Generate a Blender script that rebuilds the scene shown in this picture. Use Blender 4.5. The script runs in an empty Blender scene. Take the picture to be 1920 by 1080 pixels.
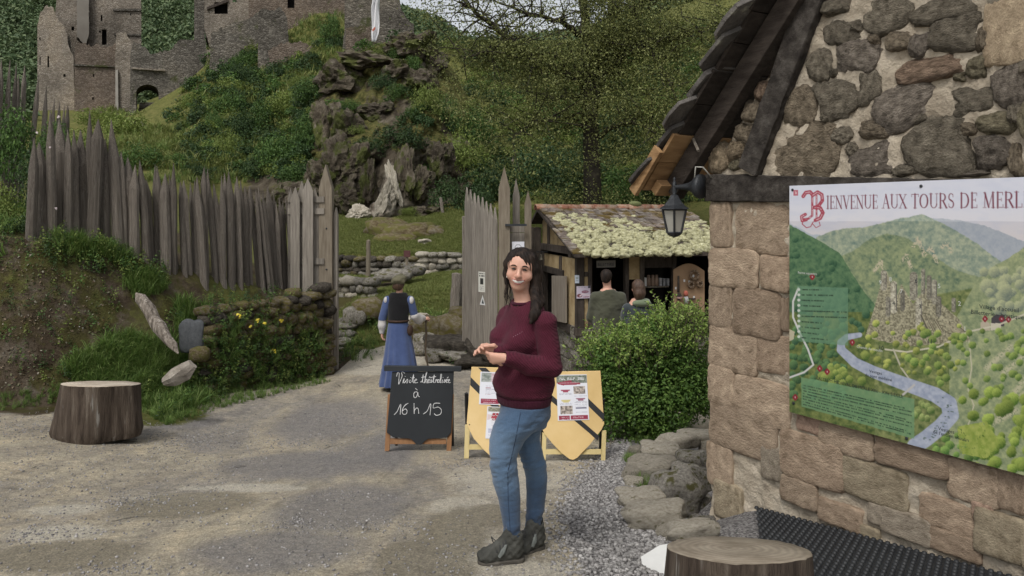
import bpy, bmesh, math, random
import numpy as np
from mathutils import Vector, Matrix, noise, Euler
from mathutils.bvhtree import BVHTree
from mathutils.geometry import tessellate_polygon

SC = bpy.context.scene
COL = SC.collection
R = math.radians
random.seed(7)
rng = np.random.default_rng(7)

# ------------------------------------------------------------------ camera
FPX, ZC, HY = 1450.0, 1.857, 400.0
cam_d = bpy.data.cameras.new('camera'); cam = bpy.data.objects.new('camera', cam_d); COL.objects.link(cam)
cam.location = (0, 0, ZC); cam.rotation_euler = (R(90), 0, 0)
cam_d.sensor_width = 36; cam_d.lens = FPX / 1920 * 36; cam_d.shift_y = -140 / 1920
cam_d.clip_start = 0.05; cam_d.clip_end = 2000
SC.camera = cam

# ------------------------------------------------------------------ sky and sun
wd = bpy.data.worlds.new('World'); SC.world = wd; wd.use_nodes = True
nt = wd.node_tree; nt.nodes.clear()
sk = nt.nodes.new('ShaderNodeTexSky'); sk.sky_type = 'NISHITA'; sk.sun_disc = False
SUN_EL, SUN_AZ = 56.0, 205.0          # azimuth clockwise from +Y: behind the camera, a little to the left
sk.sun_elevation = R(SUN_EL); sk.sun_rotation = R(SUN_AZ)
sk.air_density = 1.0; sk.dust_density = 3.0; sk.ozone_density = 1.0
hs = nt.nodes.new('ShaderNodeHueSaturation'); hs.inputs['Saturation'].default_value = 0.22
bg = nt.nodes.new('ShaderNodeBackground'); bg.inputs[1].default_value = 0.15
wo = nt.nodes.new('ShaderNodeOutputWorld')
nt.links.new(sk.outputs[0], hs.inputs['Color']); nt.links.new(hs.outputs[0], bg.inputs[0]); nt.links.new(bg.outputs[0], wo.inputs[0])
sl = bpy.data.lights.new('sun', 'SUN'); sl.energy = 1.5; sl.angle = R(14); sl.color = (1, .96, .9)
so = bpy.data.objects.new('sun', sl); COL.objects.link(so)
so.rotation_euler = (R(90 - SUN_EL), 0, R(180 - SUN_AZ)); so.location = (-5, -10, 30)
SC.view_settings.view_transform = 'Standard'; SC.view_settings.look = 'None'
SC.view_settings.exposure = 0.2; SC.view_settings.gamma = 1; SC.view_settings.use_curve_mapping = False
SC.cycles.max_bounces = 6; SC.cycles.transparent_max_bounces = 8

# ------------------------------------------------------------------ measuring helpers
def W(px, py, d):
    return Vector(((px - 960) / FPX * d, d, ZC - (py - HY) / FPX * d))
def PX(px, d): return (px - 960) / FPX * d
def ZP(py, d): return ZC - (py - HY) / FPX * d
def sm(a, b, x):
    t = np.clip((x - a) / (b - a), 0, 1); return t * t * (3 - 2 * t)
def vnoise(x, y, seed=0, octv=4):
    """cheap value noise on numpy arrays"""
    x = np.asarray(x, float); y = np.asarray(y, float); out = np.zeros(np.broadcast(x, y).shape); amp = 1.; tot = 0.
    for o in range(octv):
        xi = np.floor(x).astype(np.int64); yi = np.floor(y).astype(np.int64); fx = x - xi; fy = y - yi
        fx = fx * fx * (3 - 2 * fx); fy = fy * fy * (3 - 2 * fy)
        def h(a, b):
            n = (a * 374761393 + b * 668265263 + (seed + o) * 1442695041) & 0xffffffff
            n = ((n ^ (n >> 13)) * 1274126177) & 0xffffffff
            return ((n ^ (n >> 16)) & 0xffff) / 65535.
        v = (h(xi, yi) * (1 - fx) + h(xi + 1, yi) * fx) * (1 - fy) + (h(xi, yi + 1) * (1 - fx) + h(xi + 1, yi + 1) * fx) * fy
        out += amp * v; tot += amp; amp *= .5; x = x * 2.03 + 7.1; y = y * 2.03 + 3.3
    return out / tot

# ------------------------------------------------------------------ terrain height
_gy = [-8, 0, 3, 4.2, 6, 8, 9.5, 11.5, 13.2, 16, 20]
_gz = [.62, .42, .16, 0, -.28, -.56, -.71, -.77, -.83, -.85, -.85]
FC = np.array([-900, -300, 0, 150, 300, 450, 600, 750, 900, 1100, 1330, 1700, 2600], float)
FR = np.array([15.5, 17, 19, 22, 24, 24.35, 27, 31, 38, 46, 60, 72, 90, 130, 200, 320], float)
FZ = np.array([
 #-900 -300   0   150   300  450   600   750   900  1100  1330  1700 2600
 [1.2, 1.1,  .9,  .7,  .5,  .1, -.85, -.85, -.85, -.85, -.85, -.8, -.8],     # 15.5
 [1.4, 1.2, 1.0,  .8,  .6,  .3, -.65, -.50, -.55, -.75, -.85, -.8, -.8],     # 17
 [1.7, 1.5, 1.2, 1.0,  .8,  .4, -.15, -.10, -.05, -.3,  -.6, -.6, -.5],      # 19
 [2.1, 1.9, 1.5, 1.2, 1.0,  .5, -.09, -.07,  .03,  .2,   0,   0,   0],       # 22
 [2.4, 2.1, 1.7, 1.4, 1.2,  .6, -.06, -.04,  .10,  .3,  .3,  .3,  .3],       # 24
 [2.5, 2.2, 1.8, 1.5, 1.3,  .8,  .55,  .58,  .58,  .6,  .5,  .5,  .5],       # 24.35
 [3.0, 2.8, 2.3, 2.1, 2.0, 1.3, 1.05, 1.10, 1.05, 1.2, 1.2, 1.2, 1.2],       # 27
 [4.2, 4.0, 3.2, 3.0, 3.2, 2.1, 1.65, 1.65, 1.85, 2.4, 2.6, 2.6, 3.0],       # 31
 [6.5, 6.0, 5.0, 4.8, 4.8, 3.4, 2.5,  2.5,  3.2,  5.0, 5.5, 6.0, 7.0],       # 38
 [8.5, 8.0, 6.6, 6.3, 6.2, 7.4, 9.4, 10.6, 8.6,  8.0, 9.0, 10., 12.],       # 46
 [11., 10., 9.0, 8.7, 8.5, 12.6, 14.6, 13.2, 13.2, 12.5, 14., 16., 19.],     # 60
 [12., 11., 11.0, 11., 11.2, 19., 21.3, 17., 17., 16.5, 19., 22., 27.],      # 72
 [15., 14., 11., 11., 12., 20., 22.,  20.,  20.,  20., 26., 30., 36.],       # 90
 [26., 25., 24., 24., 26., 31., 31.,  30.,  26.,  28., 40., 48., 55.],       # 130
 [60., 58., 56., 55., 55., 54., 52.,  50.,  42.,  44., 60., 72., 80.],       # 200
 [110, 108, 105, 102, 98., 92., 88.,  80.,  64.,  68., 92., 112, 125]], float)
def far(x, y):
    yy = np.clip(y, FR[0], FR[-1]); px = np.clip(960 + FPX * x / yy, FC[0], FC[-1] - 1e-6)
    i = np.clip(np.searchsorted(FR, yy, 'right') - 1, 0, len(FR) - 2); j = np.clip(np.searchsorted(FC, px, 'right') - 1, 0, len(FC) - 2)
    a = (yy - FR[i]) / (FR[i + 1] - FR[i]); b = (px - FC[j]) / (FC[j + 1] - FC[j]); b = b * b * (3 - 2 * b)
    return (FZ[i, j] * (1 - b) + FZ[i, j + 1] * b) * (1 - a) + (FZ[i + 1, j] * (1 - b) + FZ[i + 1, j + 1] * b) * a
BX = [-14, -9, -7, -5.5, -4.7, -4.25, -3.3, -3.0]; BFY = [7.6, 8.3, 8.8, 9.2, 9.7, 10.7, 12.6, 13.4]
TX = [-14, -9, -5.95, -4.9, -3.75, -3.0]; TY = [8.3, 9.1, 10.0, 11.3, 13.0, 14.0]; TZ = [2.3, 1.95, 1.5, 1.02, .50, .35]
def G(x, y):
    x = np.asarray(x, float); y = np.asarray(y, float)
    g = np.interp(y, _gy, _gz)
    g = g + .10 * np.maximum(0, -3.2 - x) * (1 - sm(12, 15, y)) + .06 * np.clip((x - 1.2) / 1.0, 0, 1.6) * (1 - sm(6, 9, y))
    g = g + .03 * (vnoise(x * .9, y * .9, 3, 3) - .5) - .22 * np.exp(-(((x - 1.33) / .26) ** 2 + ((y - 5.75) / .6) ** 2))
    fy = np.interp(x, BX, BFY); ty = np.interp(x, TX, TY); tz = np.interp(x, TX, TZ)
    t = np.clip((y - fy) / np.maximum(ty - fy, .3), 0, 1)
    t = t + .10 * (vnoise(x * 2.1, y * 2.1, 11, 4) - .5) * 4 * t * (1 - t)
    t = np.clip(t, 0, 1) ** .8
    xl_ = np.where(y > 12.9, -.2326 * y, -3.0); wb = 1 - sm(xl_ - .25, xl_, x)
    bank = g + (np.maximum(tz, g) - g) * t * wb + .10 * (vnoise(x * 3, y * 3, 5, 3) - .5) * sm(0, .3, t) * wb
    f = far(x, y)
    f = f + (vnoise(x * .25, y * .25, 9, 5) - .5) * np.clip((y - 23.5) * .1, .12, 3.0)
    hs_ = (x - 1.446) * .5069 - (y - 5.59) * .862; ho_ = -(x - 1.446) * .862 - (y - 5.59) * .5069; mw = (1 - sm(1.28, 1.5, ho_)) * sm(.0, .25, hs_) * (y < 6)
    bank = bank * (1 - mw) + np.minimum(bank, -.118 + .323 * (hs_ - .47) / 2.73 - .03) * mw
    w = sm(15.2, 16.4, y)
    w = np.where(x < xl_ - .2, sm(13.5, 19, y), w)
    return bank * (1 - w) + f * w
def gz(x, y): return float(G(np.array([x]), np.array([y]))[0])
def gp(px, py, d0=1.5, d1=60):
    """world point where the sight line through a pixel of the photo meets the ground"""
    d = np.geomspace(d0, d1, 420); x = (px - 960) / FPX * d; z = ZC - (py - HY) / FPX * d; e = z - G(x, d)
    k = np.nonzero(e <= 0)[0]; k = k[0] if len(k) else len(d) - 1
    dd = d[k] if k == 0 or e[k] > 0 else d[k - 1] + (d[k] - d[k - 1]) * e[k - 1] / (e[k - 1] - e[k]); xx = (px - 960) / FPX * dd
    return Vector((xx, dd, gz(xx, dd)))

# ------------------------------------------------------------------ mesh building
class MB:
    def __init__(s): s.v = []; s.f = []; s.m = []; s.mi = 0
    def add(s, vs, fs):
        o = len(s.v); s.v.extend([tuple(v) for v in vs]); s.f.extend([tuple(i + o for i in f) for f in fs]); s.m.extend([s.mi] * len(fs)); return s
    def box(s, c, size, rot=None, taper=1.0):
        sx, sy, sz = [a / 2 for a in size]; vs = []
        for z in (-1, 1):
            k = taper if z > 0 else 1
            for x, y in ((-1, -1), (1, -1), (1, 1), (-1, 1)): vs.append(Vector((x * sx * k, y * sy * k, z * sz)))
        if rot is not None: vs = [rot @ v for v in vs]
        c = Vector(c); vs = [v + c for v in vs]
        return s.add(vs, [(3, 2, 1, 0), (4, 5, 6, 7), (0, 1, 5, 4), (1, 2, 6, 5), (2, 3, 7, 6), (3, 0, 4, 7)])
    def obox(s, o, ax, ay, az, r=None):
        """box from corner o with three edge vectors"""
        o = Vector(o); ax = Vector(ax); ay = Vector(ay); az = Vector(az)
        vs = [o, o + ax, o + ax + ay, o + ay]; vs += [v + az for v in vs]
        fs = [(3, 2, 1, 0), (4, 5, 6, 7), (0, 1, 5, 4), (1, 2, 6, 5), (2, 3, 7, 6), (3, 0, 4, 7)]
        if ax.cross(ay).dot(az) < 0: fs = [f[::-1] for f in fs]
        return s.add(vs, fs)
    def tube(s, pts, rad, n=8, cap=True, flat=1.0):
        pts = [Vector(p) for p in pts]; rad = [rad] * len(pts) if isinstance(rad, (int, float)) else rad
        t0 = (pts[1] - pts[0]).normalized(); up = Vector((0, 0, 1)) if abs(t0.z) < .9 else Vector((1, 0, 0))
        u = t0.cross(up).normalized(); vs = []; fs = []
        for i, p in enumerate(pts):
            t = (pts[min(i + 1, len(pts) - 1)] - pts[max(i - 1, 0)]).normalized()
            u = (u - t * u.dot(t)).normalized(); w = t.cross(u)
            for k in range(n):
                a = 2 * math.pi * k / n; vs.append(p + (u * math.cos(a) + w * math.sin(a) * flat) * rad[i])
        for i in range(len(pts) - 1):
            for k in range(n):
                fs.append((i * n + k, i * n + (k + 1) % n, (i + 1) * n + (k + 1) % n, (i + 1) * n + k))
        if cap: fs.append(tuple(range(n))[::-1]); fs.append(tuple((len(pts) - 1) * n + k for k in range(n)))
        return s.add(vs, fs)
    def rings(s, rs, cap=True):
        n = len(rs[0]); vs = [v for r in rs for v in r]; fs = []
        for i in range(len(rs) - 1):
            for k in range(n): fs.append((i * n + k, i * n + (k + 1) % n, (i + 1) * n + (k + 1) % n, (i + 1) * n + k))
        if cap: fs.append(tuple(range(n))[::-1]); fs.append(tuple((len(rs) - 1) * n + k for k in range(n)))
        return s.add(vs, fs)
    def prism(s, loops, fn, depth):
        """polygon (outer loop first, then holes) in 2-D, mapped to 3-D by fn(a, b), extruded by the vector depth"""
        depth = Vector(depth); P = [[Vector(fn(*p)) for p in L] for L in loops]
        flat2 = [[Vector((p[0], p[1], 0)) for p in L] for L in loops]; tris = tessellate_polygon(flat2)
        fl = [p for L in P for p in L]; n = len(fl); f2 = [p for L in flat2 for p in L]
        vs = fl + [p + depth for p in fl]; fs = []
        for t in tris:
            a, b, c = [f2[i] for i in t]
            if (b - a).cross(c - a).z < 0: t = (t[0], t[2], t[1])
            fs.append(tuple(t)); fs.append(tuple(i + n for i in reversed(t)))
        o = 0
        for L in P:
            k = len(L)
            for i in range(k): fs.append((o + i, o + i + n, o + (i + 1) % k + n, o + (i + 1) % k))
            o += k
        return s.add(vs, fs)
    def mesh(s, name, mats=None, smooth=False, fix=True):
        me = bpy.data.meshes.new(name); me.from_pydata(s.v, [], s.f)
        if mats:
            for m in (mats if isinstance(mats, (list, tuple)) else [mats]): me.materials.append(m)
            if max(s.m, default=0) > 0: me.polygons.foreach_set('material_index', s.m)
        if fix:
            bm = bmesh.new(); bm.from_mesh(me); bmesh.ops.recalc_face_normals(bm, faces=bm.faces); bm.to_mesh(me); bm.free()
        if smooth: me.polygons.foreach_set('use_smooth', [True] * len(me.polygons))
        me.update(); return me

def np_mesh(name, v, f, mat=None, smooth=False):
    v = np.asarray(v, np.float32); f = np.asarray(f, np.int32); me = bpy.data.meshes.new(name); k = f.shape[1]
    me.vertices.add(len(v)); me.vertices.foreach_set('co', v.ravel()); me.loops.add(f.size); me.loops.foreach_set('vertex_index', f.ravel())
    me.polygons.add(len(f)); me.polygons.foreach_set('loop_start', np.arange(0, f.size, k, dtype=np.int32))
    if smooth: me.polygons.foreach_set('use_smooth', np.ones(len(f), bool))
    me.update(calc_edges=True)
    if mat: me.materials.append(mat)
    return me
def vcol(me, name, c):
    c = np.asarray(c, np.float32)
    if c.shape[1] == 3: c = np.hstack([c, np.ones((len(c), 1), np.float32)])
    a = me.color_attributes.new(name, 'FLOAT_COLOR', 'POINT'); a.data.foreach_set('color', c.ravel())

def tag(o, label=None, cat=None, group=None, kind=None):
    if label: o['label'] = label
    if cat: o['category'] = cat
    if group: o['group'] = group
    if kind: o['kind'] = kind
    return o
def thing(name, label, cat, loc=(0, 0, 0), group=None):
    o = bpy.data.objects.new(name, None); o.location = loc; o.empty_display_size = .2; COL.objects.link(o); return tag(o, label, cat, group)
def link(name, me, parent=None, local=False):
    o = bpy.data.objects.new(name, me); COL.objects.link(o)
    if parent is not None:
        o.parent = parent
        if parent.type == 'EMPTY' and not local: o.matrix_parent_inverse = Matrix.Translation(-Vector(parent.location))
    return o
def part(name, mb, mat, parent=None, smooth=False, local=False, kind=None, label=None, bevel=0):
    me = mb.mesh(name, mat, smooth) if isinstance(mb, MB) else mb
    o = link(name, me, parent, local)
    if bevel:
        b = o.modifiers.new('bevel', 'BEVEL'); b.width = bevel; b.segments = 2; b.limit_method = 'ANGLE'; b.angle_limit = R(40)
    return tag(o, label, None, None, kind)
def copy_tree(o, parent=None):
    c = o.copy(); COL.objects.link(c)
    if parent is not None: c.parent = parent
    for ch in o.children: copy_tree(ch, c)
    return c

# ------------------------------------------------------------------ materials
def _new(name):
    m = bpy.data.materials.new(name); m.use_nodes = True; n = m.node_tree; n.nodes.clear(); return m, n
def N(n, typ, **kw):
    x = n.nodes.new(typ)
    for k, v in kw.items():
        if k in x.inputs: x.inputs[k].default_value = v
        else: setattr(x, k, v)
    return x
def mix(n, a, b, fac, mode='MIX'):
    x = n.nodes.new('ShaderNodeMix'); x.data_type = 'RGBA'; x.blend_type = mode
    for s, v in ((6, a), (7, b)):
        if isinstance(v, (tuple, list)): x.inputs[s].default_value = (*v, 1) if len(v) == 3 else v
        else: n.links.new(v, x.inputs[s])
    if isinstance(fac, (int, float)): x.inputs[0].default_value = fac
    else: n.links.new(fac, x.inputs[0])
    return x.outputs[2]
def mth(n, op, a, b=0.0, c=None):
    x = n.nodes.new('ShaderNodeMath'); x.operation = op
    for i, v in enumerate((a, b, c)):
        if v is None: continue
        if isinstance(v, (int, float)): x.inputs[i].default_value = v
        else: n.links.new(v, x.inputs[i])
    return x.outputs[0]
def ramp(n, fac, stops):
    x = n.nodes.new('ShaderNodeValToRGB'); e = x.color_ramp.elements
    while len(e) < len(stops): e.new(.5)
    for el, (p, c) in zip(e, stops): el.position = p; el.color = (*c, 1) if len(c) == 3 else c
    n.links.new(fac, x.inputs[0]); return x.outputs[0]
def coords(n, coord='Object', stretch=(1, 1, 1), rot=(0, 0, 0)):
    tc = N(n, 'ShaderNodeTexCoord'); mp = N(n, 'ShaderNodeMapping'); mp.inputs['Scale'].default_value = stretch; mp.inputs['Rotation'].default_value = rot
    n.links.new(tc.outputs[coord], mp.inputs[0]); return mp.outputs[0]
def noi(n, vec, scale, detail=5, rough=.6, dist=0):
    x = N(n, 'ShaderNodeTexNoise', Scale=scale, Detail=detail, Roughness=rough, Distortion=dist); n.links.new(vec, x.inputs['Vector']); return x.outputs[0]
def bumpn(n, h, strength, dist=.02, prev=None):
    b = N(n, 'ShaderNodeBump', Strength=strength, Distance=dist); n.links.new(h, b.inputs['Height'])
    if prev is not None: n.links.new(prev, b.inputs['Normal'])
    return b.outputs[0]
def finish(m, n, col, rough=.85, normal=None, spec=.25, trans=0, sheen=0, metal=0):
    p = N(n, 'ShaderNodeBsdfPrincipled'); p.inputs['Roughness'].default_value = rough; p.inputs['Specular IOR Level'].default_value = spec; p.inputs['Metallic'].default_value = metal
    if sheen: p.inputs['Sheen Weight'].default_value = sheen; p.inputs['Sheen Roughness'].default_value = .6
    if isinstance(col, (tuple, list)): p.inputs['Base Color'].default_value = (*col[:3], 1)
    else: n.links.new(col, p.inputs['Base Color'])
    if normal is not None: n.links.new(normal, p.inputs['Normal'])
    out = N(n, 'ShaderNodeOutputMaterial'); sh = p.outputs[0]
    if trans:
        t = N(n, 'ShaderNodeBsdfTranslucent'); ms = N(n, 'ShaderNodeMixShader', Fac=trans)
        if isinstance(col, (tuple, list)): t.inputs[0].default_value = (*col[:3], 1)
        else: n.links.new(col, t.inputs[0])
        n.links.new(sh, ms.inputs[1]); n.links.new(t.outputs[0], ms.inputs[2]); sh = ms.outputs[0]
    n.links.new(sh, out.inputs[0]); return m
def M(name, cols, scale=6, detail=6, rough=.85, bump=.3, bscale=None, stretch=(1, 1, 1), tint=False, island=0, spec=.2, lo=.3, hi=.7, coord='Object', bdist=.02, spots=None, sheen=0, metal=0, orand=0):
    m, n = _new(name); vec = coords(n, coord, stretch)
    f = noi(n, vec, scale, detail); k = len(cols)
    col = ramp(n, f, [(lo + (hi - lo) * i / max(k - 1, 1), c) for i, c in enumerate(cols)]) if k > 1 else None
    if col is None: col = mix(n, cols[0], tuple(c * .8 for c in cols[0]), f)
    if spots:      # (colour, scale, threshold, softness)
        sc, ss, th, so_ = spots; g = noi(n, vec, ss, 4); col = mix(n, col, sc, mth(n, 'SMOOTHSTEP', g, th, th + so_) if False else ramp(n, g, [(th, (0, 0, 0)), (min(th + so_, 1), (1, 1, 1))]))
    if tint:
        oi = N(n, 'ShaderNodeObjectInfo'); col = mix(n, col, oi.outputs['Color'], 1.0, 'MULTIPLY')
    if island or orand:
        if island: rnd = N(n, 'ShaderNodeNewGeometry').outputs['Random Per Island']; amt = island
        else: rnd = N(n, 'ShaderNodeObjectInfo').outputs['Random']; amt = orand
        v = mth(n, 'MULTIPLY_ADD', rnd, 2 * amt, 1 - amt); c = N(n, 'ShaderNodeCombineColor')
        for i in range(3): n.links.new(v, c.inputs[i])
        col = mix(n, col, c.outputs[0], 1.0, 'MULTIPLY')
    nm = bumpn(n, noi(n, vec, bscale or scale * 4, 6, .65), bump, bdist) if bump else None
    return finish(m, n, col, rough, nm, spec, sheen=sheen, metal=metal)
def LEAF(name, cols, trans=.3, nscale=.6, rough=.55, spec=.25, var=.35):
    m, n = _new(name); g = N(n, 'ShaderNodeNewGeometry'); k = len(cols)
    col = ramp(n, g.outputs['Random Per Island'], [(i / max(k - 1, 1), c) for i, c in enumerate(cols)])
    f = noi(n, coords(n, 'Object'), nscale, 3); v = mth(n, 'MULTIPLY_ADD', f, 2 * var, 1 - var); oi = N(n, 'ShaderNodeObjectInfo')
    v = mth(n, 'MULTIPLY', v, mth(n, 'MULTIPLY_ADD', oi.outputs['Random'], .3, .85)); c = N(n, 'ShaderNodeCombineColor')
    for i in range(3): n.links.new(v, c.inputs[i])
    col = mix(n, col, c.outputs[0], 1.0, 'MULTIPLY'); return finish(m, n, col, rough, None, spec, trans)

# ------------------------------------------------------------------ scattering
def scatter(name, pts, scl, rot, srcs, kind='stuff'):
    pts = np.asarray(pts, np.float32); me = bpy.data.meshes.new(name); me.vertices.add(len(pts)); me.vertices.foreach_set('co', pts.ravel())
    a = me.attributes.new('scl', 'FLOAT', 'POINT'); a.data.foreach_set('value', np.asarray(scl, np.float32))
    a = me.attributes.new('rot', 'FLOAT_VECTOR', 'POINT'); a.data.foreach_set('vector', np.asarray(rot, np.float32).ravel())
    a = me.attributes.new('pick', 'INT', 'POINT'); a.data.foreach_set('value', rng.integers(0, len(srcs), len(pts)).astype(np.int32))
    col = bpy.data.collections.new(name + '_source')
    for i, s in enumerate(srcs): col.objects.link(bpy.data.objects.new('%s_source_%d' % (name, i), s))
    gnt = bpy.data.node_groups.new(name, 'GeometryNodeTree')
    gnt.interface.new_socket('Geometry', in_out='INPUT', socket_type='NodeSocketGeometry'); gnt.interface.new_socket('Geometry', in_out='OUTPUT', socket_type='NodeSocketGeometry')
    gi = gnt.nodes.new('NodeGroupInput'); go = gnt.nodes.new('NodeGroupOutput'); ip = gnt.nodes.new('GeometryNodeInstanceOnPoints'); ci = gnt.nodes.new('GeometryNodeCollectionInfo')
    ci.inputs[0].default_value = col; ci.inputs['Separate Children'].default_value = True; ci.inputs['Reset Children'].default_value = True
    ip.inputs['Pick Instance'].default_value = True
    def na(nm, t):
        x = gnt.nodes.new('GeometryNodeInputNamedAttribute'); x.data_type = t; x.inputs[0].default_value = nm; return [o for o in x.outputs if o.enabled][0]
    L = gnt.links.new
    L(gi.outputs[0], ip.inputs['Points']); L(ci.outputs[0], ip.inputs['Instance']); L(na('pick', 'INT'), ip.inputs['Instance Index'])
    L(na('rot', 'FLOAT_VECTOR'), ip.inputs['Rotation']); L(na('scl', 'FLOAT'), ip.inputs['Scale']); L(ip.outputs[0], go.inputs[0])
    o = bpy.data.objects.new(name, me); COL.objects.link(o); md = o.modifiers.new('scatter', 'NODES'); md.node_group = gnt
    if kind: o['kind'] = kind
    return o

def leaves(P, Nrm, size, r=None, aspect=.55, fold=.18):
    """one folded leaf (two triangles sharing a midrib as a 4-gon pair) per point"""
    r = r or rng; P = np.asarray(P, float); n = len(P); Nrm = Nrm / (np.linalg.norm(Nrm, axis=1, keepdims=True) + 1e-9)
    t = r.normal(size=(n, 3)); t -= Nrm * (t * Nrm).sum(1, keepdims=True); t /= np.linalg.norm(t, axis=1, keepdims=True) + 1e-9
    b = np.cross(Nrm, t); s = np.broadcast_to(size, (n,))[:, None]
    v = np.stack([P - t * s * .5, P + b * s * aspect * .5 + Nrm * s * fold + t * s * .05, P + t * s * .5, P - b * s * aspect * .5 + Nrm * s * fold + t * s * .05], 1).reshape(-1, 3)
    i = np.arange(n)[:, None] * 4; f = np.concatenate([i + [0, 1, 2], i + [0, 2, 3]], 1).reshape(-1, 3)
    return v, f
# ================================================================== MATERIALS
m_mortar = M('mortar', [(.31, .26, .195), (.43, .37, .285), (.53, .465, .37)], 5, 9, .95, 1.0, 40, spots=((.25, .205, .15), 1.3, .55, .2), bdist=.02)
m_stone = M('field_stone', [(.5, .48, .45), (.85, .82, .77), (1.15, 1.12, 1.06), (1.55, 1.52, 1.46)], 3.2, 12, .95, 1.0, 13, tint=True, lo=.35, hi=.66, bdist=.09, spots=((.42, .40, .36), 2.4, .62, .1))
m_block = M('dressed_stone', [(.52, .49, .45), (.80, .77, .73), (.95, .93, .89), (1.2, 1.18, 1.13)], 2.6, 12, .95, .55, 12, tint=True, lo=.33, hi=.68, bdist=.05, spots=((.6, .56, .50), 1.9, .62, .12))
m_dry = M('dry_stone', [(.10, .09, .075), (.19, .175, .15), (.27, .25, .215), (.36, .34, .30)], 7, 9, .95, .9, 35, orand=.35, bdist=.03, spots=((.085, .08, .03), 2.2, .52, .12))
m_paledry = M('pale_stone', [(.25, .22, .175), (.37, .335, .27), (.47, .43, .36)], 6, 9, .95, .9, 30, orand=.25, bdist=.03, spots=((.14, .13, .07), 2.6, .6, .1))
m_humus = M('rust_moss', [(.05, .035, .02), (.09, .068, .035), (.14, .115, .07), (.2, .17, .12)], 6, 8, 1, .8, 30, spots=((.10, .095, .028), 2, .45, .12))
m_mossdry = M('mossy_stone', [(.075, .055, .03), (.12, .095, .055), (.17, .15, .11), (.26, .24, .2)], 6, 9, 1, .9, 35, orand=.3, bdist=.03, spots=((.10, .085, .022), 3, .48, .1))
m_wood = M('weathered_wood', [(.045, .036, .029), (.135, .115, .094), (.22, .19, .16), (.34, .305, .262)], 5, 10, .92, 1.0, 14, stretch=(6, 6, .55), orand=.28, bdist=.02, spots=((.40, .37, .33), 4, .60, .06))
m_plank = M('grey_plank', [(.12, .10, .08), (.18, .155, .125), (.235, .21, .175)], 5, 10, .9, .5, 16, stretch=(7, 7, .5), orand=.2, bdist=.01)
m_dark = M('dark_timber', [(.018, .015, .013), (.05, .043, .037), (.105, .094, .082)], 5, 9, .9, .9, 12, stretch=(2, 2, 2), bdist=.02, orand=.2)
m_soffit = M('dark_board', [(.02, .015, .012), (.035, .028, .023), (.055, .044, .036)], 4, 9, .9, .5, 16, stretch=(1.5, 1.5, 5), orand=.25)  # dark brown for the rafter and the older roof boards
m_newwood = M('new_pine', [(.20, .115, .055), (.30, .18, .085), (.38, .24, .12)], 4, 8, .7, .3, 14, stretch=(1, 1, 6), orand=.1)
m_slate = M('roof_slate', [(.05, .045, .04), (.09, .082, .075), (.14, .13, .115)], 6, 9, .8, .8, 25, orand=.3, spots=((.22, .21, .17), 6, .62, .06), bdist=.02)
m_iron = M('black_iron', [(.012, .014, .017), (.025, .028, .032)], 20, 4, .5, .3, 60, spec=.5)
m_glass = M('frosted_glass', [(.30, .29, .255), (.36, .35, .31)], 3, 3, .25, 0, spec=.5)
m_white = M('white_paint', [(.62, .62, .61), (.7, .7, .69)], 3, 4, .5, 0)
m_rubber = M('rubber', [(.010, .011, .013), (.018, .02, .022)], 8, 4, .55, .2, 60, spec=.4)

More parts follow.
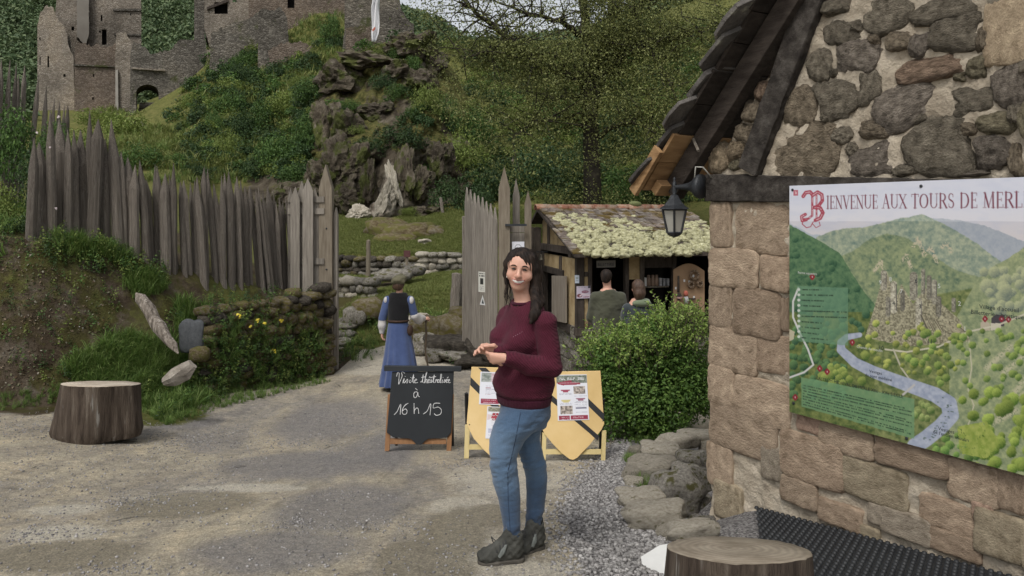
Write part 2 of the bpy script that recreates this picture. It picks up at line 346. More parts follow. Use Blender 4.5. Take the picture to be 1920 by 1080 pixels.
def ground_material():
    m, n = _new('earth_and_road'); vec = coords(n, 'Object'); vst = coords(n, 'Object', (1.0, .30, 1), (0, 0, R(15)))
    a = N(n, 'ShaderNodeVertexColor', layer_name='mask'); sp = N(n, 'ShaderNodeSeparateColor'); n.links.new(a.outputs[0], sp.inputs[0]); rock = a.outputs[1]
    b = N(n, 'ShaderNodeVertexColor', layer_name='mask2'); sq = N(n, 'ShaderNodeSeparateColor'); n.links.new(b.outputs[0], sq.inputs[0])
    big = noi(n, vst, .9, 7, .68, .8); mid = noi(n, vec, 6, 9, .75); fine = noi(n, vec, 70, 6, .8); lrg = noi(n, vst, 2.3, 7, .7, .5)
    road = ramp(n, big, [(.30, (.30, .278, .252)), (.42, (.345, .318, .275)), (.5, (.405, .362, .288)), (.6, (.47, .42, .325)), (.72, (.56, .503, .39))])
    road = mix(n, road, ramp(n, mid, [(.3, (.55, .55, .56)), (.5, (1, 1, 1)), (.7, (1.35, 1.3, 1.22))]), .8, 'MULTIPLY'); road = mix(n, road, ramp(n, lrg, [(.32, (.72, .71, .72)), (.5, (1, 1, 1)), (.66, (1.3, 1.24, 1.13))]), .8, 'MULTIPLY')
    # worn tracks, pale concrete and damp patches: shapes of their own
    edge = mth(n, 'ADD', sp.outputs[2], mth(n, 'ADD', mth(n, 'MULTIPLY_ADD', mid, .8, -.4), mth(n, 'MULTIPLY_ADD', lrg, 2.0, -1.0))); road = mix(n, road, mix(n, (.48, .44, .365), (.62, .575, .48), mid), ramp(n, edge, [(.3, (0, 0, 0)), (.72, (.85, .85, .85))]))
    edge = mth(n, 'ADD', sq.outputs[0], mth(n, 'MULTIPLY_ADD', mid, 1.1, -.55)); road = mix(n, road, (.27, .24, .18), ramp(n, edge, [(.36, (0, 0, 0)), (.62, (.85, .85, .85))]))
    edge = mth(n, 'ADD', sq.outputs[1], mth(n, 'MULTIPLY_ADD', mid, 1.1, -.55)); road = mix(n, road, (.245, .233, .228), ramp(n, edge, [(.3, (0, 0, 0)), (.7, (.75, .75, .75))]))
    vo = N(n, 'ShaderNodeTexVoronoi', Scale=75.0); n.links.new(vec, vo.inputs['Vector'])
    peb = ramp(n, vo.outputs['Distance'], [(.12, (1.5, 1.47, 1.4)), (.3, (1, 1, 1)), (.7, (.72, .72, .72))]); road = mix(n, road, peb, .7, 'MULTIPLY'); spk = noi(n, vec, 26, 4, .85); road = mix(n, road, ramp(n, spk, [(.30, (.4, .39, .38)), (.41, (1, 1, 1)), (.59, (1, 1, 1)), (.70, (1.6, 1.56, 1.5))]), .7, 'MULTIPLY'); v2 = N(n, 'ShaderNodeTexVoronoi', Scale=34.0); n.links.new(vec, v2.inputs['Vector']); road = mix(n, road, ramp(n, v2.outputs['Color'], [(.15, (.68, .67, .66)), (.5, (1, 1, 1)), (.9, (1.4, 1.37, 1.3))]), .38, 'MULTIPLY')
    road = mix(n, road, ramp(n, fine, [(.3, (.45, .45, .45)), (.42, (1, 1, 1)), (.62, (1, 1, 1)), (.75, (1.5, 1.5, 1.5))]), .6, 'MULTIPLY')
    crk = N(n, 'ShaderNodeTexVoronoi', Scale=1.3, feature='DISTANCE_TO_EDGE'); dv = coords(n, 'Object', (1, .5, 1), (0, 0, R(15)))
    wz = N(n, 'ShaderNodeTexNoise', Scale=3.0, Detail=6.0); n.links.new(dv, wz.inputs['Vector']); vm = N(n, 'ShaderNodeVectorMath', operation='ADD'); vs_ = N(n, 'ShaderNodeVectorMath', operation='SCALE', Scale=.45)
    n.links.new(wz.outputs['Color'], vs_.inputs[0]); n.links.new(dv, vm.inputs[0]); n.links.new(vs_.outputs[0], vm.inputs[1]); n.links.new(vm.outputs[0], crk.inputs['Vector'])
    cm = mth(n, 'MULTIPLY', ramp(n, crk.outputs['Distance'], [(0, (1, 1, 1)), (.022, (0, 0, 0))]), ramp(n, noi(n, vec, 1.7, 3), [(.60, (0, 0, 0)), (.68, (1, 1, 1))]))
    road = mix(n, road, (.06, .055, .05), mth(n, 'MULTIPLY', cm, .75))
    grass = ramp(n, noi(n, vec, 2.2, 8, .7), [(.3, (.075, .082, .026)), (.5, (.115, .12, .036)), (.7, (.17, .155, .055))]); grass = mix(n, grass, ramp(n, fine, [(.3, (.5, .5, .5)), (.7, (1.4, 1.4, 1.4))]), .8, 'MULTIPLY')
    earth = ramp(n, noi(n, vec, 3.1, 10, .72), [(.3, (.03, .022, .014)), (.45, (.062, .046, .03)), (.58, (.105, .083, .06)), (.72, (.18, .16, .13))]); earth = mix(n, earth, ramp(n, noi(n, vec, 1.1, 6), [(.48, (0, 0, 0)), (.6, (1, 1, 1))]), .0)
    earth = mix(n, earth, (.062, .058, .018), ramp(n, noi(n, vec, 1.6, 6, .7), [(.46, (0, 0, 0)), (.54, (.85, .85, .85))]))
    grav = ramp(n, vo.outputs['Color'], [(.2, (.10, .095, .095)), (.5, (.2, .19, .185)), (.8, (.33, .32, .31))])
    w = mth(n, 'MULTIPLY_ADD', mid, 1.0, -.5)
    col = mix(n, road, grav, ramp(n, mth(n, 'ADD', sp.outputs[1], w), [(.4, (0, 0, 0)), (.6, (1, 1, 1))]))
    col = mix(n, col, earth, ramp(n, mth(n, 'ADD', rock, w), [(.4, (0, 0, 0)), (.6, (1, 1, 1))]))
    col = mix(n, col, grass, ramp(n, mth(n, 'ADD', sp.outputs[0], w), [(.4, (0, 0, 0)), (.6, (1, 1, 1))]))
    nb = bumpn(n, mid, .7, .07); nb = bumpn(n, lrg, .5, .12, nb); nb = bumpn(n, spk, .8, .03, nb); nb = bumpn(n, fine, .6, .012, nb); nb = bumpn(n, vo.outputs['Distance'], .35, .008, nb)
    nb = bumpn(n, mth(n, 'MULTIPLY', cm, -1), .8, .02, nb)
    return finish(m, n, col, .95, nb, .12)
m_ground = ground_material()

# ================================================================== GROUND AND ROAD (one surface, two objects that share their border)
xs = np.concatenate([[-320, -240, -180, -130, -95, -70, -52, -40, -32, -26], np.arange(-22, -9, .4), np.arange(-9, 3.2, .075), np.arange(3.2, 16, .35), np.arange(16, 34, 1.2), [36, 42, 50, 60, 75, 95, 130, 180, 240, 320]])
ys = np.concatenate([[-60, -30, -15, -8, -4], np.arange(-2, 3, .5), np.arange(3, 15, .075), np.arange(15, 33, .16), np.arange(33, 48, .4), np.arange(48, 100, 1.3), np.arange(100, 330, 8)])
GX, GY = np.meshgrid(xs, ys); GZ = G(GX, np.maximum(GY, -8)); nx, ny = len(xs), len(ys)
gv = np.stack([GX, GY, GZ], -1).reshape(-1, 3)
ii = (np.arange(ny - 1)[:, None] * nx + np.arange(nx - 1)[None, :]).reshape(-1); gf = np.stack([ii, ii + 1, ii + nx + 1, ii + nx], 1)
fx_, fy_ = gv[:, 0], gv[:, 1]; bfy = np.interp(fx_, BX, BFY)
n1 = vnoise(fx_ * 1.6, fy_ * 1.6, 21, 4) - .5; n2 = vnoise(fx_ * 4.3, fy_ * 4.3, 22, 4) - .5
xlim = np.where(fy_ > 12.9, -.2326 * fy_, -2.95); inbank = (fx_ < xlim) * sm(-.05, .35, fy_ - bfy + .5 * n1)
lawn = sm(15.4, 15.9, fy_ + n1 * 1.2 + .35 * np.maximum(0, fx_ + 1.6) * (fx_ < 1))
pathp = np.exp(-((fx_ - np.interp(fy_, [15, 17, 19, 21, 23, 24.5], [-4.6, -4.5, -4.0, -3.4, -3.0, -2.9])) / .38) ** 2) * sm(14.8, 15.5, fy_) * (1 - sm(23, 24.3, fy_))
slope = np.abs(np.gradient(GZ, ys, axis=0)).reshape(-1)
grass_m = np.clip(np.maximum(lawn - .9 * pathp, inbank * (.45 + 1.0 * n1)), 0, 1)
tongue = np.exp(-(((fx_ + 4.35) / .75) ** 2 + ((fy_ - 9.35) / .85) ** 2))
grass_m = np.maximum(grass_m, np.clip(1.7 * tongue - .4, 0, 1))
earth_m = np.maximum(np.clip((fx_ < -2.95) * sm(-1.0, -.1, fy_ - bfy + 1.2 * n1), 0, 1), sm(.7, 1.5, slope + n2) * (fy_ > 28)); earth_m = np.maximum(earth_m, pathp * .8)
right_ed = np.maximum(0, 1 - np.abs(fx_ - 1.5) / .5) * (fy_ > 6.2) * (fy_ < 10)
grass_m = np.where((fy_ > 33) & (slope > 1.05 + 1.2 * n1), grass_m * .25, grass_m)
def blob(px, py, rx, ry):
    c = gp(px, py); e = gp(px, py - ry); q = gp(px + rx, py)
    return np.exp(-(((fx_ - c.x) / max(.05, abs(q.x - c.x))) ** 2 + ((fy_ - c.y) / max(.05, abs(e.y - c.y))) ** 2) ** 1.5)
def most(L): return np.clip(np.max([blob(*b) for b in L], 0), 0, 1)
pale_m = most([(960, 900, 130, 30), (870, 950, 70, 18), (1010, 860, 60, 20), (1010, 1068, 95, 22), (880, 1010, 60, 60), (650, 660, 90, 26), (760, 665, 120, 26), (870, 675, 80, 20), (700, 690, 90, 14), (470, 915, 130, 8), (330, 935, 90, 9), (110, 1000, 90, 16), (120, 955, 60, 9)])
wet_m = most([(850, 1000, 75, 55), (800, 1070, 110, 30), (760, 1040, 60, 30), (930, 965, 70, 22), (350, 945, 140, 26), (120, 1040, 160, 30)])
asph_m = most([(620, 790, 110, 45), (640, 950, 130, 45), (520, 1030, 170, 40), (560, 870, 160, 25), (700, 850, 90, 40), (330, 790, 90, 16)])
ge = np.interp(fy_, [3, 3.8, 4.4, 5.2, 6.2, 7.4, 8.6, 9], [.45, .36, .30, .34, .52, .85, 1.15, 1.3])
gravel_m = sm(-.06, .10, fx_ - ge + .15 * n1) * (1 - sm(8.0, 8.9, fy_)) * (fx_ < 3)
mask = np.stack([grass_m, gravel_m, pale_m, earth_m], 1); mask2 = np.stack([wet_m, asph_m, 0 * wet_m, 0 * wet_m + 1], 1)
isroad = (np.maximum(np.maximum(grass_m, inbank), lawn) < .5) & (np.abs(fx_) < 9) & (fy_ < 16.5); froad = isroad[gf].sum(1) >= 3
for nm, sel in (('road', froad), ('ground', ~froad)):
    f = gf[sel]; u, inv = np.unique(f, return_inverse=True)
    me = np_mesh(nm, gv[u], inv.reshape(-1, 4), m_ground, True); vcol(me, 'mask', mask[u]); vcol(me, 'mask2', mask2[u])
    o = link(nm, me); o['kind'] = 'structure'
gbvh = BVHTree.FromPolygons([tuple(v) for v in gv[:: 1]], [tuple(f) for f in gf]) if False else None
# ================================================================== STONE HOUSE ON THE RIGHT
HA = Vector((1.793, 5.0, 0)); HW = Vector((.5069, -.862, 0)); HN = Vector((-.862, -.5069, 0))   # wall direction (towards us), outward normal
def hs_t(px):
    k = (px - 960) / FPX; return (k * HA.y - HA.x) / (HW.x - k * HW.y)
T0 = hs_t(1335); HC = HA + HW * T0
def hsz(px, py):
    t = hs_t(px); d = HA.y + HW.y * t; return t - T0, ZP(py, d)
def hp(s, z, off=0.0): p = HC + HW * s + HN * off; return Vector((p.x, p.y, z))
house = thing('stone_house', 'stone house with timber lintel and slate eave behind the welcome panel', 'house', hp(0, -.5))
# gable edge line: follows the rafter
e0, e1 = hsz(1331, 322), hsz(1524, 0)
sl_ = (e1[1] - e0[1]) / (e1[0] - e0[0])
ss, zs = np.arange(0, 2.75, .019), np.arange(-.9, 3.3, .019)
S2, Z2 = np.meshgrid(ss, zs); edge_s = np.where(Z2 > e0[1], (Z2 - e0[1]) / sl_, 0)
disp = .034 * (vnoise(S2 * 6, Z2 * 6, 31, 4) - .5) + .034 * (vnoise(S2 * 22, Z2 * 22, 32, 3) - .5)
S3 = np.maximum(S2, edge_s); flare = .16 * np.clip((-.28 - Z2) / .3, 0, 1) * np.clip(1 - S2 / .35, 0, 1)
wv = np.stack([HC.x + HW.x * S3 + HN.x * (disp + flare), HC.y + HW.y * S3 + HN.y * (disp + flare), Z2], -1).reshape(-1, 3)
nn = len(ss); ii = (np.arange(len(zs) - 1)[:, None] * nn + np.arange(nn - 1)[None, :]).reshape(-1)
wf = np.stack([ii, ii + 1, ii + nn + 1, ii + nn], 1)
part('wall', np_mesh('wall', wv, wf, m_mortar, True), None, house)
mb = MB(); E = -HN
mb.obox(hp(.012, -.9, -.04), E * 4, HW * 3.25, (0, 0, e0[1] + .9)); part('rear_wall', mb, m_mortar, house)
# stones: 5 rough variants and 4 squared ones, each stone an object of its own
def rough_stone(seed, sub=3, flat=.5, sq=2.3, amp=.2):
    bm = bmesh.new(); bmesh.ops.create_icosphere(bm, subdivisions=sub, radius=1); o = Vector((seed * 7.3, seed * 3.1, 0))
    for v in bm.verts:
        c = v.co; k = (abs(c.x) ** sq + abs(c.y) ** sq + abs(c.z) ** sq) ** (-1 / sq); p = c * k
        p *= 1 + amp * noise.noise(c * 1.2 + o) + amp * .4 * noise.noise(c * 3.5 + o) + amp * .3 * noise.noise(c * 8 + o) + amp * .16 * noise.noise(c * 17 + o)
        v.co = p
    me = bpy.data.meshes.new('stone'); bm.to_mesh(me); bm.free(); me.polygons.foreach_set('use_smooth', [True] * len(me.polygons)); me.update(); return me
ROUGH = [rough_stone(i + 1, 4, .5, 3.0, .27) for i in range(9)]; SQUARE = [rough_stone(i + 20, 4, .5, 11, .085) for i in range(6)]
LOW = [rough_stone(i + 40, 2, .5, 3.0, .26) for i in range(8)]; MICRO = [rough_stone(i + 60, 1, .5, 3.0, .3) for i in range(6)]
for me in ROUGH: me.materials.append(m_stone)
for me in SQUARE: me.materials.append(m_block)
RZ = Matrix.Rotation(math.atan2(HW.y, HW.x), 4, 'Z')
def wall_stone(px, py, w, h, rot=0, tone=(1, 1, 1), sq=False, dep=.05, proud=.0):
    dep, proud = (random.uniform(.045, .06), random.uniform(-.032, -.022)) if sq else (random.uniform(.05, .07), random.uniform(-.036, -.022))
    s0, _ = hsz(px - w / 2, py); s1, _ = hsz(px + w / 2, py); s, z = hsz(px, py); d = HC.y + HW.y * s
    hw, hh = (s1 - s0) / 2 * (1.03 if sq else 1.13), h / FPX * d / 2 * (1.03 if sq else 1.13)
    me = random.choice(SQUARE if sq else ROUGH); o = bpy.data.objects.new('stone', me); COL.objects.link(o); o.parent = house
    o.matrix_parent_inverse = Matrix.Translation(-house.location)
    flip = random.choice((1, -1)); flip2 = random.choice((1, -1))
    o.matrix_basis = Matrix.Translation(hp(s, z, proud)) @ RZ @ Matrix.Rotation(R(rot), 4, 'Y') @ Matrix.Diagonal((hw * flip, dep, hh * flip2, 1))
    b = random.uniform(.82, 1.15) * (1 if sq else 1.14); o.color = (tone[0] * b, tone[1] * b, tone[2] * b, 1)
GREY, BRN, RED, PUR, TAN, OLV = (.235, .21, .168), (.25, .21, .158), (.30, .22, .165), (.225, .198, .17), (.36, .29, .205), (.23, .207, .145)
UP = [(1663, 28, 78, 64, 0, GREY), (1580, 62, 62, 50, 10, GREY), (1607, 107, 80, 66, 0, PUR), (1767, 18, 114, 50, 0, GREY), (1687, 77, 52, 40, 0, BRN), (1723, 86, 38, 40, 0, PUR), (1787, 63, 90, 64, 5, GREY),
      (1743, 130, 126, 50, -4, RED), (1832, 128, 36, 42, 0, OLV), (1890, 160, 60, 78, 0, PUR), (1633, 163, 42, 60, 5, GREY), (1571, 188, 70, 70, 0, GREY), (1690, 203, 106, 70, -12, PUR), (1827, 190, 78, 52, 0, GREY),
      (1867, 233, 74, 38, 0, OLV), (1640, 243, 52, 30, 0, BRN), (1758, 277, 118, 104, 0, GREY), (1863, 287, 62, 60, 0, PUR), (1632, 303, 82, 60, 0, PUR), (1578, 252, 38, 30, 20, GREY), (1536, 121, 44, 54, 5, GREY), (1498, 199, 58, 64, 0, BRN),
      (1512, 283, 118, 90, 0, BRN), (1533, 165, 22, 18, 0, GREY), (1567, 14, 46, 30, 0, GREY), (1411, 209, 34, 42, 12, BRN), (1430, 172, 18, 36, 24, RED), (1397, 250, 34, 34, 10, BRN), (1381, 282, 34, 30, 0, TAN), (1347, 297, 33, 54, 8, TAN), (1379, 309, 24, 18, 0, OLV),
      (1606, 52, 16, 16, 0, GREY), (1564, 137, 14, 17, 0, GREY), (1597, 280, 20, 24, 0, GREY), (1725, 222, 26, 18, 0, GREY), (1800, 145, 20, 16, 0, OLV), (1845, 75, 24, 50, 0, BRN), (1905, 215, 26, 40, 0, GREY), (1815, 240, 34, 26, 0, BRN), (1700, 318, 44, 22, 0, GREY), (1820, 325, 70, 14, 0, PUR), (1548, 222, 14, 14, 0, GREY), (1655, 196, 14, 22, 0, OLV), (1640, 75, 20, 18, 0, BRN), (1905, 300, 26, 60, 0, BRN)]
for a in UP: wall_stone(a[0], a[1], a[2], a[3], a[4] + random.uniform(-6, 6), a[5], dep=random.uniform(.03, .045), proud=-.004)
for a in ((1886, 60, 80, 120, TAN), (1890, -8, 70, 30, GREY), (1925, 110, 30, 50, GREY)): wall_stone(a[0], a[1], a[2], a[3], 0, a[4], True, .03)
LO = [(1353, 422, 38, 80, TAN), (1429, 428, 94, 92, TAN), (1376, 503, 86, 70, TAN), (1456, 513, 54, 62, BRN), (1352, 573, 42, 78, TAN), (1420, 587, 82, 86, BRN), (1473, 590, 16, 60, BRN), (1374, 655, 86, 78, TAN), (1451, 664, 62, 68, BRN),
      (1354, 722, 46, 70, TAN), (1428, 752, 100, 76, TAN), (1393, 803, 120, 90, TAN), (1351, 872, 44, 78, TAN), (1520, 785, 46, 50, RED), (1588, 820, 98, 58, TAN), (1523, 862, 112, 86, BRN), (1500, 922, 66, 48, TAN), (1577, 965, 80, 44, BRN), (1640, 905, 118, 72, OLV),
      (1710, 850, 130, 62, BRN), (1826, 905, 94, 74, TAN), (1897, 915, 50, 82, BRN), (1775, 965, 102, 58, BRN), (1876, 1003, 92, 82, OLV), (1700, 985, 92, 50, GREY), (1792, 1020, 96, 44, BRN), (1368, 940, 50, 66, OLV), (1450, 868, 40, 60, GREY), (1650, 965, 40, 40, GREY), (1620, 1000, 60, 34, OLV), (1555, 800, 14, 40, TAN), (1845, 960, 40, 36, RED)]
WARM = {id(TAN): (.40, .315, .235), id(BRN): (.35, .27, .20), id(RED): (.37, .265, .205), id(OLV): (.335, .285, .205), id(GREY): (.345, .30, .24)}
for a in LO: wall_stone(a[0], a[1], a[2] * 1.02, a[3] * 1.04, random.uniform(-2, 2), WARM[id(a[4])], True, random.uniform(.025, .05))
for i in range(13):           # the same masonry goes on past the picture's edge
    for j in range(4):
        s_, z_ = 1.86 + j * .25 + .06 * (i % 2), -.05 + i * .26 + random.uniform(-.03, .03); q = hp(s_, z_); px, py = 960 + FPX * q.x / q.y, HY + FPX * (ZC - z_) / q.y
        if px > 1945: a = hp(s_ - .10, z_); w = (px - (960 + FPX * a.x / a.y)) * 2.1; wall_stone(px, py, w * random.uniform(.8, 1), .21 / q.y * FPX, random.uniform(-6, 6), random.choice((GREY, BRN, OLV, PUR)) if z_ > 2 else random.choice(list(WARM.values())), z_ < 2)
# timbers
def hbeam(name, pa, pb, wpx, off, thick, mat, seed=0, n=14):
    """rough hewn timber lying in the wall plane between two photo points"""
    a, b = hsz(*pa), hsz(*pb); A, B = hp(a[0], a[1], off), hp(b[0], b[1], off); T = (B - A).normalized(); U = HN.cross(T).normalized(); rs = []
    for i in range(n + 1):
        f = i / n; c = A.lerp(B, f); ww = (wpx[0] * (1 - f) + wpx[1] * f) / FPX * c.y / 2; q = []
        for k, (x, y) in enumerate(((-1, -1), (-1, -.3), (-1, .4), (-1, 1), (-.2, 1), (.5, 1), (1, 1), (1, .3), (1, -.4), (1, -1), (.3, -1), (-.4, -1))):
            j = 1 + .13 * noise.noise(Vector((i * .9, k * .7, seed))); q.append(c + U * x * ww * j + HN * (y * thick * (1 + .2 * noise.noise(Vector((k, i * .7, seed + 5))))))
        rs.append(q)
    m_ = MB(); m_.rings(rs); return part(name, m_, mat, house, smooth=False, bevel=.006)
hbeam('lintel', (1328, 352), (1930, 362), (50, 46), -.015, .055, m_dark, 1, 30)
hbeam('brace', (1411, 322), (1536, -20), (46, 54), .03, .035, m_dark, 2)
a_, b_ = hsz(1283, 344), hsz(1503, -6)
T_ = Vector((HW.x * (b_[0] - a_[0]), HW.y * (b_[0] - a_[0]), b_[1] - a_[1])); UL = T_.length; UD = T_.normalized(); RN = E.cross(UD); RN = RN if RN.z > 0 else -RN
P0 = hp(a_[0], a_[1])
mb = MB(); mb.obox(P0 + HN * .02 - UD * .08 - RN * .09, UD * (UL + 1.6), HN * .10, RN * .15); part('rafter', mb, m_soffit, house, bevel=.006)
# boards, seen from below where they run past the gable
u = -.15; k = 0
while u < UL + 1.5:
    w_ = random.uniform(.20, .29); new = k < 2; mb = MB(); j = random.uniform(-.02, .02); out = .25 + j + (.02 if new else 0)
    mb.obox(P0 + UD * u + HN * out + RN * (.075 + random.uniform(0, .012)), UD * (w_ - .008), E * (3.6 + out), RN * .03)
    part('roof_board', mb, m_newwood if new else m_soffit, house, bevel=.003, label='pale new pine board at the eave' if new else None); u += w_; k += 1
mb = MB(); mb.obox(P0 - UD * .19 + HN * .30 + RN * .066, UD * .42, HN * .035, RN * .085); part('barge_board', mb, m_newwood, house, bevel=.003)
mb = MB(); mb.obox(P0 - UD * .12 + HN * .22 - RN * .01, E * .26, UD * .10, RN * .07); part('barge_board', mb, m_newwood, house, bevel=.003)
# slates at the verge: thick, ragged, lapped
def slate_mb(c, ax, ay, az, seed):
    m_ = MB(); n = 12; up, dn = [], []
    for i in range(n):
        a = 2 * math.pi * i / n; q = (abs(math.cos(a)) ** 4 + abs(math.sin(a)) ** 4) ** -.25; j = 1 + .13 * noise.noise(Vector((math.cos(a) * 2 + seed, math.sin(a) * 2, seed)))
        p = c + ax * math.cos(a) * q * j + ay * math.sin(a) * q * j; w = az * (1 + .4 * noise.noise(Vector((i * .8, seed, 1)))); up.append(p + w * .5); dn.append(p - w * .5)
    m_.rings([dn, up]); return m_
u = -.16; k = 0
while u < UL + 1.5:
    for r_ in range(3):
        c = P0 + UD * (u + .18 + random.uniform(-.03, .03)) + HN * (.08 + random.uniform(-.02, .05) - r_ * .46) + RN * (.135 + .012 * r_)
        tilt = (UD * .97 - RN * .17).normalized(); nrm = (RN * .97 + UD * .17).normalized()
        part('slate', slate_mb(c, E * random.uniform(.22, .27), tilt * random.uniform(.20, .25), nrm * random.uniform(.026, .045), k + 3.3 * r_), m_slate, house, bevel=.006)
    u += random.uniform(.21, .27); k += 1
mb = MB(); mb.obox(P0 - UD * .2 + RN * .2 - HN * 1.2, UD * (UL + 1.9), E * 3, RN * .05); part('roof', mb, m_slate, house)
mb = MB(); mb.tube([hp(.05, hsz(1335, 232)[1] + .02, .06), hp(.03, hsz(1335, 245)[1] - .05, .12)], .012, 6); 
mb2 = MB(); q = P0 + UD * .38 + HN * .12 + RN * .0; mb2.tube([q + RN * .05, q - RN * .09 + HN * .05], .011, 6); part('peg', mb2, m_plank, house)

# wall lantern
lp = hp(-.02, ZP(350, 5.6), .10); lant = thing('wall_lantern', 'black iron wall lantern with frosted panes at the house corner', 'lantern', lp)
xdir = (-HW * .93 + HN * .36).normalized()
base = lp
mb = MB(); prof = [(0, .088), (.02, .09), (.045, .078), (.07, .05), (.10, .03), (.14, .022), (.20, .016), (.225, .013)]
mb.rings([[base + xdir * (t - .02) + (Vector((0, 0, 1)) * math.sin(a) + xdir.cross(Vector((0, 0, 1))) * math.cos(a)) * r for a in np.linspace(0, 2 * math.pi, 20, endpoint=False)] for t, r in prof]); part('bracket', mb, m_iron, lant, True)
hub = base + xdir * .20; zv = Vector((0, 0, 1))
def ring4(c, r, n=6, ph=.3): return [c + Vector((math.cos(a + ph), math.sin(a + ph), 0)) * r for a in np.linspace(0, 2 * math.pi, n, endpoint=False)]
mb = MB(); mb.rings([ring4(hub + zv * z, r, 12) for z, r in ((.075, .004), (.06, .012), (.045, .007), (.03, .016), (0, .014), (-.03, .022), (-.05, .012), (-.07, .03))]); part('finial', mb, m_iron, lant, True)
mb = MB(); mb.rings([ring4(hub + zv * z, r) for z, r in ((-.06, .03), (-.09, .045), (-.135, .085), (-.155, .118), (-.162, .12), (-.163, .10))]); part('lantern_roof', mb, m_iron, lant)
mb = MB()
for p, q in zip(ring4(hub - zv * .165, .098), ring4(hub - zv * .335, .058)): mb.tube([p, q], .0085, 5)
for z, r in ((-.165, .098), (-.335, .058)):
    L = ring4(hub + zv * z, r); mb.tube(L + [L[0], L[1]], .008, 5)
mb.rings([ring4(hub + zv * z, r) for z, r in ((-.335, .06), (-.35, .055), (-.362, .03), (-.37, .004))]); part('cage', mb, m_iron, lant)
T4, B4 = ring4(hub - zv * .166, .092), ring4(hub - zv * .334, .053)
for i in range(6):
    mb = MB(); a, b, c, d = T4[i], T4[(i + 1) % 6], B4[(i + 1) % 6], B4[i]; nrm = (b - a).cross(d - a).normalized() * .003; mb.add([a, b, c, d, a + nrm, b + nrm, c + nrm, d + nrm], [(0, 1, 2, 3), (7, 6, 5, 4), (0, 4, 5, 1), (1, 5, 6, 2), (2, 6, 7, 3), (3, 7, 4, 0)]); part('pane', mb, m_glass, lant)
mb = MB(); pts = [lp + HN * -.06 + HW * .06 + zv * .06, lp + HW * .05 + zv * .135 + HN * .02, lp + HW * .0 + zv * .14 + HN * .04, lp + zv * .06 + HN * .05]; mb.tube(pts, .006, 6); part('cable', mb, m_glass, lant, True)
# ================================================================== WELCOME PANEL
def mcol(name, rough=.45, bump=0, spec=.4, attr='print'):
    m, n = _new(name); a = N(n, 'ShaderNodeVertexColor', layer_name=attr); return finish(m, n, a.outputs[0], rough, None, spec)
m_print = mcol('printed_panel', .38, 0, .35); m_paper = mcol('printed_paper', .6, 0, .25)
class Paint:
    def __init__(s, X, Y, bg): s.X, s.Y = X, Y; s.c = np.ones(X.shape + (3,)) * np.array(bg)
    def put(s, mask, col):
        m = np.clip(mask, 0, 1)[..., None]; s.c = s.c * (1 - m) + np.array(col) * m if not hasattr(col, 'shape') or col.ndim < 3 else s.c * (1 - m) + col * m
    def tone(s, a, b, t): t = np.clip(t, 0, 1)[..., None]; return np.array(a) * (1 - t) + np.array(b) * t
    def below(s, pts, soft=1.0, jit=0, seed=0):
        p = np.array(pts, float); y = np.interp(s.X, p[:, 0], p[:, 1]) + jit * (vnoise(s.X * .25, s.X * 0 + seed, seed, 3) - .5)
        return np.clip((s.Y - y) / soft, 0, 1) * (s.X >= p[0, 0] - .5) * (s.X <= p[-1, 0] + .5)
    def line(s, pts, w, soft=.7, closed=False):
        p = np.array(pts, float); w = np.broadcast_to(w, (len(p),)).astype(float); out = np.zeros(s.X.shape)
        for i in range(len(p) - 1):
            a, b = p[i], p[i + 1]; L = max(((b - a) ** 2).sum(), 1e-9); t = np.clip(((s.X - a[0]) * (b[0] - a[0]) + (s.Y - a[1]) * (b[1] - a[1])) / L, 0, 1)
            d = np.hypot(s.X - a[0] - t * (b[0] - a[0]), s.Y - a[1] - t * (b[1] - a[1])); ww = w[i] * (1 - t) + w[i + 1] * t
            out = np.maximum(out, np.clip((ww / 2 - d) / soft + .5, 0, 1))
        return out
    def poly(s, pts):
        p = np.array(pts, float); ins = np.zeros(s.X.shape, bool); n = len(p)
        for i in range(n):
            a, b = p[i], p[(i + 1) % n]; c = ((a[1] > s.Y) != (b[1] > s.Y)); xx = (b[0] - a[0]) * (s.Y - a[1]) / (b[1] - a[1] + 1e-12) + a[0]; ins ^= c & (s.X < xx)
        return ins.astype(float)
    def tree(s, x, y, r, lo, hi):
        i0 = np.hypot((s.X - x), (s.Y - y) * 1.0) < r * 1.25
        if not i0.any(): return
        X, Y = s.X[i0], s.Y[i0]; d = np.hypot(X - x, Y - y) / r; edge = d + .35 * (vnoise(X * .5, Y * .5, int(x * 7 + y) % 997, 3) - .5); m = np.clip((1 - edge) / .18, 0, 1)[:, None]
        sh = np.clip(.5 - (X - x) / r * .35 - (Y - y) / r * .55 + .5 * (vnoise(X * .6, Y * .6, int(x + y * 3) % 991, 3) - .5), 0, 1)[:, None]
        s.c[i0] = s.c[i0] * (1 - m) + (np.array(lo) * (1 - sh) + np.array(hi) * sh) * m

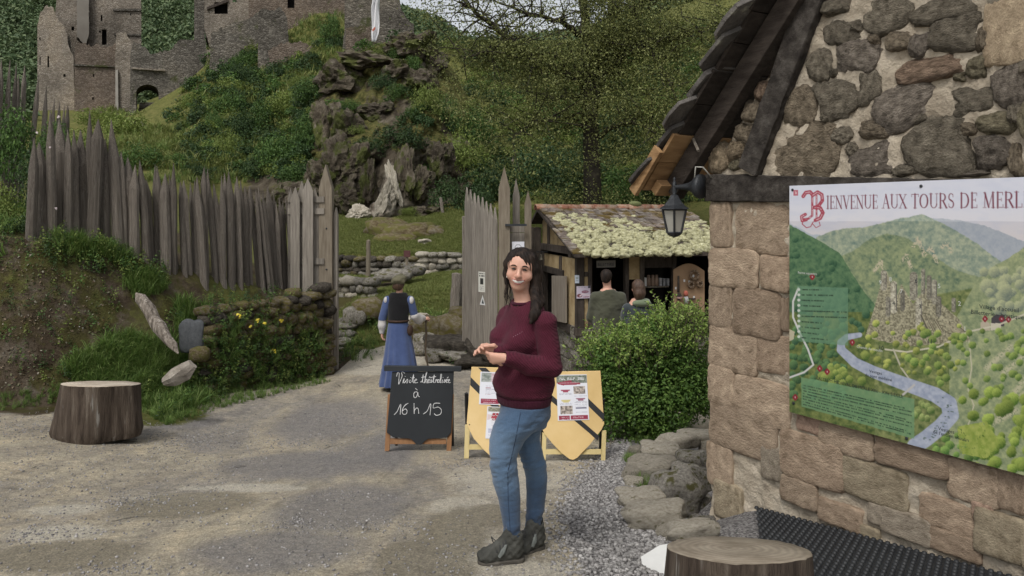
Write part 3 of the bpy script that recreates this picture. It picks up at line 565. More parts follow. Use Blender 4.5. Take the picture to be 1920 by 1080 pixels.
def hsz2(px, py, off=.066):
    k = (px - 960) / FPX; ax_, ay_ = HC.x + HN.x * off, HC.y + HN.y * off; t = (k * ay_ - ax_) / (HW.x - k * HW.y); return t, ZP(py, ay_ + HW.y * t)
sA, sB = hsz2(1480, 400)[0], hsz2(1936, 400)[0]; zT, zB = 2.032, .594
NU, NV = 440, 440
su, zv_ = np.linspace(sA, sB, NU), np.linspace(zT, zB, NV); SS, ZZ = np.meshgrid(su, zv_)
PW = np.stack([HC.x + HW.x * SS + HN.x * .065, HC.y + HW.y * SS + HN.y * .065, ZZ], -1)
IX = 960 + FPX * PW[..., 0] / PW[..., 1]; IY = HY + FPX * (ZC - ZZ) / PW[..., 1]          # artwork is drawn in one flat coordinate frame of the print
P = Paint(IX, IY, (.60, .61, .68))
n_a, n_b = vnoise(IX * .045, IY * .11, 1, 5), vnoise(IX * .16, IY * .16, 2, 5); n_c = vnoise(IX * .4, IY * .4, 3, 4)
P.put(np.clip((IY - 375) / 70, 0, 1) * .8, (.66, .62, .61)); P.put(np.clip(n_a * 2 - .8, 0, 1) * .5, (.50, .53, .63))
def crag(rid, a, b, k=1., seed=0):
    P.put(P.below(rid, 1.2, 3, seed), P.tone(a, b, (n_b * 1.0 + .45 * n_c + .35 * n_a - .38) * k))
crag([(1480, 418), (1525, 440), (1600, 440), (1932, 452)], (.42, .47, .52), (.50, .53, .56), 1, 2)
crag([(1750, 408), (1803, 413), (1845, 422), (1887, 438), (1932, 458)], (.36, .40, .45), (.47, .49, .52), 1, 3)
crag([(1530, 444), (1564, 431), (1592, 427), (1620, 426), (1648, 419), (1681, 410), (1706, 406), (1728, 401), (1748, 409), (1775, 422), (1803, 438), (1831, 455), (1859, 477), (1880, 492)], (.16, .24, .22), (.45, .48, .36), 1.2, 4)
crag([(1575, 480), (1600, 470), (1630, 448), (1662, 437), (1700, 445), (1735, 470), (1790, 505), (1840, 520)], (.10, .17, .13), (.36, .40, .24), 1.25, 5)
for (x, y, a, b) in ((1652, 490, 12, 34), (1700, 478, 8, 24), (1722, 447, 10, 30), (1745, 465, 12, 26), (1775, 455, 8, 16)): P.put(P.line([(x - a, y + b / 2), (x, y), (x + a, y + b)], 7, 3) * (n_c > .48), (.55, .50, .38))
crag([(1480, 421), (1525, 444), (1575, 474), (1595, 508), (1620, 547), (1650, 582)], (.035, .11, .07), (.17, .27, .15), 1.3, 6)
P.put((IY > 585) * 1., P.tone((.06, .11, .04), (.30, .33, .13), n_b * 1.3 - .2)); P.put(P.below([(1640, 590), (1700, 560), (1790, 545), (1932, 520)], 3), P.tone((.10, .15, .06), (.36, .38, .18), n_b * 1.4 - .25))
crag([(1780, 620), (1812, 560), (1835, 520), (1860, 500), (1887, 486), (1932, 455)], (.17, .23, .15), (.42, .45, .27), 1.2, 7)
rt = np.random.default_rng(5)
for i in range(70): x, y = rt.uniform(1484, 1625), rt.uniform(440, 640); (y > np.interp(x, [1480, 1575, 1625], [440, 490, 565])) and P.tree(x, y, rt.uniform(5, 9), (.03, .10, .06), (.15, .25, .14))
for i in range(34): x, y = rt.uniform(1845, 1930), rt.uniform(505, 590); P.tree(x, y, rt.uniform(8, 15), (.20, .24, .20), (.50, .52, .33))
# castle on its rock
P.put(P.poly([(1622, 632), (1640, 575), (1655, 520), (1665, 516), (1680, 560), (1690, 532), (1712, 570), (1735, 540), (1760, 565), (1800, 600), (1820, 640), (1700, 650)]), P.tone((.14, .13, .09), (.52, .49, .36), n_c * 1.7 - .3))
for (x, y0, y1, w, c) in ((1657, 512, 540, 11, .50), (1676, 533, 582, 12, .58), (1713, 517, 556, 15, .42), (1731, 508, 548, 8, .40), (1752, 529, 566, 10, .46), (1723, 565, 612, 12, .56), (1742, 520, 558, 9, .33), (1788, 562, 582, 8, .38), (1692, 548, 580, 8, .26), (1665, 560, 590, 9, .36), (1760, 560, 590, 10, .30)):
    P.put(P.line([(x, y0), (x, y1)], w) * (n_c > .16), P.tone((c * .45, c * .42, c * .34), (c * 1.15, c * 1.1, c * .9), n_c * 1.8 - .4)); P.put(P.line([(x + w * .4, y0), (x + w * .4, y1)], 1.6), (.16, .15, .14))
for i in range(16): x = rt.uniform(1725, 1800); P.put(P.line([(x, 590 + (x - 1725) * .3), (x + 14, 622)], 1.4), (.42, .38, .28) if i % 2 else (.14, .13, .10))
P.put(P.poly([(1858, 597), (1866, 590), (1882, 590), (1886, 600), (1882, 612), (1860, 612)]), (.10, .09, .10)); P.put(P.poly([(1838, 606), (1846, 599), (1856, 607), (1856, 620), (1838, 620)]), (.5, .45, .36)); P.put(P.poly([(1858, 606), (1876, 606), (1876, 619), (1858, 619)]), (.58, .54, .46))
# lower ground: paths, hedges, trees, river
for pts in ([(1880, 700), (1918, 670)], [(1900, 740), (1930, 700)], [(1870, 780), (1925, 735)], [(1850, 690), (1895, 650)], [(1850, 800), (1905, 770)]): P.put(P.line(pts, 10, 6) * (n_c > .42), (.52, .50, .36))
P.put(P.line([(1660, 655), (1700, 660), (1760, 650), (1815, 622), (1870, 610), (1932, 585)], 3), (.60, .57, .46)); P.put(P.line([(1817, 640), (1822, 690), (1815, 730), (1826, 760), (1818, 790), (1800, 830)], 2.5), (.55, .53, .40)); P.put(P.line([(1675, 655), (1690, 690), (1708, 715)], 3), (.52, .50, .40))
RIV = [(1612, 628), (1588, 632), (1577, 642), (1577, 656), (1603, 680), (1637, 697), (1675, 712), (1714, 726), (1753, 740), (1779, 757), (1783, 779), (1764, 800), (1737, 822), (1716, 836)]
def trees(n, x0, x1, y0, y1, r0, r1, lo, hi, avoid=16):
    L = sorted([(rt.uniform(y0, y1), rt.uniform(x0, x1)) for _ in range(n)]); rv = np.array(RIV); dn = np.stack([np.interp(np.linspace(0, 1, 80), np.linspace(0, 1, len(rv)), rv[:, k]) for k in (0, 1)], 1)
    for y, x in L:
        r = rt.uniform(r0, r1)
        if np.min(np.hypot(dn[:, 0] - x, dn[:, 1] - y)) > avoid * .5 + r: k = rt.uniform(.8, 1.25); P.tree(x, y, r, tuple(np.array(lo) * k), tuple(np.array(hi) * k))
trees(120, 1484, 1590, 610, 745, 5, 9, (.03, .09, .05), (.17, .28, .13)); trees(26, 1540, 1625, 665, 720, 6, 10, (.10, .18, .05), (.42, .48, .16), 20)
trees(50, 1610, 1800, 605, 700, 4, 8, (.10, .16, .04), (.50, .52, .18)); trees(70, 1700, 1930, 620, 730, 5, 9, (.07, .14, .04), (.36, .44, .15)); trees(20, 1715, 1775, 745, 800, 5, 8, (.09, .16, .05), (.40, .46, .2), 22)
trees(60, 1800, 1930, 730, 880, 7, 15, (.08, .15, .03), (.40, .48, .14), 24); trees(26, 1750, 1830, 800, 860, 6, 10, (.06, .14, .04), (.30, .42, .14), 20)
P.put(P.poly([(1795, 800), (1850, 790), (1875, 830), (1850, 860), (1800, 850)]) * (n_c > .3), P.tone((.26, .34, .08), (.44, .48, .16), n_b * 1.6 - .3))
P.put(P.line(RIV, [9, 12, 14, 16, 19, 22, 24, 26, 28, 30, 30, 30, 30, 30], 1.2), P.tone((.33, .37, .46), (.50, .53, .60), n_b * 1.5 - .2)); P.put(P.line([(1693, 740), (1714, 722)], 4), (.55, .53, .5))
for i in range(30): k = rt.uniform(0.65, .95); q = np.array(RIV); x = np.interp(k, np.linspace(0, 1, len(q)), q[:, 0]) + rt.uniform(-8, 8); y = np.interp(k, np.linspace(0, 1, len(q)), q[:, 1]) + rt.uniform(-6, 6); P.put(P.line([(x, y), (x + 2, y)], 1.8), (.15, .2, .18))
P.put(P.line([(1480, 708), (1508, 698), (1525, 684), (1515, 655), (1500, 625), (1487, 595), (1487, 565), (1497, 540)], 3.4), (.62, .62, .60)); P.put(P.poly([(1480, 617), (1490, 622), (1488, 636), (1480, 640)]), (.52, .48, .36))
P.put(P.poly([(1495, 536), (1590, 540), (1590, 648), (1497, 640)]) * .62, (.20, .34, .23)); LB = [(1502, 707), (1714, 748), (1714, 823), (1503, 762)]; P.put(P.poly(LB) * .72, (.22, .37, .22))
def words_(x0, y0, x1, y1, seed, h=1.5, col=(.05, .09, .06)):
    t = (IX - x0) / (x1 - x0); y = y0 + (y1 - y0) * t; gap = vnoise(IX * .55, IX * 0 + seed, seed, 1); letters = vnoise(IX * 1.6, IX * 0 + seed * 3, seed + 9, 1)
    P.put(np.clip((h - np.abs(IY - y)) / .8, 0, 1) * (t > 0) * (t < 1) * (gap > .26) * (.55 + .45 * (letters > .4)), col)
for k in range(10): words_(1503, 543 + k * 10, [1540, 1562, 1547, 1543, 1588, 1587, 1541, 1537, 1535, 1552][k], 543.6 + k * 10.4, 40 + k, 1.6); P.put(P.line([(1497.5, 543 + k * 9.8), (1498, 543 + k * 9.8)], 5), (.60, .64, .58))
for k in range(9):
    a, b = 717 + k * 5.1, 760 + k * 7.0
    if k: words_(1505, a, 1505 + (2.05 - .12 * (k % 3 == 1)) * 100, b - 1.5, 70 + k, 1.5)
for (x, y) in ((1523, 519), (1537, 691), (1551, 697), (1598, 642), (1491, 745), (1847, 598), (1878, 598), (1891, 599)): P.put(P.line([(x, y - 4), (x + 3, y), (x, y + 4), (x - 3, y), (x, y - 4)], 4.5), (.30, .04, .06)); P.put(P.line([(x, y - 1), (x, y + 1)], 1.6), (.6, .5, .5))
# title: serif capitals drawn from stems, hairlines and serifs on a unit em (y up)
K, k_ = .15, .065
def ser(x, y, w=.26): return [((x - w / 2, y), (x + w / 2, y), .055)]
def arc(cx, cy, rx, ry, a0, a1, w0, w1, n=12):
    out = []; pr = None
    for i in range(n + 1):
        a = R(a0 + (a1 - a0) * i / n); p = (cx + rx * math.cos(a), cy + ry * math.sin(a)); f = abs(math.cos(a)); w = w0 + (w1 - w0) * f
        if pr: out.append((pr, p, w))
        pr = p
    return out
GL = {'I': (.34, [((.17, 0), (.17, 1), K)] + ser(.17, .02) + ser(.17, .98)),
 'E': (.58, [((.16, 0), (.16, 1), K), ((.1, .975), (.5, .975), k_), ((.1, .025), (.53, .025), k_), ((.16, .52), (.42, .52), k_), ((.5, .98), (.5, .82), .05), ((.53, .02), (.53, .2), .05), ((.42, .43), (.42, .61), .05)]),
 'N': (.78, [((.14, 0), (.14, 1), k_), ((.12, .98), (.64, .02), K), ((.64, .02), (.64, 1), k_)] + ser(.14, .02) + ser(.64, .98) + ser(.1, .98, .2)),
 'V': (.72, [((.1, .98), (.37, .02), K), ((.37, .02), (.63, .98), k_)] + ser(.11, .98) + ser(.63, .98, .22)),
 'U': (.76, [((.15, .3), (.15, 1), K), ((.62, .3), (.62, 1), k_)] + arc(.385, .3, .235, .28, 180, 360, .07, .11) + ser(.15, .98) + ser(.62, .98, .22)),
 'A': (.76, [((.12, .02), (.37, 1.0), k_), ((.37, 1.0), (.63, .02), K), ((.2, .36), (.53, .36), k_)] + ser(.11, .02, .22) + ser(.64, .02)),
 'X': (.74, [((.1, .98), (.62, .02), K), ((.6, .98), (.1, .02), k_)] + ser(.11, .98) + ser(.61, .02) + ser(.59, .98, .22) + ser(.12, .02, .22)),
 'T': (.68, [((.33, 0), (.33, 1), K), ((.04, .97), (.62, .97), k_), ((.04, .97), (.04, .8), .05), ((.62, .97), (.62, .8), .05)] + ser(.33, .02)),
 'O': (.82, arc(.39, .5, .31, .47, 0, 360, .06, .16, 26)), 
 'R': (.72, [((.16, 0), (.16, 1), K), ((.1, .97), (.34, .97), k_), ((.16, .5), (.34, .5), k_), ((.36, .5), (.64, .02), K)] + arc(.34, .735, .2, .235, -90, 90, .06, .15) + ser(.16, .02) + ser(.64, .02, .2)),
 'S': (.58, arc(.28, .735, .17, .235, 40, 250, .06, .11) + [((.2, .56), (.38, .45), .15)] + arc(.28, .255, .19, .235, -140, 70, .06, .12) + [((.43, .9), (.43, .74), .05), ((.1, .1), (.1, .28), .05)]),
 'D': (.80, [((.16, 0), (.16, 1), K), ((.1, .97), (.36, .97), k_), ((.1, .03), (.36, .03), k_)] + arc(.36, .5, .32, .47, -90, 90, .06, .16, 18)),
 'M': (.94, [((.16, 0), (.2, 1), k_), ((.18, .98), (.46, .04), K), ((.46, .04), (.74, .98), k_), ((.76, 1), (.78, 0), K)] + ser(.16, .02, .2) + ser(.78, .02) + ser(.16, .98, .16) + ser(.78, .98, .16)),
 'L': (.58, [((.16, 0), (.16, 1), K), ((.1, .03), (.53, .03), k_), ((.53, .03), (.53, .24), .05)] + ser(.16, .98)), ' ': (.34, [])}
P.c = np.where((IY > 415)[..., None], np.clip(P.c, 0, 1) ** 1.22 * .96, P.c)
P2 = Paint(SS, ZZ, (0, 0, 0))
text = 'IENVENUE AUX TOURS DE MERLE'; s0 = hsz2(1549, 380)[0]
adv = sum(GL[c][0] for c in text[:-1]); hcap = .078; kx = (hsz2(1917.5, 380)[0] - s0) / adv; x = s0; TM = np.zeros(SS.shape); zb = ZP(391.5, 4.66)
for c in text:
    w, segs = GL[c]; big = 1.0
    for (a, b, t) in segs:
        pa = (x + a[0] * kx, zb + a[1] * hcap); pb = (x + b[0] * kx, zb + b[1] * hcap)
        sl2 = (np.abs(SS - x - w * kx / 2) < kx)
        cols = np.nonzero(sl2[0])[0]
        if len(cols) == 0: continue
        c0, c1 = cols[0], cols[-1] + 1; q = Paint(SS[:, c0:c1], ZZ[:, c0:c1], (0, 0, 0)); TM[:, c0:c1] = np.maximum(TM[:, c0:c1], q.line([pa, pb], t * kx * .82, .0035))
    x += w * kx
P.put(TM, (.17, .035, .06))
# ornate initial
B1 = [[(1506, 368), (1511, 361), (1519, 360), (1524, 366)], [(1512, 412), (1504, 414), (1503, 406), (1510, 402)], [(1523, 364), (1523, 404), (1516, 410), (1508, 411)], [(1531, 362), (1531, 411)], [(1524, 366), (1533, 360), (1541, 365), (1542, 376), (1535, 386), (1527, 389)], [(1527, 389), (1538, 390), (1543, 399), (1538, 409), (1529, 413)], [(1507, 411), (1504, 420), (1512, 427), (1520, 425), (1524, 417), (1530, 413)], [(1523, 419), (1530, 427), (1538, 423), (1536, 416)]]
for i, L in enumerate(B1): P.put(P.line(L, [7, 6, 4.2, 3.4, 6.5, 7, 1.8, 1.6][i]), (.34, .055, .085)); (i < 6) and P.put(P.line(L, 1.3) * (n_c > .45), (.60, .45, .48))
P.put(P.poly([(1488, 356), (1496, 356), (1496, 367), (1488, 367)]), (.42, .12, .16)); P.put(P.poly([(1490, 358), (1494, 358), (1494, 365), (1490, 365)]) * (n_c > .5), (.6, .4, .42))
panel = thing('welcome_panel', 'painted welcome panel with a bird\'s-eye map of castle and river screwed to the stone wall', 'panel', (PW[0, 0, 0], PW[0, 0, 1], zB))
v = PW.reshape(-1, 3); ii = (np.arange(NV - 1)[:, None] * NU + np.arange(NU - 1)[None, :]).reshape(-1); me = np_mesh('face', v, np.stack([ii, ii + NU, ii + NU + 1, ii + 1], 1), m_print, True)
vcol(me, 'print', P.c.reshape(-1, 3)); part('face', me, None, panel)
mb = MB(); mb.obox(hp(sA, zB, .0615), HW * (sB - sA), HN * -.02, (0, 0, zT - zB)); part('backing', mb, m_white, panel)
def disc(c, nrm, r, th, n=10):
    u = nrm.cross(Vector((0, 0, 1))).normalized(); w = nrm.cross(u); m_ = MB(); m_.rings([[c + nrm * h + (u * math.cos(a) + w * math.sin(a)) * q for a in np.linspace(0, 2 * math.pi, n, endpoint=False)] for h, q in ((0, r), (th * .6, r), (th, r * .5))]); return m_
for (px, py) in ((1486, 356), (1727, 349), (1488, 756), (1700, 822)):
    s_, z_ = hsz2(px, py); part('screw', disc(hp(s_, z_, .065), HN, .009, .005), m_iron, panel)
def text_mesh(txt, size, fn, shear=0, align='LEFT'):
    cu = bpy.data.curves.new('text', 'FONT'); cu.body = txt; cu.size = size; cu.shear = shear; cu.align_x = align; cu.resolution_u = 2; o = bpy.data.objects.new('text', cu); COL.objects.link(o)
    dg = bpy.context.evaluated_depsgraph_get(); me = bpy.data.meshes.new_from_object(o.evaluated_get(dg)); bpy.data.objects.remove(o); bpy.data.curves.remove(cu)
    for v in me.vertices: v.co = fn(v.co.x, v.co.y)
    me.update(); return me
m_ink = M('dark_ink', [(.03, .04, .045)], bump=0, rough=.6); m_inkw = M('pale_ink', [(.62, .64, .6)], bump=0, rough=.6); m_inkr = M('red_ink', [(.28, .03, .05)], bump=0, rough=.6)
def ptext(txt, px, py, size, mat, slope=0, name='lettering'):
    s_, z_ = hsz2(px, py); me = text_mesh(txt, size, lambda a, b: hp(s_ + a, z_ + b + a * slope, .0662)); me.materials.clear(); me.materials.append(mat); part(name, me, None, panel)
ptext("Village d'accueil", 1836, 578, .030, m_ink); ptext('Billetterie - boutique - expo', 1820, 588, .030, m_ink); ptext('CASTRUM MÉDIÉVAL DE MERLE XIIe - XVe SIÈCLE', 1530, 711, .026, m_ink)
ptext('Vestiges', 1630, 698, .024, m_ink); ptext('du pont médiéval', 1622, 705, .024, m_ink); ptext('Vestiges', 1759, 806, .026, m_ink); ptext("de l'ancien moulin", 1749, 812, .026, m_ink); ptext('Chemin du moulin', 1606, 652, .022, m_inkw); ptext('Ferme équestre', 1496, 513, .022, m_inkw)
for t_, x_, y_, m_ in (('9', 1648, 533, m_inkw), ('8', 1667, 527, m_inkw), ('7', 1687, 550, m_inkw), ('6', 1715, 530, m_ink), ('5', 1758, 540, m_inkw), ('4', 1673, 572, m_ink), ('3', 1722, 578, m_ink), ('2', 1796, 573, m_inkw), ('1', 1806, 620, m_inkw), ('10', 1647, 655, m_ink), ('11', 1738, 643, m_ink)): ptext(t_, x_, y_, .034, m_)
# ================================================================== BOARDS, STUMPS, MAT, STONE BORDER
m_chalkb = M('blackboard', [(.012, .014, .016), (.018, .021, .024)], 3, 5, .55, .05, spec=.3); m_chalk = M('chalk', [(.5, .5, .5), (.7, .7, .7)], 90, 2, .95, 0)
m_legw = M('varnished_leg', [(.20, .10, .045), (.29, .155, .075)], 5, 7, .6, .3, 14, stretch=(5, 5, .7)); m_yel = M('yellow_board', [(.56, .39, .165), (.64, .46, .21), (.70, .52, .26)], 2.2, 6, .5, .08, 30)
m_yleg = M('yellow_leg', [(.50, .40, .18), (.60, .49, .25)], 4, 6, .6, .2, 14, stretch=(5, 5, .7)); m_tape = M('black_tape', [(.014, .014, .015), (.022, .022, .022)], 5, 3, .4, .05, spec=.4)
def board_plane(px0, py0, tilt, yaw=0):
    g = gp(px0, py0); d0 = g.y
    def f(px, py, off=0.0):
        d = d0 + tilt * (py0 - py) + yaw * (px - px0) - off; return W(px, py, d)
    return f, g
f, g = board_plane(785, 846, .0011, .0004)
cb = thing('chalkboard', 'black chalkboard easel with a white handwritten visit time standing on the road', 'chalkboard', g)
mb = MB(); mb.prism([[(735, 697), (851, 697), (846, 811), (838, 821), (803, 823), (797, 827), (790, 834), (781, 834), (775, 827), (770, 823), (737, 820), (725, 811)]], lambda a, b: f(a, b, .012), (0, .014, 0)); part('board', mb, m_chalkb, cb, bevel=.003)
mb = MB(); mb.prism([[(720, 686.5), (865, 688), (865, 697), (720, 696)]], lambda a, b: f(a, b, .03), (0, .05, 0)); part('top_rail', mb, m_chalkb, cb, bevel=.003)
for a, b in ((721, 731), (837, 847)):
    mb = MB(); k = .5; mb.prism([[(a, 846), (b - 1, 846), (b + 4, 740), (a + 6, 740)]], lambda x, y: f(x, y, -.004), (0, .03, 0)); part('leg', mb, m_legw, cb, bevel=.003)
mb = MB(); mb.prism([[(731, 822.5), (837, 823), (837, 833), (731, 833)]], lambda x, y: f(x, y, -.008), (0, .02, 0)); part('crossbar', mb, m_legw, cb, bevel=.003)
for a in (733, 841):
    p0 = f(a + 6, 700, -.04); q = gp(a + 6, 834); q = Vector((p0.x + .0, g.y + .33, gz(p0.x, g.y + .33))); mb = MB(); mb.tube([p0, q], .016, 4); part('leg', mb, m_tape, cb)
CH = [[(248, 205), (255, 172), (268, 158), (276, 180), (272, 240), (270, 288), (290, 245), (308, 195), (300, 165), (315, 155), (335, 170)], [(312, 275), (325, 232), (330, 232), (322, 265), (332, 272), (345, 250)], [(336, 208), (340, 203)], [(345, 265), (362, 232), (368, 250), (362, 272), (350, 272)], [(385, 270), (392, 238), (388, 268), (400, 270)], [(396, 217), (400, 212)], [(410, 265), (430, 180), (424, 262), (436, 272)], [(408, 222), (440, 215)], [(440, 255), (462, 240), (452, 232), (440, 250), (445, 272), (475, 268)],
 [(500, 262), (520, 255), (532, 180), (525, 255), (535, 272)], [(512, 215), (552, 208)], [(545, 270), (560, 200), (572, 160), (565, 162), (552, 230), (548, 275), (560, 240), (572, 235), (570, 272), (580, 270)], [(580, 258), (598, 240), (588, 234), (580, 255), (588, 272), (600, 266)], [(592, 215), (605, 205)], [(620, 240), (606, 245), (606, 268), (620, 262), (622, 238), (622, 270)], [(604, 222), (614, 212), (624, 222)], [(632, 265), (650, 185), (642, 262), (652, 270)], [(625, 212), (668, 205)], [(660, 270), (668, 235), (674, 245), (682, 238), (680, 265)], [(700, 238), (685, 245), (685, 268), (700, 262), (702, 236), (702, 270)], [(712, 265), (728, 190), (718, 185), (714, 262), (724, 270)], [(738, 238), (732, 268), (742, 270)], [(740, 217), (744, 212)], [(748, 268), (762, 236), (766, 256), (752, 272)], [(775, 256), (790, 242), (782, 234), (774, 252), (780, 270), (792, 264)], [(785, 222), (800, 208)], [(798, 256), (814, 244), (806, 234), (798, 252), (804, 272), (822, 266)],
 [(470, 370), (440, 372), (430, 405), (440, 430), (462, 418), (475, 372), (478, 410), (494, 420)], [(448, 330), (470, 350)], [(222, 612), (255, 575), (292, 498), (286, 610)], [(372, 488), (330, 520), (308, 570), (318, 605), (350, 602), (360, 570), (340, 550), (312, 570)], [(434, 488), (436, 600), (440, 565), (460, 540), (478, 550), (484, 600)], [(530, 605), (575, 570), (612, 492), (604, 618)], [(712, 490), (650, 492), (640, 540), (690, 530), (725, 560), (715, 605), (670, 618), (648, 598)]]
mb = MB()
for L in CH:
    p = [f(700 + x / 5.683, 670 + y / 5.684, .0135) for x, y in L]; q = []
    for i in range(len(p) - 1):
        a, b, c, d_ = p[max(i - 1, 0)], p[i], p[i + 1], p[min(i + 2, len(p) - 1)]
        for t in (0, .25, .5, .75): q.append(.5 * ((2 * b) + (c - a) * t + (2 * a - 5 * b + 4 * c - d_) * t * t + (3 * b - a - 3 * c + d_) * t ** 3))
    q.append(p[-1]); mb.tube(q, [.0032 * random.uniform(.8, 1.25) for _ in q], 5)
part('lettering', mb, m_chalk, cb)

def poster(name, label, fn, tl, tr, br, bl, art, nu=70, nv=100, cat='poster', group=None, root=True):
    U, V_ = np.meshgrid(np.linspace(0, 1, nu), np.linspace(0, 1, nv)); pa = Paint(U * 100, V_ * 100 * 1.414, (.66, .67, .72)); art(pa)
    c = [np.array(fn(*p)) for p in (tl, tr, br, bl)]; u, v = U[..., None], V_[..., None]; Pq = (c[0] * (1 - u) + c[1] * u) * (1 - v) + (c[3] * (1 - u) + c[2] * u) * v
    vv = Pq.reshape(-1, 3); th = np.array([0, .002, 0]); n_ = nu * nv; ii = (np.arange(nv - 1)[:, None] * nu + np.arange(nu - 1)[None, :]).reshape(-1)
    q = np.stack([ii, ii + nu, ii + nu + 1, ii + 1], 1); me = np_mesh(name, np.vstack([vv, vv + th]), np.vstack([q, q[:, ::-1] + n_]), m_paper); vcol(me, 'print', np.vstack([pa.c.reshape(-1, 3)] * 2))
    o = link(name, me); return tag(o, label, cat, group)
def bars(pa, x0, x1, ys, h, col, seed=0):
    for i, y in enumerate(ys): pa.put(pa.poly([(x0, y), (x1, y), (x1, y + h), (x0, y + h)]) * (vnoise(pa.X * .9, pa.X * 0 + y, seed + i, 1) > .3), col)
def box_(pa, x0, y0, x1, y1, col, k=1): pa.put(pa.poly([(x0, y0), (x1, y0), (x1, y1), (x0, y1)]) * k, col)
DR, LN, GRN = (.26, .035, .065), (.30, .30, .36), (.13, .15, .12)
def art_a(pa):
    nz = vnoise(pa.X * .25, pa.Y * .25, 4, 4); box_(pa, 0, 2, 100, 27, (0, 0, 0)); m = pa.poly([(0, 2), (100, 2), (100, 27), (0, 27)]); pa.put(m, pa.tone((.07, .085, .07), (.27, .30, .24), nz * 1.6 - .3))
    for x0, x1 in ((8, 28), (36, 60), (70, 90)): bars(pa, x0, x1, (9, 14), 3, (.6, .6, .6), 3)
    pa.put(pa.poly([(2, 24), (48, 17), (50, 23), (78, 26), (78, 31), (20, 33), (4, 29)]), DR); bars(pa, 10, 70, (25.5,), 1.6, (.55, .4, .42), 5)
    for (x, y, c) in ((28, 46, (.30, .06, .10)), (28, 78, (.55, .48, .22)), (76, 73, (.28, .12, .17))): pa.put(pa.poly([(x - 16, y), (x + 16, y), (x + 13, y + 5), (x + 9, y + 5), (x + 9, y + 9), (x - 9, y + 9), (x - 9, y + 5), (x - 13, y + 5)]), c)
    bars(pa, 8, 48, (40, 58, 61, 70, 88, 91), 1.2, LN, 6); bars(pa, 56, 96, (66, 84, 87, 92), 1.2, LN, 7); box_(pa, 58, 102, 94, 106, (.12, .12, .18)); bars(pa, 58, 95, (98, 110, 113, 116), 1.2, LN, 9)
    for (x0, y0, x1, y1, s_) in ((54, 36, 92, 60, 1), (10, 96, 48, 122, 2)): m = pa.poly([(x0, y0), (x1, y0), (x1, y1), (x0, y1)]); pa.put(m, pa.tone((.06, .05, .045), (.55, .48, .42), vnoise(pa.X * .22, pa.Y * .2, s_, 3) * 1.7 - .35))
    box_(pa, 4, 127, 38, 139, DR); box_(pa, 42, 127, 97, 139, DR); bars(pa, 12, 34, (130, 136), 1.6, (.6, .5, .52), 2); bars(pa, 48, 82, (131, 134), 1.2, (.55, .4, .42), 8)
def art_b(pa):
    m = pa.poly([(3, 4), (97, 4), (97, 44), (3, 44)]); pa.put(m, pa.tone((.12, .15, .13), (.42, .44, .42), vnoise(pa.X * .12, pa.Y * .12, 6, 4) * 1.6 - .3)); box_(pa, 34, 4, 97, 44, (.60, .48, .52), .8); bars(pa, 36, 90, (10, 20, 30), 4, (.3, .1, .15), 4)
    bars(pa, 18, 70, (60, 74, 80, 86, 92), 1.8, LN, 2); bars(pa, 18, 36, (68, 96), 2.0, DR, 4); box_(pa, 5, 116, 60, 138, DR); box_(pa, 64, 116, 97, 138, DR); bars(pa, 10, 52, (120, 130), 3, (.55, .36, .4), 8)
def art_c(pa):
    m = pa.poly([(3, 2), (97, 2), (97, 22), (3, 22)]); pa.put(m, pa.tone((.08, .09, .06), (.40, .38, .30), vnoise(pa.X * .3, pa.Y * .3, 7, 4) * 1.6 - .3)); pa.put(pa.poly([(22, 28), (97, 26), (97, 62), (20, 60), (16, 48)]), (.36, .05, .07)); pa.put(pa.poly([(2, 34), (20, 36), (14, 56), (2, 60)]), (.6, .5, .5))
    bars(pa, 20, 92, (70, 76, 82, 88), 1.6, LN, 3); box_(pa, 8, 96, 92, 116, (.48, .50, .60)); bars(pa, 10, 90, (100, 104, 108, 112, 122, 128), 1.5, LN, 5)
def shield(label, px0, py0, poly, stripes, legs, bar, yaw=0.0):
    f, g = board_plane(px0, py0, .0011, yaw); t = thing('shield_board', label, 'sign', g)
    mb = MB(); mb.prism([poly], lambda a, b: f(a, b, .014), (0, .016, 0)); part('shield_panel', mb, m_yel, t, bevel=.003)
    for q in stripes: mb = MB(); mb.prism([q], lambda a, b: f(a, b, .0155), (0, .001, 0)); part('tape_stripe', mb, m_tape, t)
    for a, b, y0 in legs:
        mb = MB(); mb.prism([[(a, py0), (b, py0), (b + 2, y0), (a + 2, y0)]], lambda x, y: f(x, y, -.004), (0, .03, 0)); part('leg', mb, m_yleg, t, bevel=.003)
        p0 = f((a + b) / 2, y0 - 60, -.04); q = Vector((p0.x, g.y + .40, gz(p0.x, g.y + .40))); mb = MB(); mb.tube([p0, q], .018, 4); part('leg', mb, m_tape, t)
    mb = MB(); mb.prism([[(legs[0][1], bar), (legs[1][0], bar), (legs[1][0], bar + 9), (legs[0][1], bar + 9)]], lambda x, y: f(x, y, -.008), (0, .02, 0)); part('crossbar', mb, m_yleg, t)
    for q in (poly[2], poly[-2]): part('screw', disc(f(q[0] * .96 + px0 * .04, q[1] - 6, .0145), Vector((0, -1, 0)), .006, .003), m_iron, t)
    return f
RS = [(1034, 697.5), (1126, 695.5), (1133, 795), (1128, 806), (1106, 834), (1083, 858), (1075, 862.5), (1068, 861), (1052, 849), (1036, 832), (1021, 814), (1013, 796), (1011, 780)]
fr = shield('yellow shield-shaped easel board by the bush with a black double stripe', 1074, 865, RS, [[(1013, 735), (1013, 722), (1124, 818), (1120, 826), (1105, 812)], [(1062, 721), (1071, 716), (1133, 776), (1132.6, 790)]], [(1015, 1023, 812), (1127, 1135, 808)], 843)
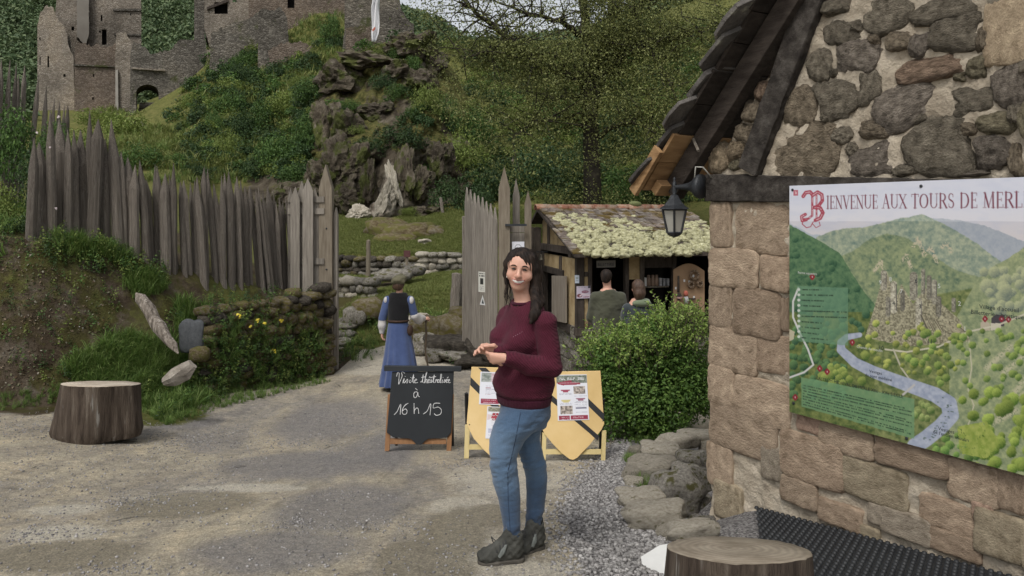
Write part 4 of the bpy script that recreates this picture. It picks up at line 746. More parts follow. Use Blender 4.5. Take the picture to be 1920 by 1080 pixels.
LS = [(884, 688), (985, 691), (993, 795), (990, 806), (972, 833), (948, 858), (936, 865), (926, 861), (905, 842), (888, 822), (878, 802), (875, 793)]
fl = shield('yellow shield-shaped easel board half hidden behind the smiling woman', 934, 860, LS, [[(882.5, 707), (881.5, 722), (972, 812), (978, 804)], [(896, 689), (911, 689.5), (988, 764), (989, 782)]], [(870, 879, 797), (986, 994, 797)], 834)
poster('poster', 'large white programme poster with red footer on the shield board by the bush', lambda a, b: fr(a, b, .019), (1043, 703), (1100, 702), (1105, 787), (1046, 789), art_a)
poster('poster', 'white leaflet with a pink photo strip, upper one on the half hidden shield board', lambda a, b: fl(a, b, .019), (901, 697), (962, 699), (960, 760), (898, 758), art_b)
poster('poster', 'white leaflet with a red headline, lower one on the half hidden shield board', lambda a, b: fl(a, b, .021), (914, 762), (964, 764), (962, 825), (910, 822), art_c)
pc = bpy.data.objects['poster.002']
for t_, y_ in (('CONCOURS', 780), ('PHOTO', 791)):
    me = text_mesh(t_, .052, lambda a, b: fl(921, y_, .024) + Vector((a, -.0, b))); me.materials.clear(); me.materials.append(m_white); o = part('lettering', me, None, pc)

# stumps
m_bark = M('stump_bark', [(.040, .030, .023), (.08, .06, .046), (.125, .097, .074), (.21, .175, .14)], 3, 10, .95, 1.0, 9, stretch=(5, 5, .55), bdist=.06, spots=((.30, .28, .25), 3.2, .64, .05))
def cut_mat(name, cs):
    m, n = _new(name); vec = coords(n, 'Object'); w = N(n, 'ShaderNodeTexWave', wave_type='RINGS', rings_direction='Z', Scale=9.0, Distortion=3.0, Detail=3.0); n.links.new(vec, w.inputs['Vector'])
    col = mix(n, ramp(n, noi(n, vec, 5, 8), [(.3, cs[0]), (.5, cs[1]), (.7, cs[2])]), ramp(n, w.outputs[0], [(0, (.8, .8, .8)), (1, (1.1, 1.1, 1.1))]), .7, 'MULTIPLY'); return finish(m, n, col, .9, bumpn(n, noi(n, vec, 30, 6), .4, .01))
m_cut = cut_mat('cut_wood', [(.30, .24, .18), (.42, .36, .285), (.52, .46, .38)]); m_cut2 = cut_mat('old_cut_wood', [(.135, .11, .08), (.22, .185, .14), (.31, .27, .21)])
def stump(label, c, rt, rb, h, tiltx, tilty, mc, flare, seed, ecc=1.0):
    t = thing('tree_stump', label, 'stump', c); n = 64; rs = []
    for i in range(9):
        f_ = i / 8; L = []
        for k in range(n):
            a = 2 * math.pi * k / n; r = rb + (rt - rb) * f_ ** .8; lump = flare(a) * (1 - .9 * f_); z = h * f_ * (1 + (tiltx * math.sin(a) + tilty * math.cos(a)) * f_)
            r *= 1 + lump + .05 * noise.noise(Vector((math.cos(a) * 1.5, math.sin(a) * 1.5, seed))) + .035 * noise.noise(Vector((math.cos(a) * 9, math.sin(a) * 9, seed + f_ * 1.0))); 
            if i == 0: r *= .93
            L.append((r * math.cos(a), r * math.sin(a) * ecc, z))
        rs.append(L)
    mb = MB(); mb.rings(rs, cap=False); o = part('bark', mb, m_bark, t, True, local=True)
    top = rs[-1]; cz = sum(p[2] for p in top) / n; mb = MB(); vs = [(0, 0, cz + .004)] + [(p[0] * .5, p[1] * .5, cz * .5 + p[2] * .5 + .006) for p in top] + [(p[0] * .985, p[1] * .985, p[2] + .004) for p in top] + [(p[0], p[1], p[2] - .004) for p in top]
    fs = [(0, 1 + k, 1 + (k + 1) % n) for k in range(n)] + [(1 + k, 1 + n + k, 1 + n + (k + 1) % n, 1 + (k + 1) % n) for k in range(n)] + [(1 + n + k, 1 + 2 * n + k, 1 + 2 * n + (k + 1) % n, 1 + n + (k + 1) % n) for k in range(n)]
    mb.add(vs, fs); part('cut_top', mb, mc, t, True, local=True); return t
q = gp(154, 833); c = Vector((q.x, q.y + .36, q.z - .01)); dS = c.y
stump('wide tree stump with a pale sawn top beside the grassy bank', c, .36, .385, .52, -.10, -.02, m_cut, lambda a: .34 * math.exp(-((a - 3.3) / .45) ** 2) + .09 * math.cos(3 * a) + .05 * math.cos(5 * a + 1), 3.)
bpy.data.objects['tree_stump'].rotation_euler = (0, 0, 0)
c2 = Vector((PX(1382, 3.38), 3.38, ZP(1030, 3.38) - .42)); stump('darker tree stump in the foreground next to the rubber mat', c2, .305, .33, .42, -.175, .0, m_cut2, lambda a: .05 * math.cos(4 * a + 1), 8.)
bpy.data.objects['tree_stump.001'].location.z = min(c2.z, gz(c2.x, c2.y)); 
q = gp(1262, 1066, 2); n8 = 8; cc = Vector((q.x + .03, q.y + .02, gz(q.x, q.y) + .05)); mb = MB(); mb.rings([[cc + Vector((.215 * math.cos(a + .3) * k, .20 * math.sin(a + .3) * k, z + .04 * math.cos(a + .3))) for a in np.linspace(0, 2 * math.pi, n8, endpoint=False)] for z, k in ((-.02, .97), (0, 1), (.004, .97))])
tag(part('lid', mb, M('white_plastic', [(.60, .60, .58), (.68, .68, .66)], 8, 5, .5, .05), None, bevel=.004), 'white eight-sided lid lying on the gravel behind the foreground stump', 'lid')

# rubber mat
sa, sb = hsz(1424, 950)[0], 3.2; za, zb2 = -.118, .205; mat_o = thing('rubber_mat', 'black studded rubber mat along the foot of the stone wall', 'mat', hp(sa, za, .3))
def mz(s): return za + (zb2 - za) * (s - sa) / (sb - sa)
q0, q1 = hp(sa, 0, .03), hp(3.2, 0, .03); q3 = Vector((PX(1452, 3.0), 3.0, 0)); q2 = q1 + HN * 1.6
def matz(x, y): return mz((x - HC.x) * HW.x + (y - HC.y) * HW.y)
MP = [(q0.x, q0.y), (q3.x, q3.y), (q2.x, q2.y), (q1.x, q1.y)]; mb = MB(); mb.prism([MP], lambda a, b: Vector((a, b, matz(a, b) - .012)), (0, 0, .012)); part('sheet', mb, m_rubber, mat_o)
st = .043; S_, O_ = np.meshgrid(np.arange(sa + .02, 2.6, st), np.arange(.05, 1.6, st)); S_ = S_ + (np.arange(O_.shape[0]) % 2)[:, None] * st / 2
S_, O_ = S_.ravel(), O_.ravel(); sx_, sy_ = HC.x + HW.x * S_ + HN.x * O_, HC.y + HW.y * S_ + HN.y * O_; ok = Paint(sx_, sy_, (0, 0, 0)).poly(MP) > 0; S_, O_ = S_[ok], O_[ok]; vs, fs = [], []
for s_, o_ in zip(S_, O_):
    b0 = hp(s_, mz(s_), o_); k = len(vs)
    for r_, z_ in ((.0165, 0), (.013, .012), (.006, .0155)):
        for a in range(6): vs.append((b0.x + r_ * math.cos(a * math.pi / 3), b0.y + r_ * math.sin(a * math.pi / 3), b0.z + z_))
    for l in (0, 6):
        for a in range(6): fs.append((k + l + a, k + l + (a + 1) % 6, k + l + 6 + (a + 1) % 6, k + l + 6 + a))
    fs.append(tuple(k + 12 + a for a in range(6)))
mb = MB(); mb.v = vs; mb.f = fs; mb.m = [0] * len(fs); part('stud', mb.mesh('stud', m_rubber, True, False), None, mat_o, kind='stuff')

# stone border beside the gravel
SLAB = [rough_stone(i + 80, 3, .5, 4.2, .34) for i in range(6)]
for me in LOW + SLAB: me.materials.append(m_paledry)
def dup_stone(meshes, loc, dims, parent, mat=None, rz=None, tilt=.15, name='stone', mb_=None):
    me = random.choice(meshes); o = bpy.data.objects.new(name, me); COL.objects.link(o); o.parent = parent
    if parent is not None and parent.type == 'EMPTY': o.matrix_parent_inverse = Matrix.Translation(-Vector(parent.location))
    o.matrix_basis = Matrix.Translation(loc) @ Euler((random.uniform(-tilt, tilt), random.uniform(-tilt, tilt), random.uniform(-.4, .4) if rz is None else rz)).to_matrix().to_4x4() @ Matrix.Diagonal((dims[0] * random.choice((1, -1)), dims[1], dims[2] * random.choice((1, -1)), 1))
    if mat is not None:
        o.material_slots[0].link = 'OBJECT'; o.material_slots[0].material = mat
    return o
b0 = gp(1230, 960); border = thing('stone_border', 'low edging of pale rocks between the gravel and the house corner', 'stone edging', b0)
for (px, py, w, h, dz, mt) in ((1229, 975, 94, 44, 0, 0), (1300, 1003, 84, 36, 0, 0), (1272, 940, 84, 78, .05, 1), (1203, 940, 74, 28, 0, 0), (1222, 888, 74, 32, .03, 0), (1184, 890, 26, 26, 0, 0), (1240, 862, 60, 26, .06, 0), (1274, 848, 62, 30, .08, 0), (1308, 843, 54, 26, .10, 0), (1302, 872, 50, 36, .02, 1), (1322, 905, 44, 44, 0, 1), (1287, 893, 44, 38, 0, 1), (1192, 850, 22, 26, 0, 0), (1189, 906, 30, 16, 0, 0), (1318, 975, 40, 34, -.05, 1), (1312, 938, 40, 40, -.04, 1), (1250, 905, 40, 26, .02, 1), (1255, 1000, 34, 18, 0, 0), (1210, 960, 30, 20, 0, 0), (1176, 945, 26, 12, 0, 0), (1335, 870, 30, 40, 0, 1), (1330, 845, 30, 24, .05, 0)):
    g_ = gp(px, py + h * .38); k = g_.y / FPX; dup_stone(SLAB, Vector((g_.x, g_.y + w * k * .30, g_.z + h * k * .30 + dz)), (w * k * .58, w * k * .46, h * k * .55), border, m_dry if mt else None)
# gravel
gx, gy = rng.uniform(.2, 1.6, 26000), rng.uniform(3.2, 8.6, 26000); ge_ = np.interp(gy, [3, 3.8, 4.4, 5.2, 6.2, 7.4, 8.6, 9], [.45, .36, .30, .34, .52, .85, 1.15, 1.3]); keep = (gx > ge_ + rng.normal(0, .10, 26000)) & (gx < ge_ + 1.0) & (gx < 1.25)
gx, gy = gx[keep], gy[keep]; n_ = len(gx); m_peb = M('gravel_stone', [(.15, .142, .138), (.24, .23, .222), (.33, .32, .305)], 20, 3, .9, .3, 60, island=.4)
# a loose sprinkle over the road as well
rx, ry = rng.uniform(-5.5, .6, 9000), rng.uniform(3.5, 10, 9000); ok = vnoise(rx * 1.1 + ry * .3, ry * .5, 44, 4) + rng.normal(0, .09, 9000) > .52; rx, ry = rx[ok], ry[ok]
for (px, py, w, h, k) in ((350, 828, 80, 16, 420), (550, 832, 42, 7, 160), (440, 812, 60, 8, 120), (230, 940, 40, 10, 110), (560, 985, 70, 10, 150), (90, 1000, 60, 14, 110), (640, 930, 60, 9, 110), (60, 800, 60, 24, 260), (230, 1070, 70, 12, 120), (860, 870, 60, 12, 90), (700, 985, 60, 10, 90)):
    for _ in range(k): q = gp(random.gauss(px, w * .5), random.gauss(py, h * .5), 3, 14) if _ % 6 == 0 else q; rx = np.append(rx, q.x + random.gauss(0, .10)); ry = np.append(ry, q.y + random.gauss(0, .10))
m2 = len(rx); px_, py_ = np.concatenate([gx, rx]), np.concatenate([gy, ry]); sc_ = np.concatenate([rng.uniform(.006, .016, n_), rng.uniform(.003, .011, m2)])
ic = rough_stone(77, 1, .5, 3, .3); iv = np.array([v.co[:] for v in ic.vertices]); fi = np.array([p.vertices[:] for p in ic.polygons])
tot = len(px_); ang = rng.uniform(0, 6.28, tot); ca, sa_ = np.cos(ang), np.sin(ang); sq = rng.uniform(.5, 1, (tot, 3)); V3 = iv[None] * sq[:, None] * sc_[:, None, None]
V3 = np.stack([V3[..., 0] * ca[:, None] - V3[..., 1] * sa_[:, None], V3[..., 0] * sa_[:, None] + V3[..., 1] * ca[:, None], V3[..., 2]], -1) + np.stack([px_, py_, G(px_, py_) + sc_ * .3], 1)[:, None]
o = link('gravel', np_mesh('gravel', V3.reshape(-1, 3), (fi[None] + (np.arange(tot) * len(iv))[:, None, None]).reshape(-1, 3), m_peb)); o['kind'] = 'stuff'
# ================================================================== PALISADES, GATE, DRY STONE WALLS
def stake_mesh(seed, n=9, tip=.10, flat=1.0):
    """unit stake: height 1, radius 1, hand-cut point"""
    mb = MB(); rs = []; lv = [0, .2, .4, .6, .78, 1 - tip, 1 - tip * .55, 1]
    for i, z in enumerate(lv):
        k = 1 - .12 * z; k *= (1, 1, 1, 1, 1, 1, .6, .06)[i]; ox, oy = .32 * noise.noise(Vector((seed, z * 3, 1))), .18 * noise.noise(Vector((seed, z * 3, 7)))
        rs.append([(ox + k * math.cos(a) * (1 + .3 * noise.noise(Vector((math.cos(a) * 1.6 + seed, math.sin(a) * 1.6, z * 2)))), oy + flat * k * math.sin(a) * (1 + .3 * noise.noise(Vector((math.cos(a) * 1.6 + seed, math.sin(a) * 1.6, z * 2 + 4)))), z) for a in np.linspace(0, 2 * math.pi, n, endpoint=False)])
    mb.rings(rs); return mb.mesh('stake', m_wood, False)
STK = [stake_mesh(i * 3.7 + 1, 9, random.uniform(.11, .24)) for i in range(14)]
def stake(parent, base, top, r, name='stake', meshes=None, rz=None):
    base, top = Vector(base), Vector(top); o = bpy.data.objects.new(name, random.choice(meshes or STK)); COL.objects.link(o); o.parent = parent
    if parent: o.matrix_parent_inverse = Matrix.Translation(-Vector(parent.location))
    q = (top - base).to_track_quat('Z', 'Y').to_matrix().to_4x4(); o.matrix_basis = Matrix.Translation(base) @ q @ Matrix.Rotation(random.uniform(0, 6.28) if rz is None else rz, 4, 'Z') @ Matrix.Diagonal((r, r, (top - base).length, 1)); return o
pal = thing('palisade_fence', 'tall palisade of split grey stakes on the bank above the road', 'palisade', (-5.9, 10.1, 1.5))
TPX = [60, 84, 100, 125, 150, 168, 184, 200, 214, 232, 246, 270, 300, 340, 385, 440, 500, 545]; TPY = [262, 222, 198, 210, 236, 206, 207, 250, 222, 290, 277, 300, 308, 305, 314, 326, 346, 350]
def pal_line(px):
    t = np.interp(px, [60, 100, 545], [-.06, 0, 1.0]); x = -5.95 + t * 2.22; k = (px - 960) / FPX; return x, x / k
px = 62.
while px < 546:
    x, d = pal_line(px); w = np.interp(px, [60, 220, 300, 545], [.125, .115, .09, .062]) * random.uniform(.50, .92); j = random.uniform(-.12, .12); d2 = d * 1.03 + j
    zt = ZP(np.interp(px, TPX, TPY), d) + random.uniform(-.26, .06); x2 = PX(px, d2); zb_ = gz(x2, d2) - .65; lean = np.interp(px, [60, 250, 545], [0, -.02, -.14]) + random.uniform(-.09, .09)
    stake(pal, (x2 - lean, d2, zb_), (x2 + lean * .2, d2 + random.uniform(-.05, .05), zt), w); px += w * 2 * FPX / d * random.uniform(.52, .74)
pal2 = thing('palisade_fence', 'thin dark stake fence overgrown with shrubs at the far left', 'palisade', (-10, 14, 1.2))
for i, px in enumerate((-40, -22, -8, 5, 18, 30, 38, 50, 62, 84, 100, 106, 116, 128)):
    d = 12.6 + i * .12; x = PX(px, d); zt = ZP([120, 118, 122, 110, 112, 116, 140, 122, 140, 160, 184, 190, 194, 196][i], d); stake(pal2, (x - .12, d, gz(x, d) - .2), (x + random.uniform(-.05, .10), d, zt), .045)
m_gatew = M('gate_wood', [(.13, .105, .078), (.19, .16, .12), (.25, .215, .165)], 5, 9, .9, .5, 14, stretch=(6, 6, .5), orand=.12, bdist=.01)
m_gatew2 = M('grey_gate_board', [(.13, .115, .098), (.20, .178, .15), (.27, .245, .21)], 5, 9, .9, .5, 14, stretch=(7, 7, .5), orand=.22, bdist=.01)
def plank(parent, c, w, th, z0, z1, tip, mat, yaw=0, lean=0, name='plank'):
    ca, sa2 = math.cos(yaw), math.sin(yaw); fn = lambda a, b: Vector((c[0] + (a + lean * (b - z0)) * ca, c[1] + (a + lean * (b - z0)) * sa2, b)); j = random.uniform(-.2, .2)
    mb = MB(); mb.prism([[(-w / 2, z0), (w / 2, z0), (w / 2, z1 - tip), (w * j * .3, z1), (-w / 2, z1 - tip)]], fn, Vector((-sa2, ca, 0)) * th); return part(name, mb, mat, parent, bevel=min(.006, th * .2))
pf = thing('plank_fence', 'narrow fence of pointed planks between palisade and left gate post', 'fence', (-3.6, 13.1, .4))
for px, tp, w, dd in ((553, 350, .16, 0), (566, 338, .13, .12), (577, 334, .18, 0), (590, 352, .14, .12), (561, 356, .10, .14), (545, 352, .11, .1)): d = 13.1 + dd; plank(pf, (PX(px, d), d), w, .035, .1, ZP(tp, d), .22, m_gatew2)
for y in (374, 396, 490): z = ZP(y, 13.2); mb = MB(); mb.obox((PX(540, 13.2), 13.18, z - .05), (.62, 0, 0), (0, .05, 0), (0, 0, .10)); part('rail', mb, m_gatew2, pf)
lp_ = thing('gate_post', 'tall pointed gate post at the end of the mossy wall', 'gate post', (-3.2, 13.2, -.83)); cx = PX(610, 13.2)
plank(lp_, (cx, 13.2), .225, .17, -.95, ZP(308, 13.2), .42, m_gatew, name='post'); plank(lp_, (cx + .15, 13.3), .07, .10, -.95, ZP(388, 13.3), .15, m_gatew2, name='strip')
for z in (.9, 1.6, -.1): part('bolt', disc(Vector((cx + .02, 13.2, z)), Vector((0, -1, 0)), .016, .012), m_iron, lp_)
mb = MB(); mb.obox((cx - .115, 13.19, -.02), (.23, 0, 0), (0, .008, 0), (0, 0, .035)); part('hinge_strap', mb, m_iron, lp_)
gl = thing('gate_leaf', 'open left gate leaf of boards seen edge on behind its post', 'gate', (-3.1, 13.5, -.7))
for i in range(9): d = 13.45 + i * .165; plank(gl, (-3.085 * d / 13.35 - .035, d), .15, .035, -.72, 1.95 - i * .0, .2, m_gatew2, yaw=math.atan2(13.35, -3.085))
mb = MB(); mb.obox((-3.15, 13.4, 1.2), (-.36, 1.5, 0), (.03, 0, 0), (0, 0, .1)); part('rail', mb, m_gatew2, gl)
gr = thing('gate_leaf', 'open right gate leaf of narrow pointed boards with two small notices', 'gate', (-.3, 12.6, -.4))
A, B = Vector((PX(870.5, 13.9), 13.9)), Vector((PX(931, 12.6), 12.6)); yw = math.atan2((B - A).y, (B - A).x); Ln = (B - A).length; tops = [350, 356, 361, 365, 369, 376, 382, 387]
for i in range(8):
    t = (i + .5) / 8; c = A.lerp(B, t); plank(gr, c, Ln / 8 - .018, .03, ZP(648 + 14 * t, c.y), ZP(tops[i], c.y) + random.uniform(-.02, .02), .26, m_gatew2, yw)
for zz in (ZP(459, 13.3), -.1): mb = MB(); mb.obox((A.x, A.y + .05, zz), (B.x - A.x, B.y - A.y, 0), (.03, .06, 0), (0, 0, .11)); part('rail', mb, m_gatew2, gr)
plank(gr, A + Vector((-.03, .0)), .06, .05, ZP(640, 13.9), ZP(405, 13.9), .02, m_gatew2, yw)
gp_ = thing('gate_post', 'tall pointed gate post behind the smiling woman with boards beside it', 'gate post', (-.13, 12.5, -.8))
plank(gp_, (PX(945.5, 12.5), 12.5), .185, .16, -.95, ZP(312, 12.5), .36, m_gatew, name='post'); plank(gp_, (PX(968, 12.75), 12.75), .12, .05, -.9, ZP(334, 12.75), .30, m_gatew2); plank(gp_, (PX(990, 12.6), 12.6), .115, .06, -.9, ZP(357, 12.6), .22, m_gatew)
for i in range(9): z = ZP(420, 12.6) - i * .145; mb = MB(); mb.obox((PX(956, 12.6), 12.62, z - .14), (PX(986, 12.6) - PX(956, 12.6), 0, 0), (0, .03, 0), (0, 0, .137)); part('board', mb, m_gatew2, gp_, bevel=.003)
mb = MB(); mb.obox((PX(947, 12.4), 12.46, ZP(424, 12.46)), (.35, 0, 0), (0, .04, 0), (0, 0, .035)); part('rail', mb, m_iron, gp_)
def art_d(pa): pa.put(pa.line([(50 + 26 * math.cos(a), 50 + 26 * math.sin(a)) for a in np.linspace(.4, 6.2, 24)], 4), (.06, .06, .06)); bars(pa, 20, 80, (92, 104, 116), 4, (.3, .3, .3), 3)
def art_e(pa): pa.c[:] = (.62, .61, .55); bars(pa, 10, 90, (8, 24), 9, (.05, .05, .05), 2); box_(pa, 26, 44, 74, 88, (.03, .03, .03)); bars(pa, 20, 80, (98, 112, 124), 6, (.2, .2, .2), 5)
flat = lambda d: (lambda a, b: W(a, b, d))
poster('notice', 'white notice with a ring drawing on the boards beside the right gate post', flat(12.585), (960, 453), (983, 453), (983, 486), (960, 486), art_d, 30, 40, 'notice')
def ongate(a, b): t = (a - 870.5) / 60.5; d = 13.9 - 1.3 * t - .012; return W(a, b, d - .02)
poster('notice', 'narrow black and white notice fixed to the right gate leaf', ongate, (897, 509), (909.5, 510), (909.5, 548), (897, 547), art_e, 30, 40, 'notice')
mb = MB(); mb.prism([[(899.5, 571), (910, 572.5), (905, 553)]], ongate, (0, .004, 0)); tri = tag(part('warning_triangle', mb, m_white, None), 'small white triangular sign on the gate leaf below the narrow notice', 'sign'); mb = MB(); mb.prism([[(903, 569), (907.5, 569.5), (905, 560)]], lambda a, b: ongate(a, b) + Vector((0, -.003, 0)), (0, .002, 0)); part('symbol', mb, m_ink, tri)

def stone_wall(t, A, B, z0f, z1f, sw, sh, mats, depth=.16, ragged=.06, mesh=None):
    A, B = Vector((A[0], A[1], 0)), Vector((B[0], B[1], 0)); L = (B - A).length; rz = math.atan2(B.y - A.y, B.x - A.x); nrm = Vector((math.sin(rz), -math.cos(rz), 0)); row = 0; z = -9; cnt = 0
    zmin = min(z0f(0), z0f(.5), z0f(1)); z = zmin
    while z < 3:
        h = random.uniform(*sh); s = random.uniform(-.1, 0); any_ = False
        while s < L:
            w = random.uniform(*sw); f_ = min(max((s + w / 2) / L, 0), 1); zc = z + h / 2 + random.uniform(-.025, .025)
            if zc > z0f(f_) - h * .6 and zc < z1f(f_) + random.uniform(-ragged, ragged):
                p = A.lerp(B, f_) + nrm * random.uniform(-.03, .05); m_ = random.choice(mats); dup_stone(mesh or LOW, Vector((p.x, p.y, zc)), (w * .56, depth * random.uniform(.8, 1.2), h * .60), t, m_, rz + random.uniform(-.2, .2), .12); cnt += 1; any_ = True
            s += w * random.uniform(.84, .98)
        z += h * .88
        if not any_ and z > max(z1f(0), z1f(.5), z1f(1)): break
    return cnt
m_dark_rock = M('dark_rock', [(.03, .026, .02), (.07, .06, .048), (.13, .115, .095)], 4, 9, 1, .9, 20, orand=.3, bdist=.05)
rw = thing('retaining_wall', 'mossy dry stone retaining wall below the palisade beside the left gate post', 'stone wall', (-3.7, 11.8, -.7))
A, B = (-4.3, 10.75), (-3.13, 12.9); stone_wall(rw, A, B, lambda f_: -.75 - .1 * f_, lambda f_: .50 + .12 * f_, (.16, .36), (.11, .2), [m_mossdry, m_mossdry, m_humus, m_dark_rock], .17, .08)
mb = MB(); mb.obox((-4.33, 10.9, -1), (1.17, 2.15, 0), (-.12, .08, 0), (0, 0, 1.5)); part('fill', mb, m_mossdry, rw)
w1 = thing('dry_stone_wall', 'short low dry stone wall at the left beyond the gate', 'stone wall', (-3.9, 19, -.2)); stone_wall(w1, (PX(596, 19), 19.2), (PX(700, 19), 18.9), lambda f_: -.25, lambda f_: .33 - .04 * f_, (.16, .42), (.13, .24), [m_dry, m_paledry, m_dry], .22, .05)
mb = MB(); mb.obox((PX(596, 19.4), 19.35, -.6), (1.3, -.25, 0), (0, .3, 0), (0, 0, .85)); part('fill', mb, m_mossdry, w1)
w2 = thing('dry_stone_wall', 'long dry stone wall holding the upper lawn beyond the gate', 'stone wall', (-3.3, 24, .2)); stone_wall(w2, (PX(615, 24), 23.9), (PX(782, 24), 23.7), lambda f_: -.12, lambda f_: .58, (.18, .42), (.12, .24), [m_dry, m_mossdry, m_dark_rock, m_dark_rock], .24, .05)
stone_wall(w2, (PX(783, 24), 23.6), (PX(880, 24), 23.9), lambda f_: -.05, lambda f_: .68 - .12 * f_, (.24, .5), (.16, .27), [m_paledry, m_paledry, m_dry], .24, .05)
mb = MB(); mb.obox((PX(600, 24), 24.05, -.4), (4.7, -.1, 0), (0, .4, 0), (0, 0, .9)); part('fill', mb, m_mossdry, w2)
def boulder(label, px, py, w, h, d, mat=None, name='boulder', dep=.7, group=None, mesh=None, cat='rock'):
    o = dup_stone(mesh or LOW, W(px, py, d), (w / FPX * d * .56, w / FPX * d * .56 * dep, h / FPX * d * .58), None, mat, random.uniform(-.3, .3), .08, name); return tag(o, label, cat, group)
boulder('flat grey rock slab on the lawn behind the cap of the woman in blue', 738, 516, 62, 20, 21, m_dry); boulder('low grey rock at the right end of the flat slab on the lawn', 775, 508, 40, 18, 21.5, m_dry)
boulder('pale upright rock beside the stone steps beyond the gate', 656, 594, 24, 34, 16.6, m_dry); boulder('brown rock on the grassy bank left of the woman in blue', 690, 580, 52, 38, 16.8, m_mossdry); boulder('small rock between the brown rock and the pale upright rock', 675, 596, 18, 24, 16.4, m_dry)
st_ = thing('stone_steps', 'rough stone steps climbing left beyond the gate', 'steps', (-3.6, 16, -.7))
for px, py, w, h, d in ((645, 611, 44, 12, 16.6), (640, 627, 44, 13, 16.2), (635, 641, 40, 13, 15.8), (628, 655, 30, 10, 15.5), (650, 602, 30, 10, 17)): dup_stone(LOW, W(px, py, d), (w / FPX * d * .55, .35, h / FPX * d * .6), st_, m_dry, 0, .05)
mo = thing('rock_outcrop', 'mossy rock hump rising from the upper lawn below the cliff', 'rock', W(745, 445, 27))
for px, py, w, h, d, m_ in ((728, 440, 70, 46, 27.6, m_humus), (765, 445, 80, 44, 27.4, m_humus), (745, 456, 70, 34, 26.9, m_humus), (800, 445, 60, 36, 27.8, m_mossdry), (712, 436, 40, 30, 28, m_mossdry), (800, 456, 22, 12, 26.6, m_paledry)): dup_stone(SLAB, W(px, py, d), (w / FPX * d * .58, .9, h / FPX * d * .60), mo, m_, 0, .1)
ledge = thing('rock_ledge', 'dark broken rock ledge below the right gate leaf', 'rock', W(850, 640, 14.6))
for px, py, w, h, d, m_ in ((790, 622, 40, 38, 15.6, m_mossdry), (820, 618, 44, 40, 15.4, m_mossdry), (850, 620, 52, 46, 15.2, m_mossdry), (800, 645, 36, 30, 14.9, m_dry), (835, 648, 64, 30, 14.6, m_dark_rock), (880, 655, 66, 34, 14.4, m_dark_rock), (912, 660, 66, 34, 13.8, m_dark_rock), (860, 668, 54, 16, 14.0, m_dry), (900, 676, 70, 18, 13.5, m_dark_rock), (940, 668, 60, 34, 13.4, m_dark_rock), (780, 604, 30, 20, 16, m_paledry), (880, 600, 60, 40, 15.6, m_mossdry), (815, 664, 30, 16, 14.2, m_dry), (985, 650, 70, 60, 13.2, m_dry), (1010, 680, 50, 30, 12.6, m_dry)): dup_stone(SLAB, W(px, py, d), (w / FPX * d * .6, .35, h / FPX * d * .58), ledge, m_, None, .15)
stk1 = [stake_mesh(91, 8, .02), stake_mesh(95, 8, .03)]
def lone(label, pxb, pyb, pxt, pyt, d, r, name='wooden_post', mat=None): o = stake(None, W(pxb, pyb, d) - Vector((0, 0, .1)), W(pxt, pyt, d), r, name, stk1); mat and setattr(o.material_slots[0], 'link', 'OBJECT'); o.material_slots[0].material = mat or m_wood; return tag(o, label, 'post')
lone('thin pale wooden post standing before the long dry stone wall', 690, 514, 691, 449, 23, .075, mat=m_gatew); lone('thick grey leaning post on the lawn left of the right gate leaf', 851, 603, 856, 511, 17, .12); lone('thin stake on the lawn between leaning post and right gate leaf', 862, 600, 866, 515, 17.2, .035)
lone('thin stake on the slope at the foot of the cliff', 833, 412, 826, 370, 31, .07)
sp_ = thing('sign_post', 'small red-brown sign on a thin post before the long dry stone wall', 'sign', W(763, 520, 22.5)); mb = MB(); mb.tube([W(763, 522, 22.5), W(763, 470, 22.5)], .045, 6); part('post', mb, m_gatew, sp_); mb = MB(); mb.obox(W(757, 482, 22.42), (.19, 0, 0), (0, .03, 0), (0, 0, .19)); part('board', mb, M('red_brown_paint', [(.075, .03, .03), (.11, .05, .048)], 8, 4, .6, .1), sp_)
# fallen wood and slate on the grassy bank
def log(label, pts, rad, d0=None, mat=None):
    mb = MB(); n = 10; P_ = [Vector(p) for p in pts]; mb.tube(P_, rad, n); mb.v = [tuple(Vector(v) + Vector((noise.noise(Vector(v) * 9), noise.noise(Vector(v) * 9 + Vector((5, 0, 0))), noise.noise(Vector(v) * 9 + Vector((0, 5, 0))))) * .035) for v in mb.v]; return tag(part('log', mb, mat or m_wood, None, False), label, 'log')
log('split grey log leaning down the bank below the palisade', [W(256, 551, 10.1), W(264, 560, 10.05), W(278, 580, 9.95), W(290, 600, 9.88), W(300, 614, 9.8), W(314, 634, 9.7), W(324, 648, 9.6), W(334, 664, 9.5)], [.02, .065, .085, .08, .088, .07, .045, .012])
log('short pale broken log lying in the grass', [W(308, 716, 9.0), W(328, 706, 8.98), W(348, 694, 8.95), W(362, 682, 8.95)], [.05, .105, .095, .055], mat=M('pale_log', [(.16, .14, .115), (.28, .25, .21), (.40, .37, .32)], 5, 8, .9, .8, 16, bdist=.03))
boulder('upright dark slate slab in front of the mossy wall', 360, 632, 36, 50, 10.4, M('dark_slate', [(.06, .065, .07), (.10, .105, .11)], 4, 8, .7, .6, 14), 'slate_slab', .35, mesh=SLAB, cat='slab'); boulder('brown rock below the dark slate slab', 374, 664, 34, 26, 10.2, m_humus)
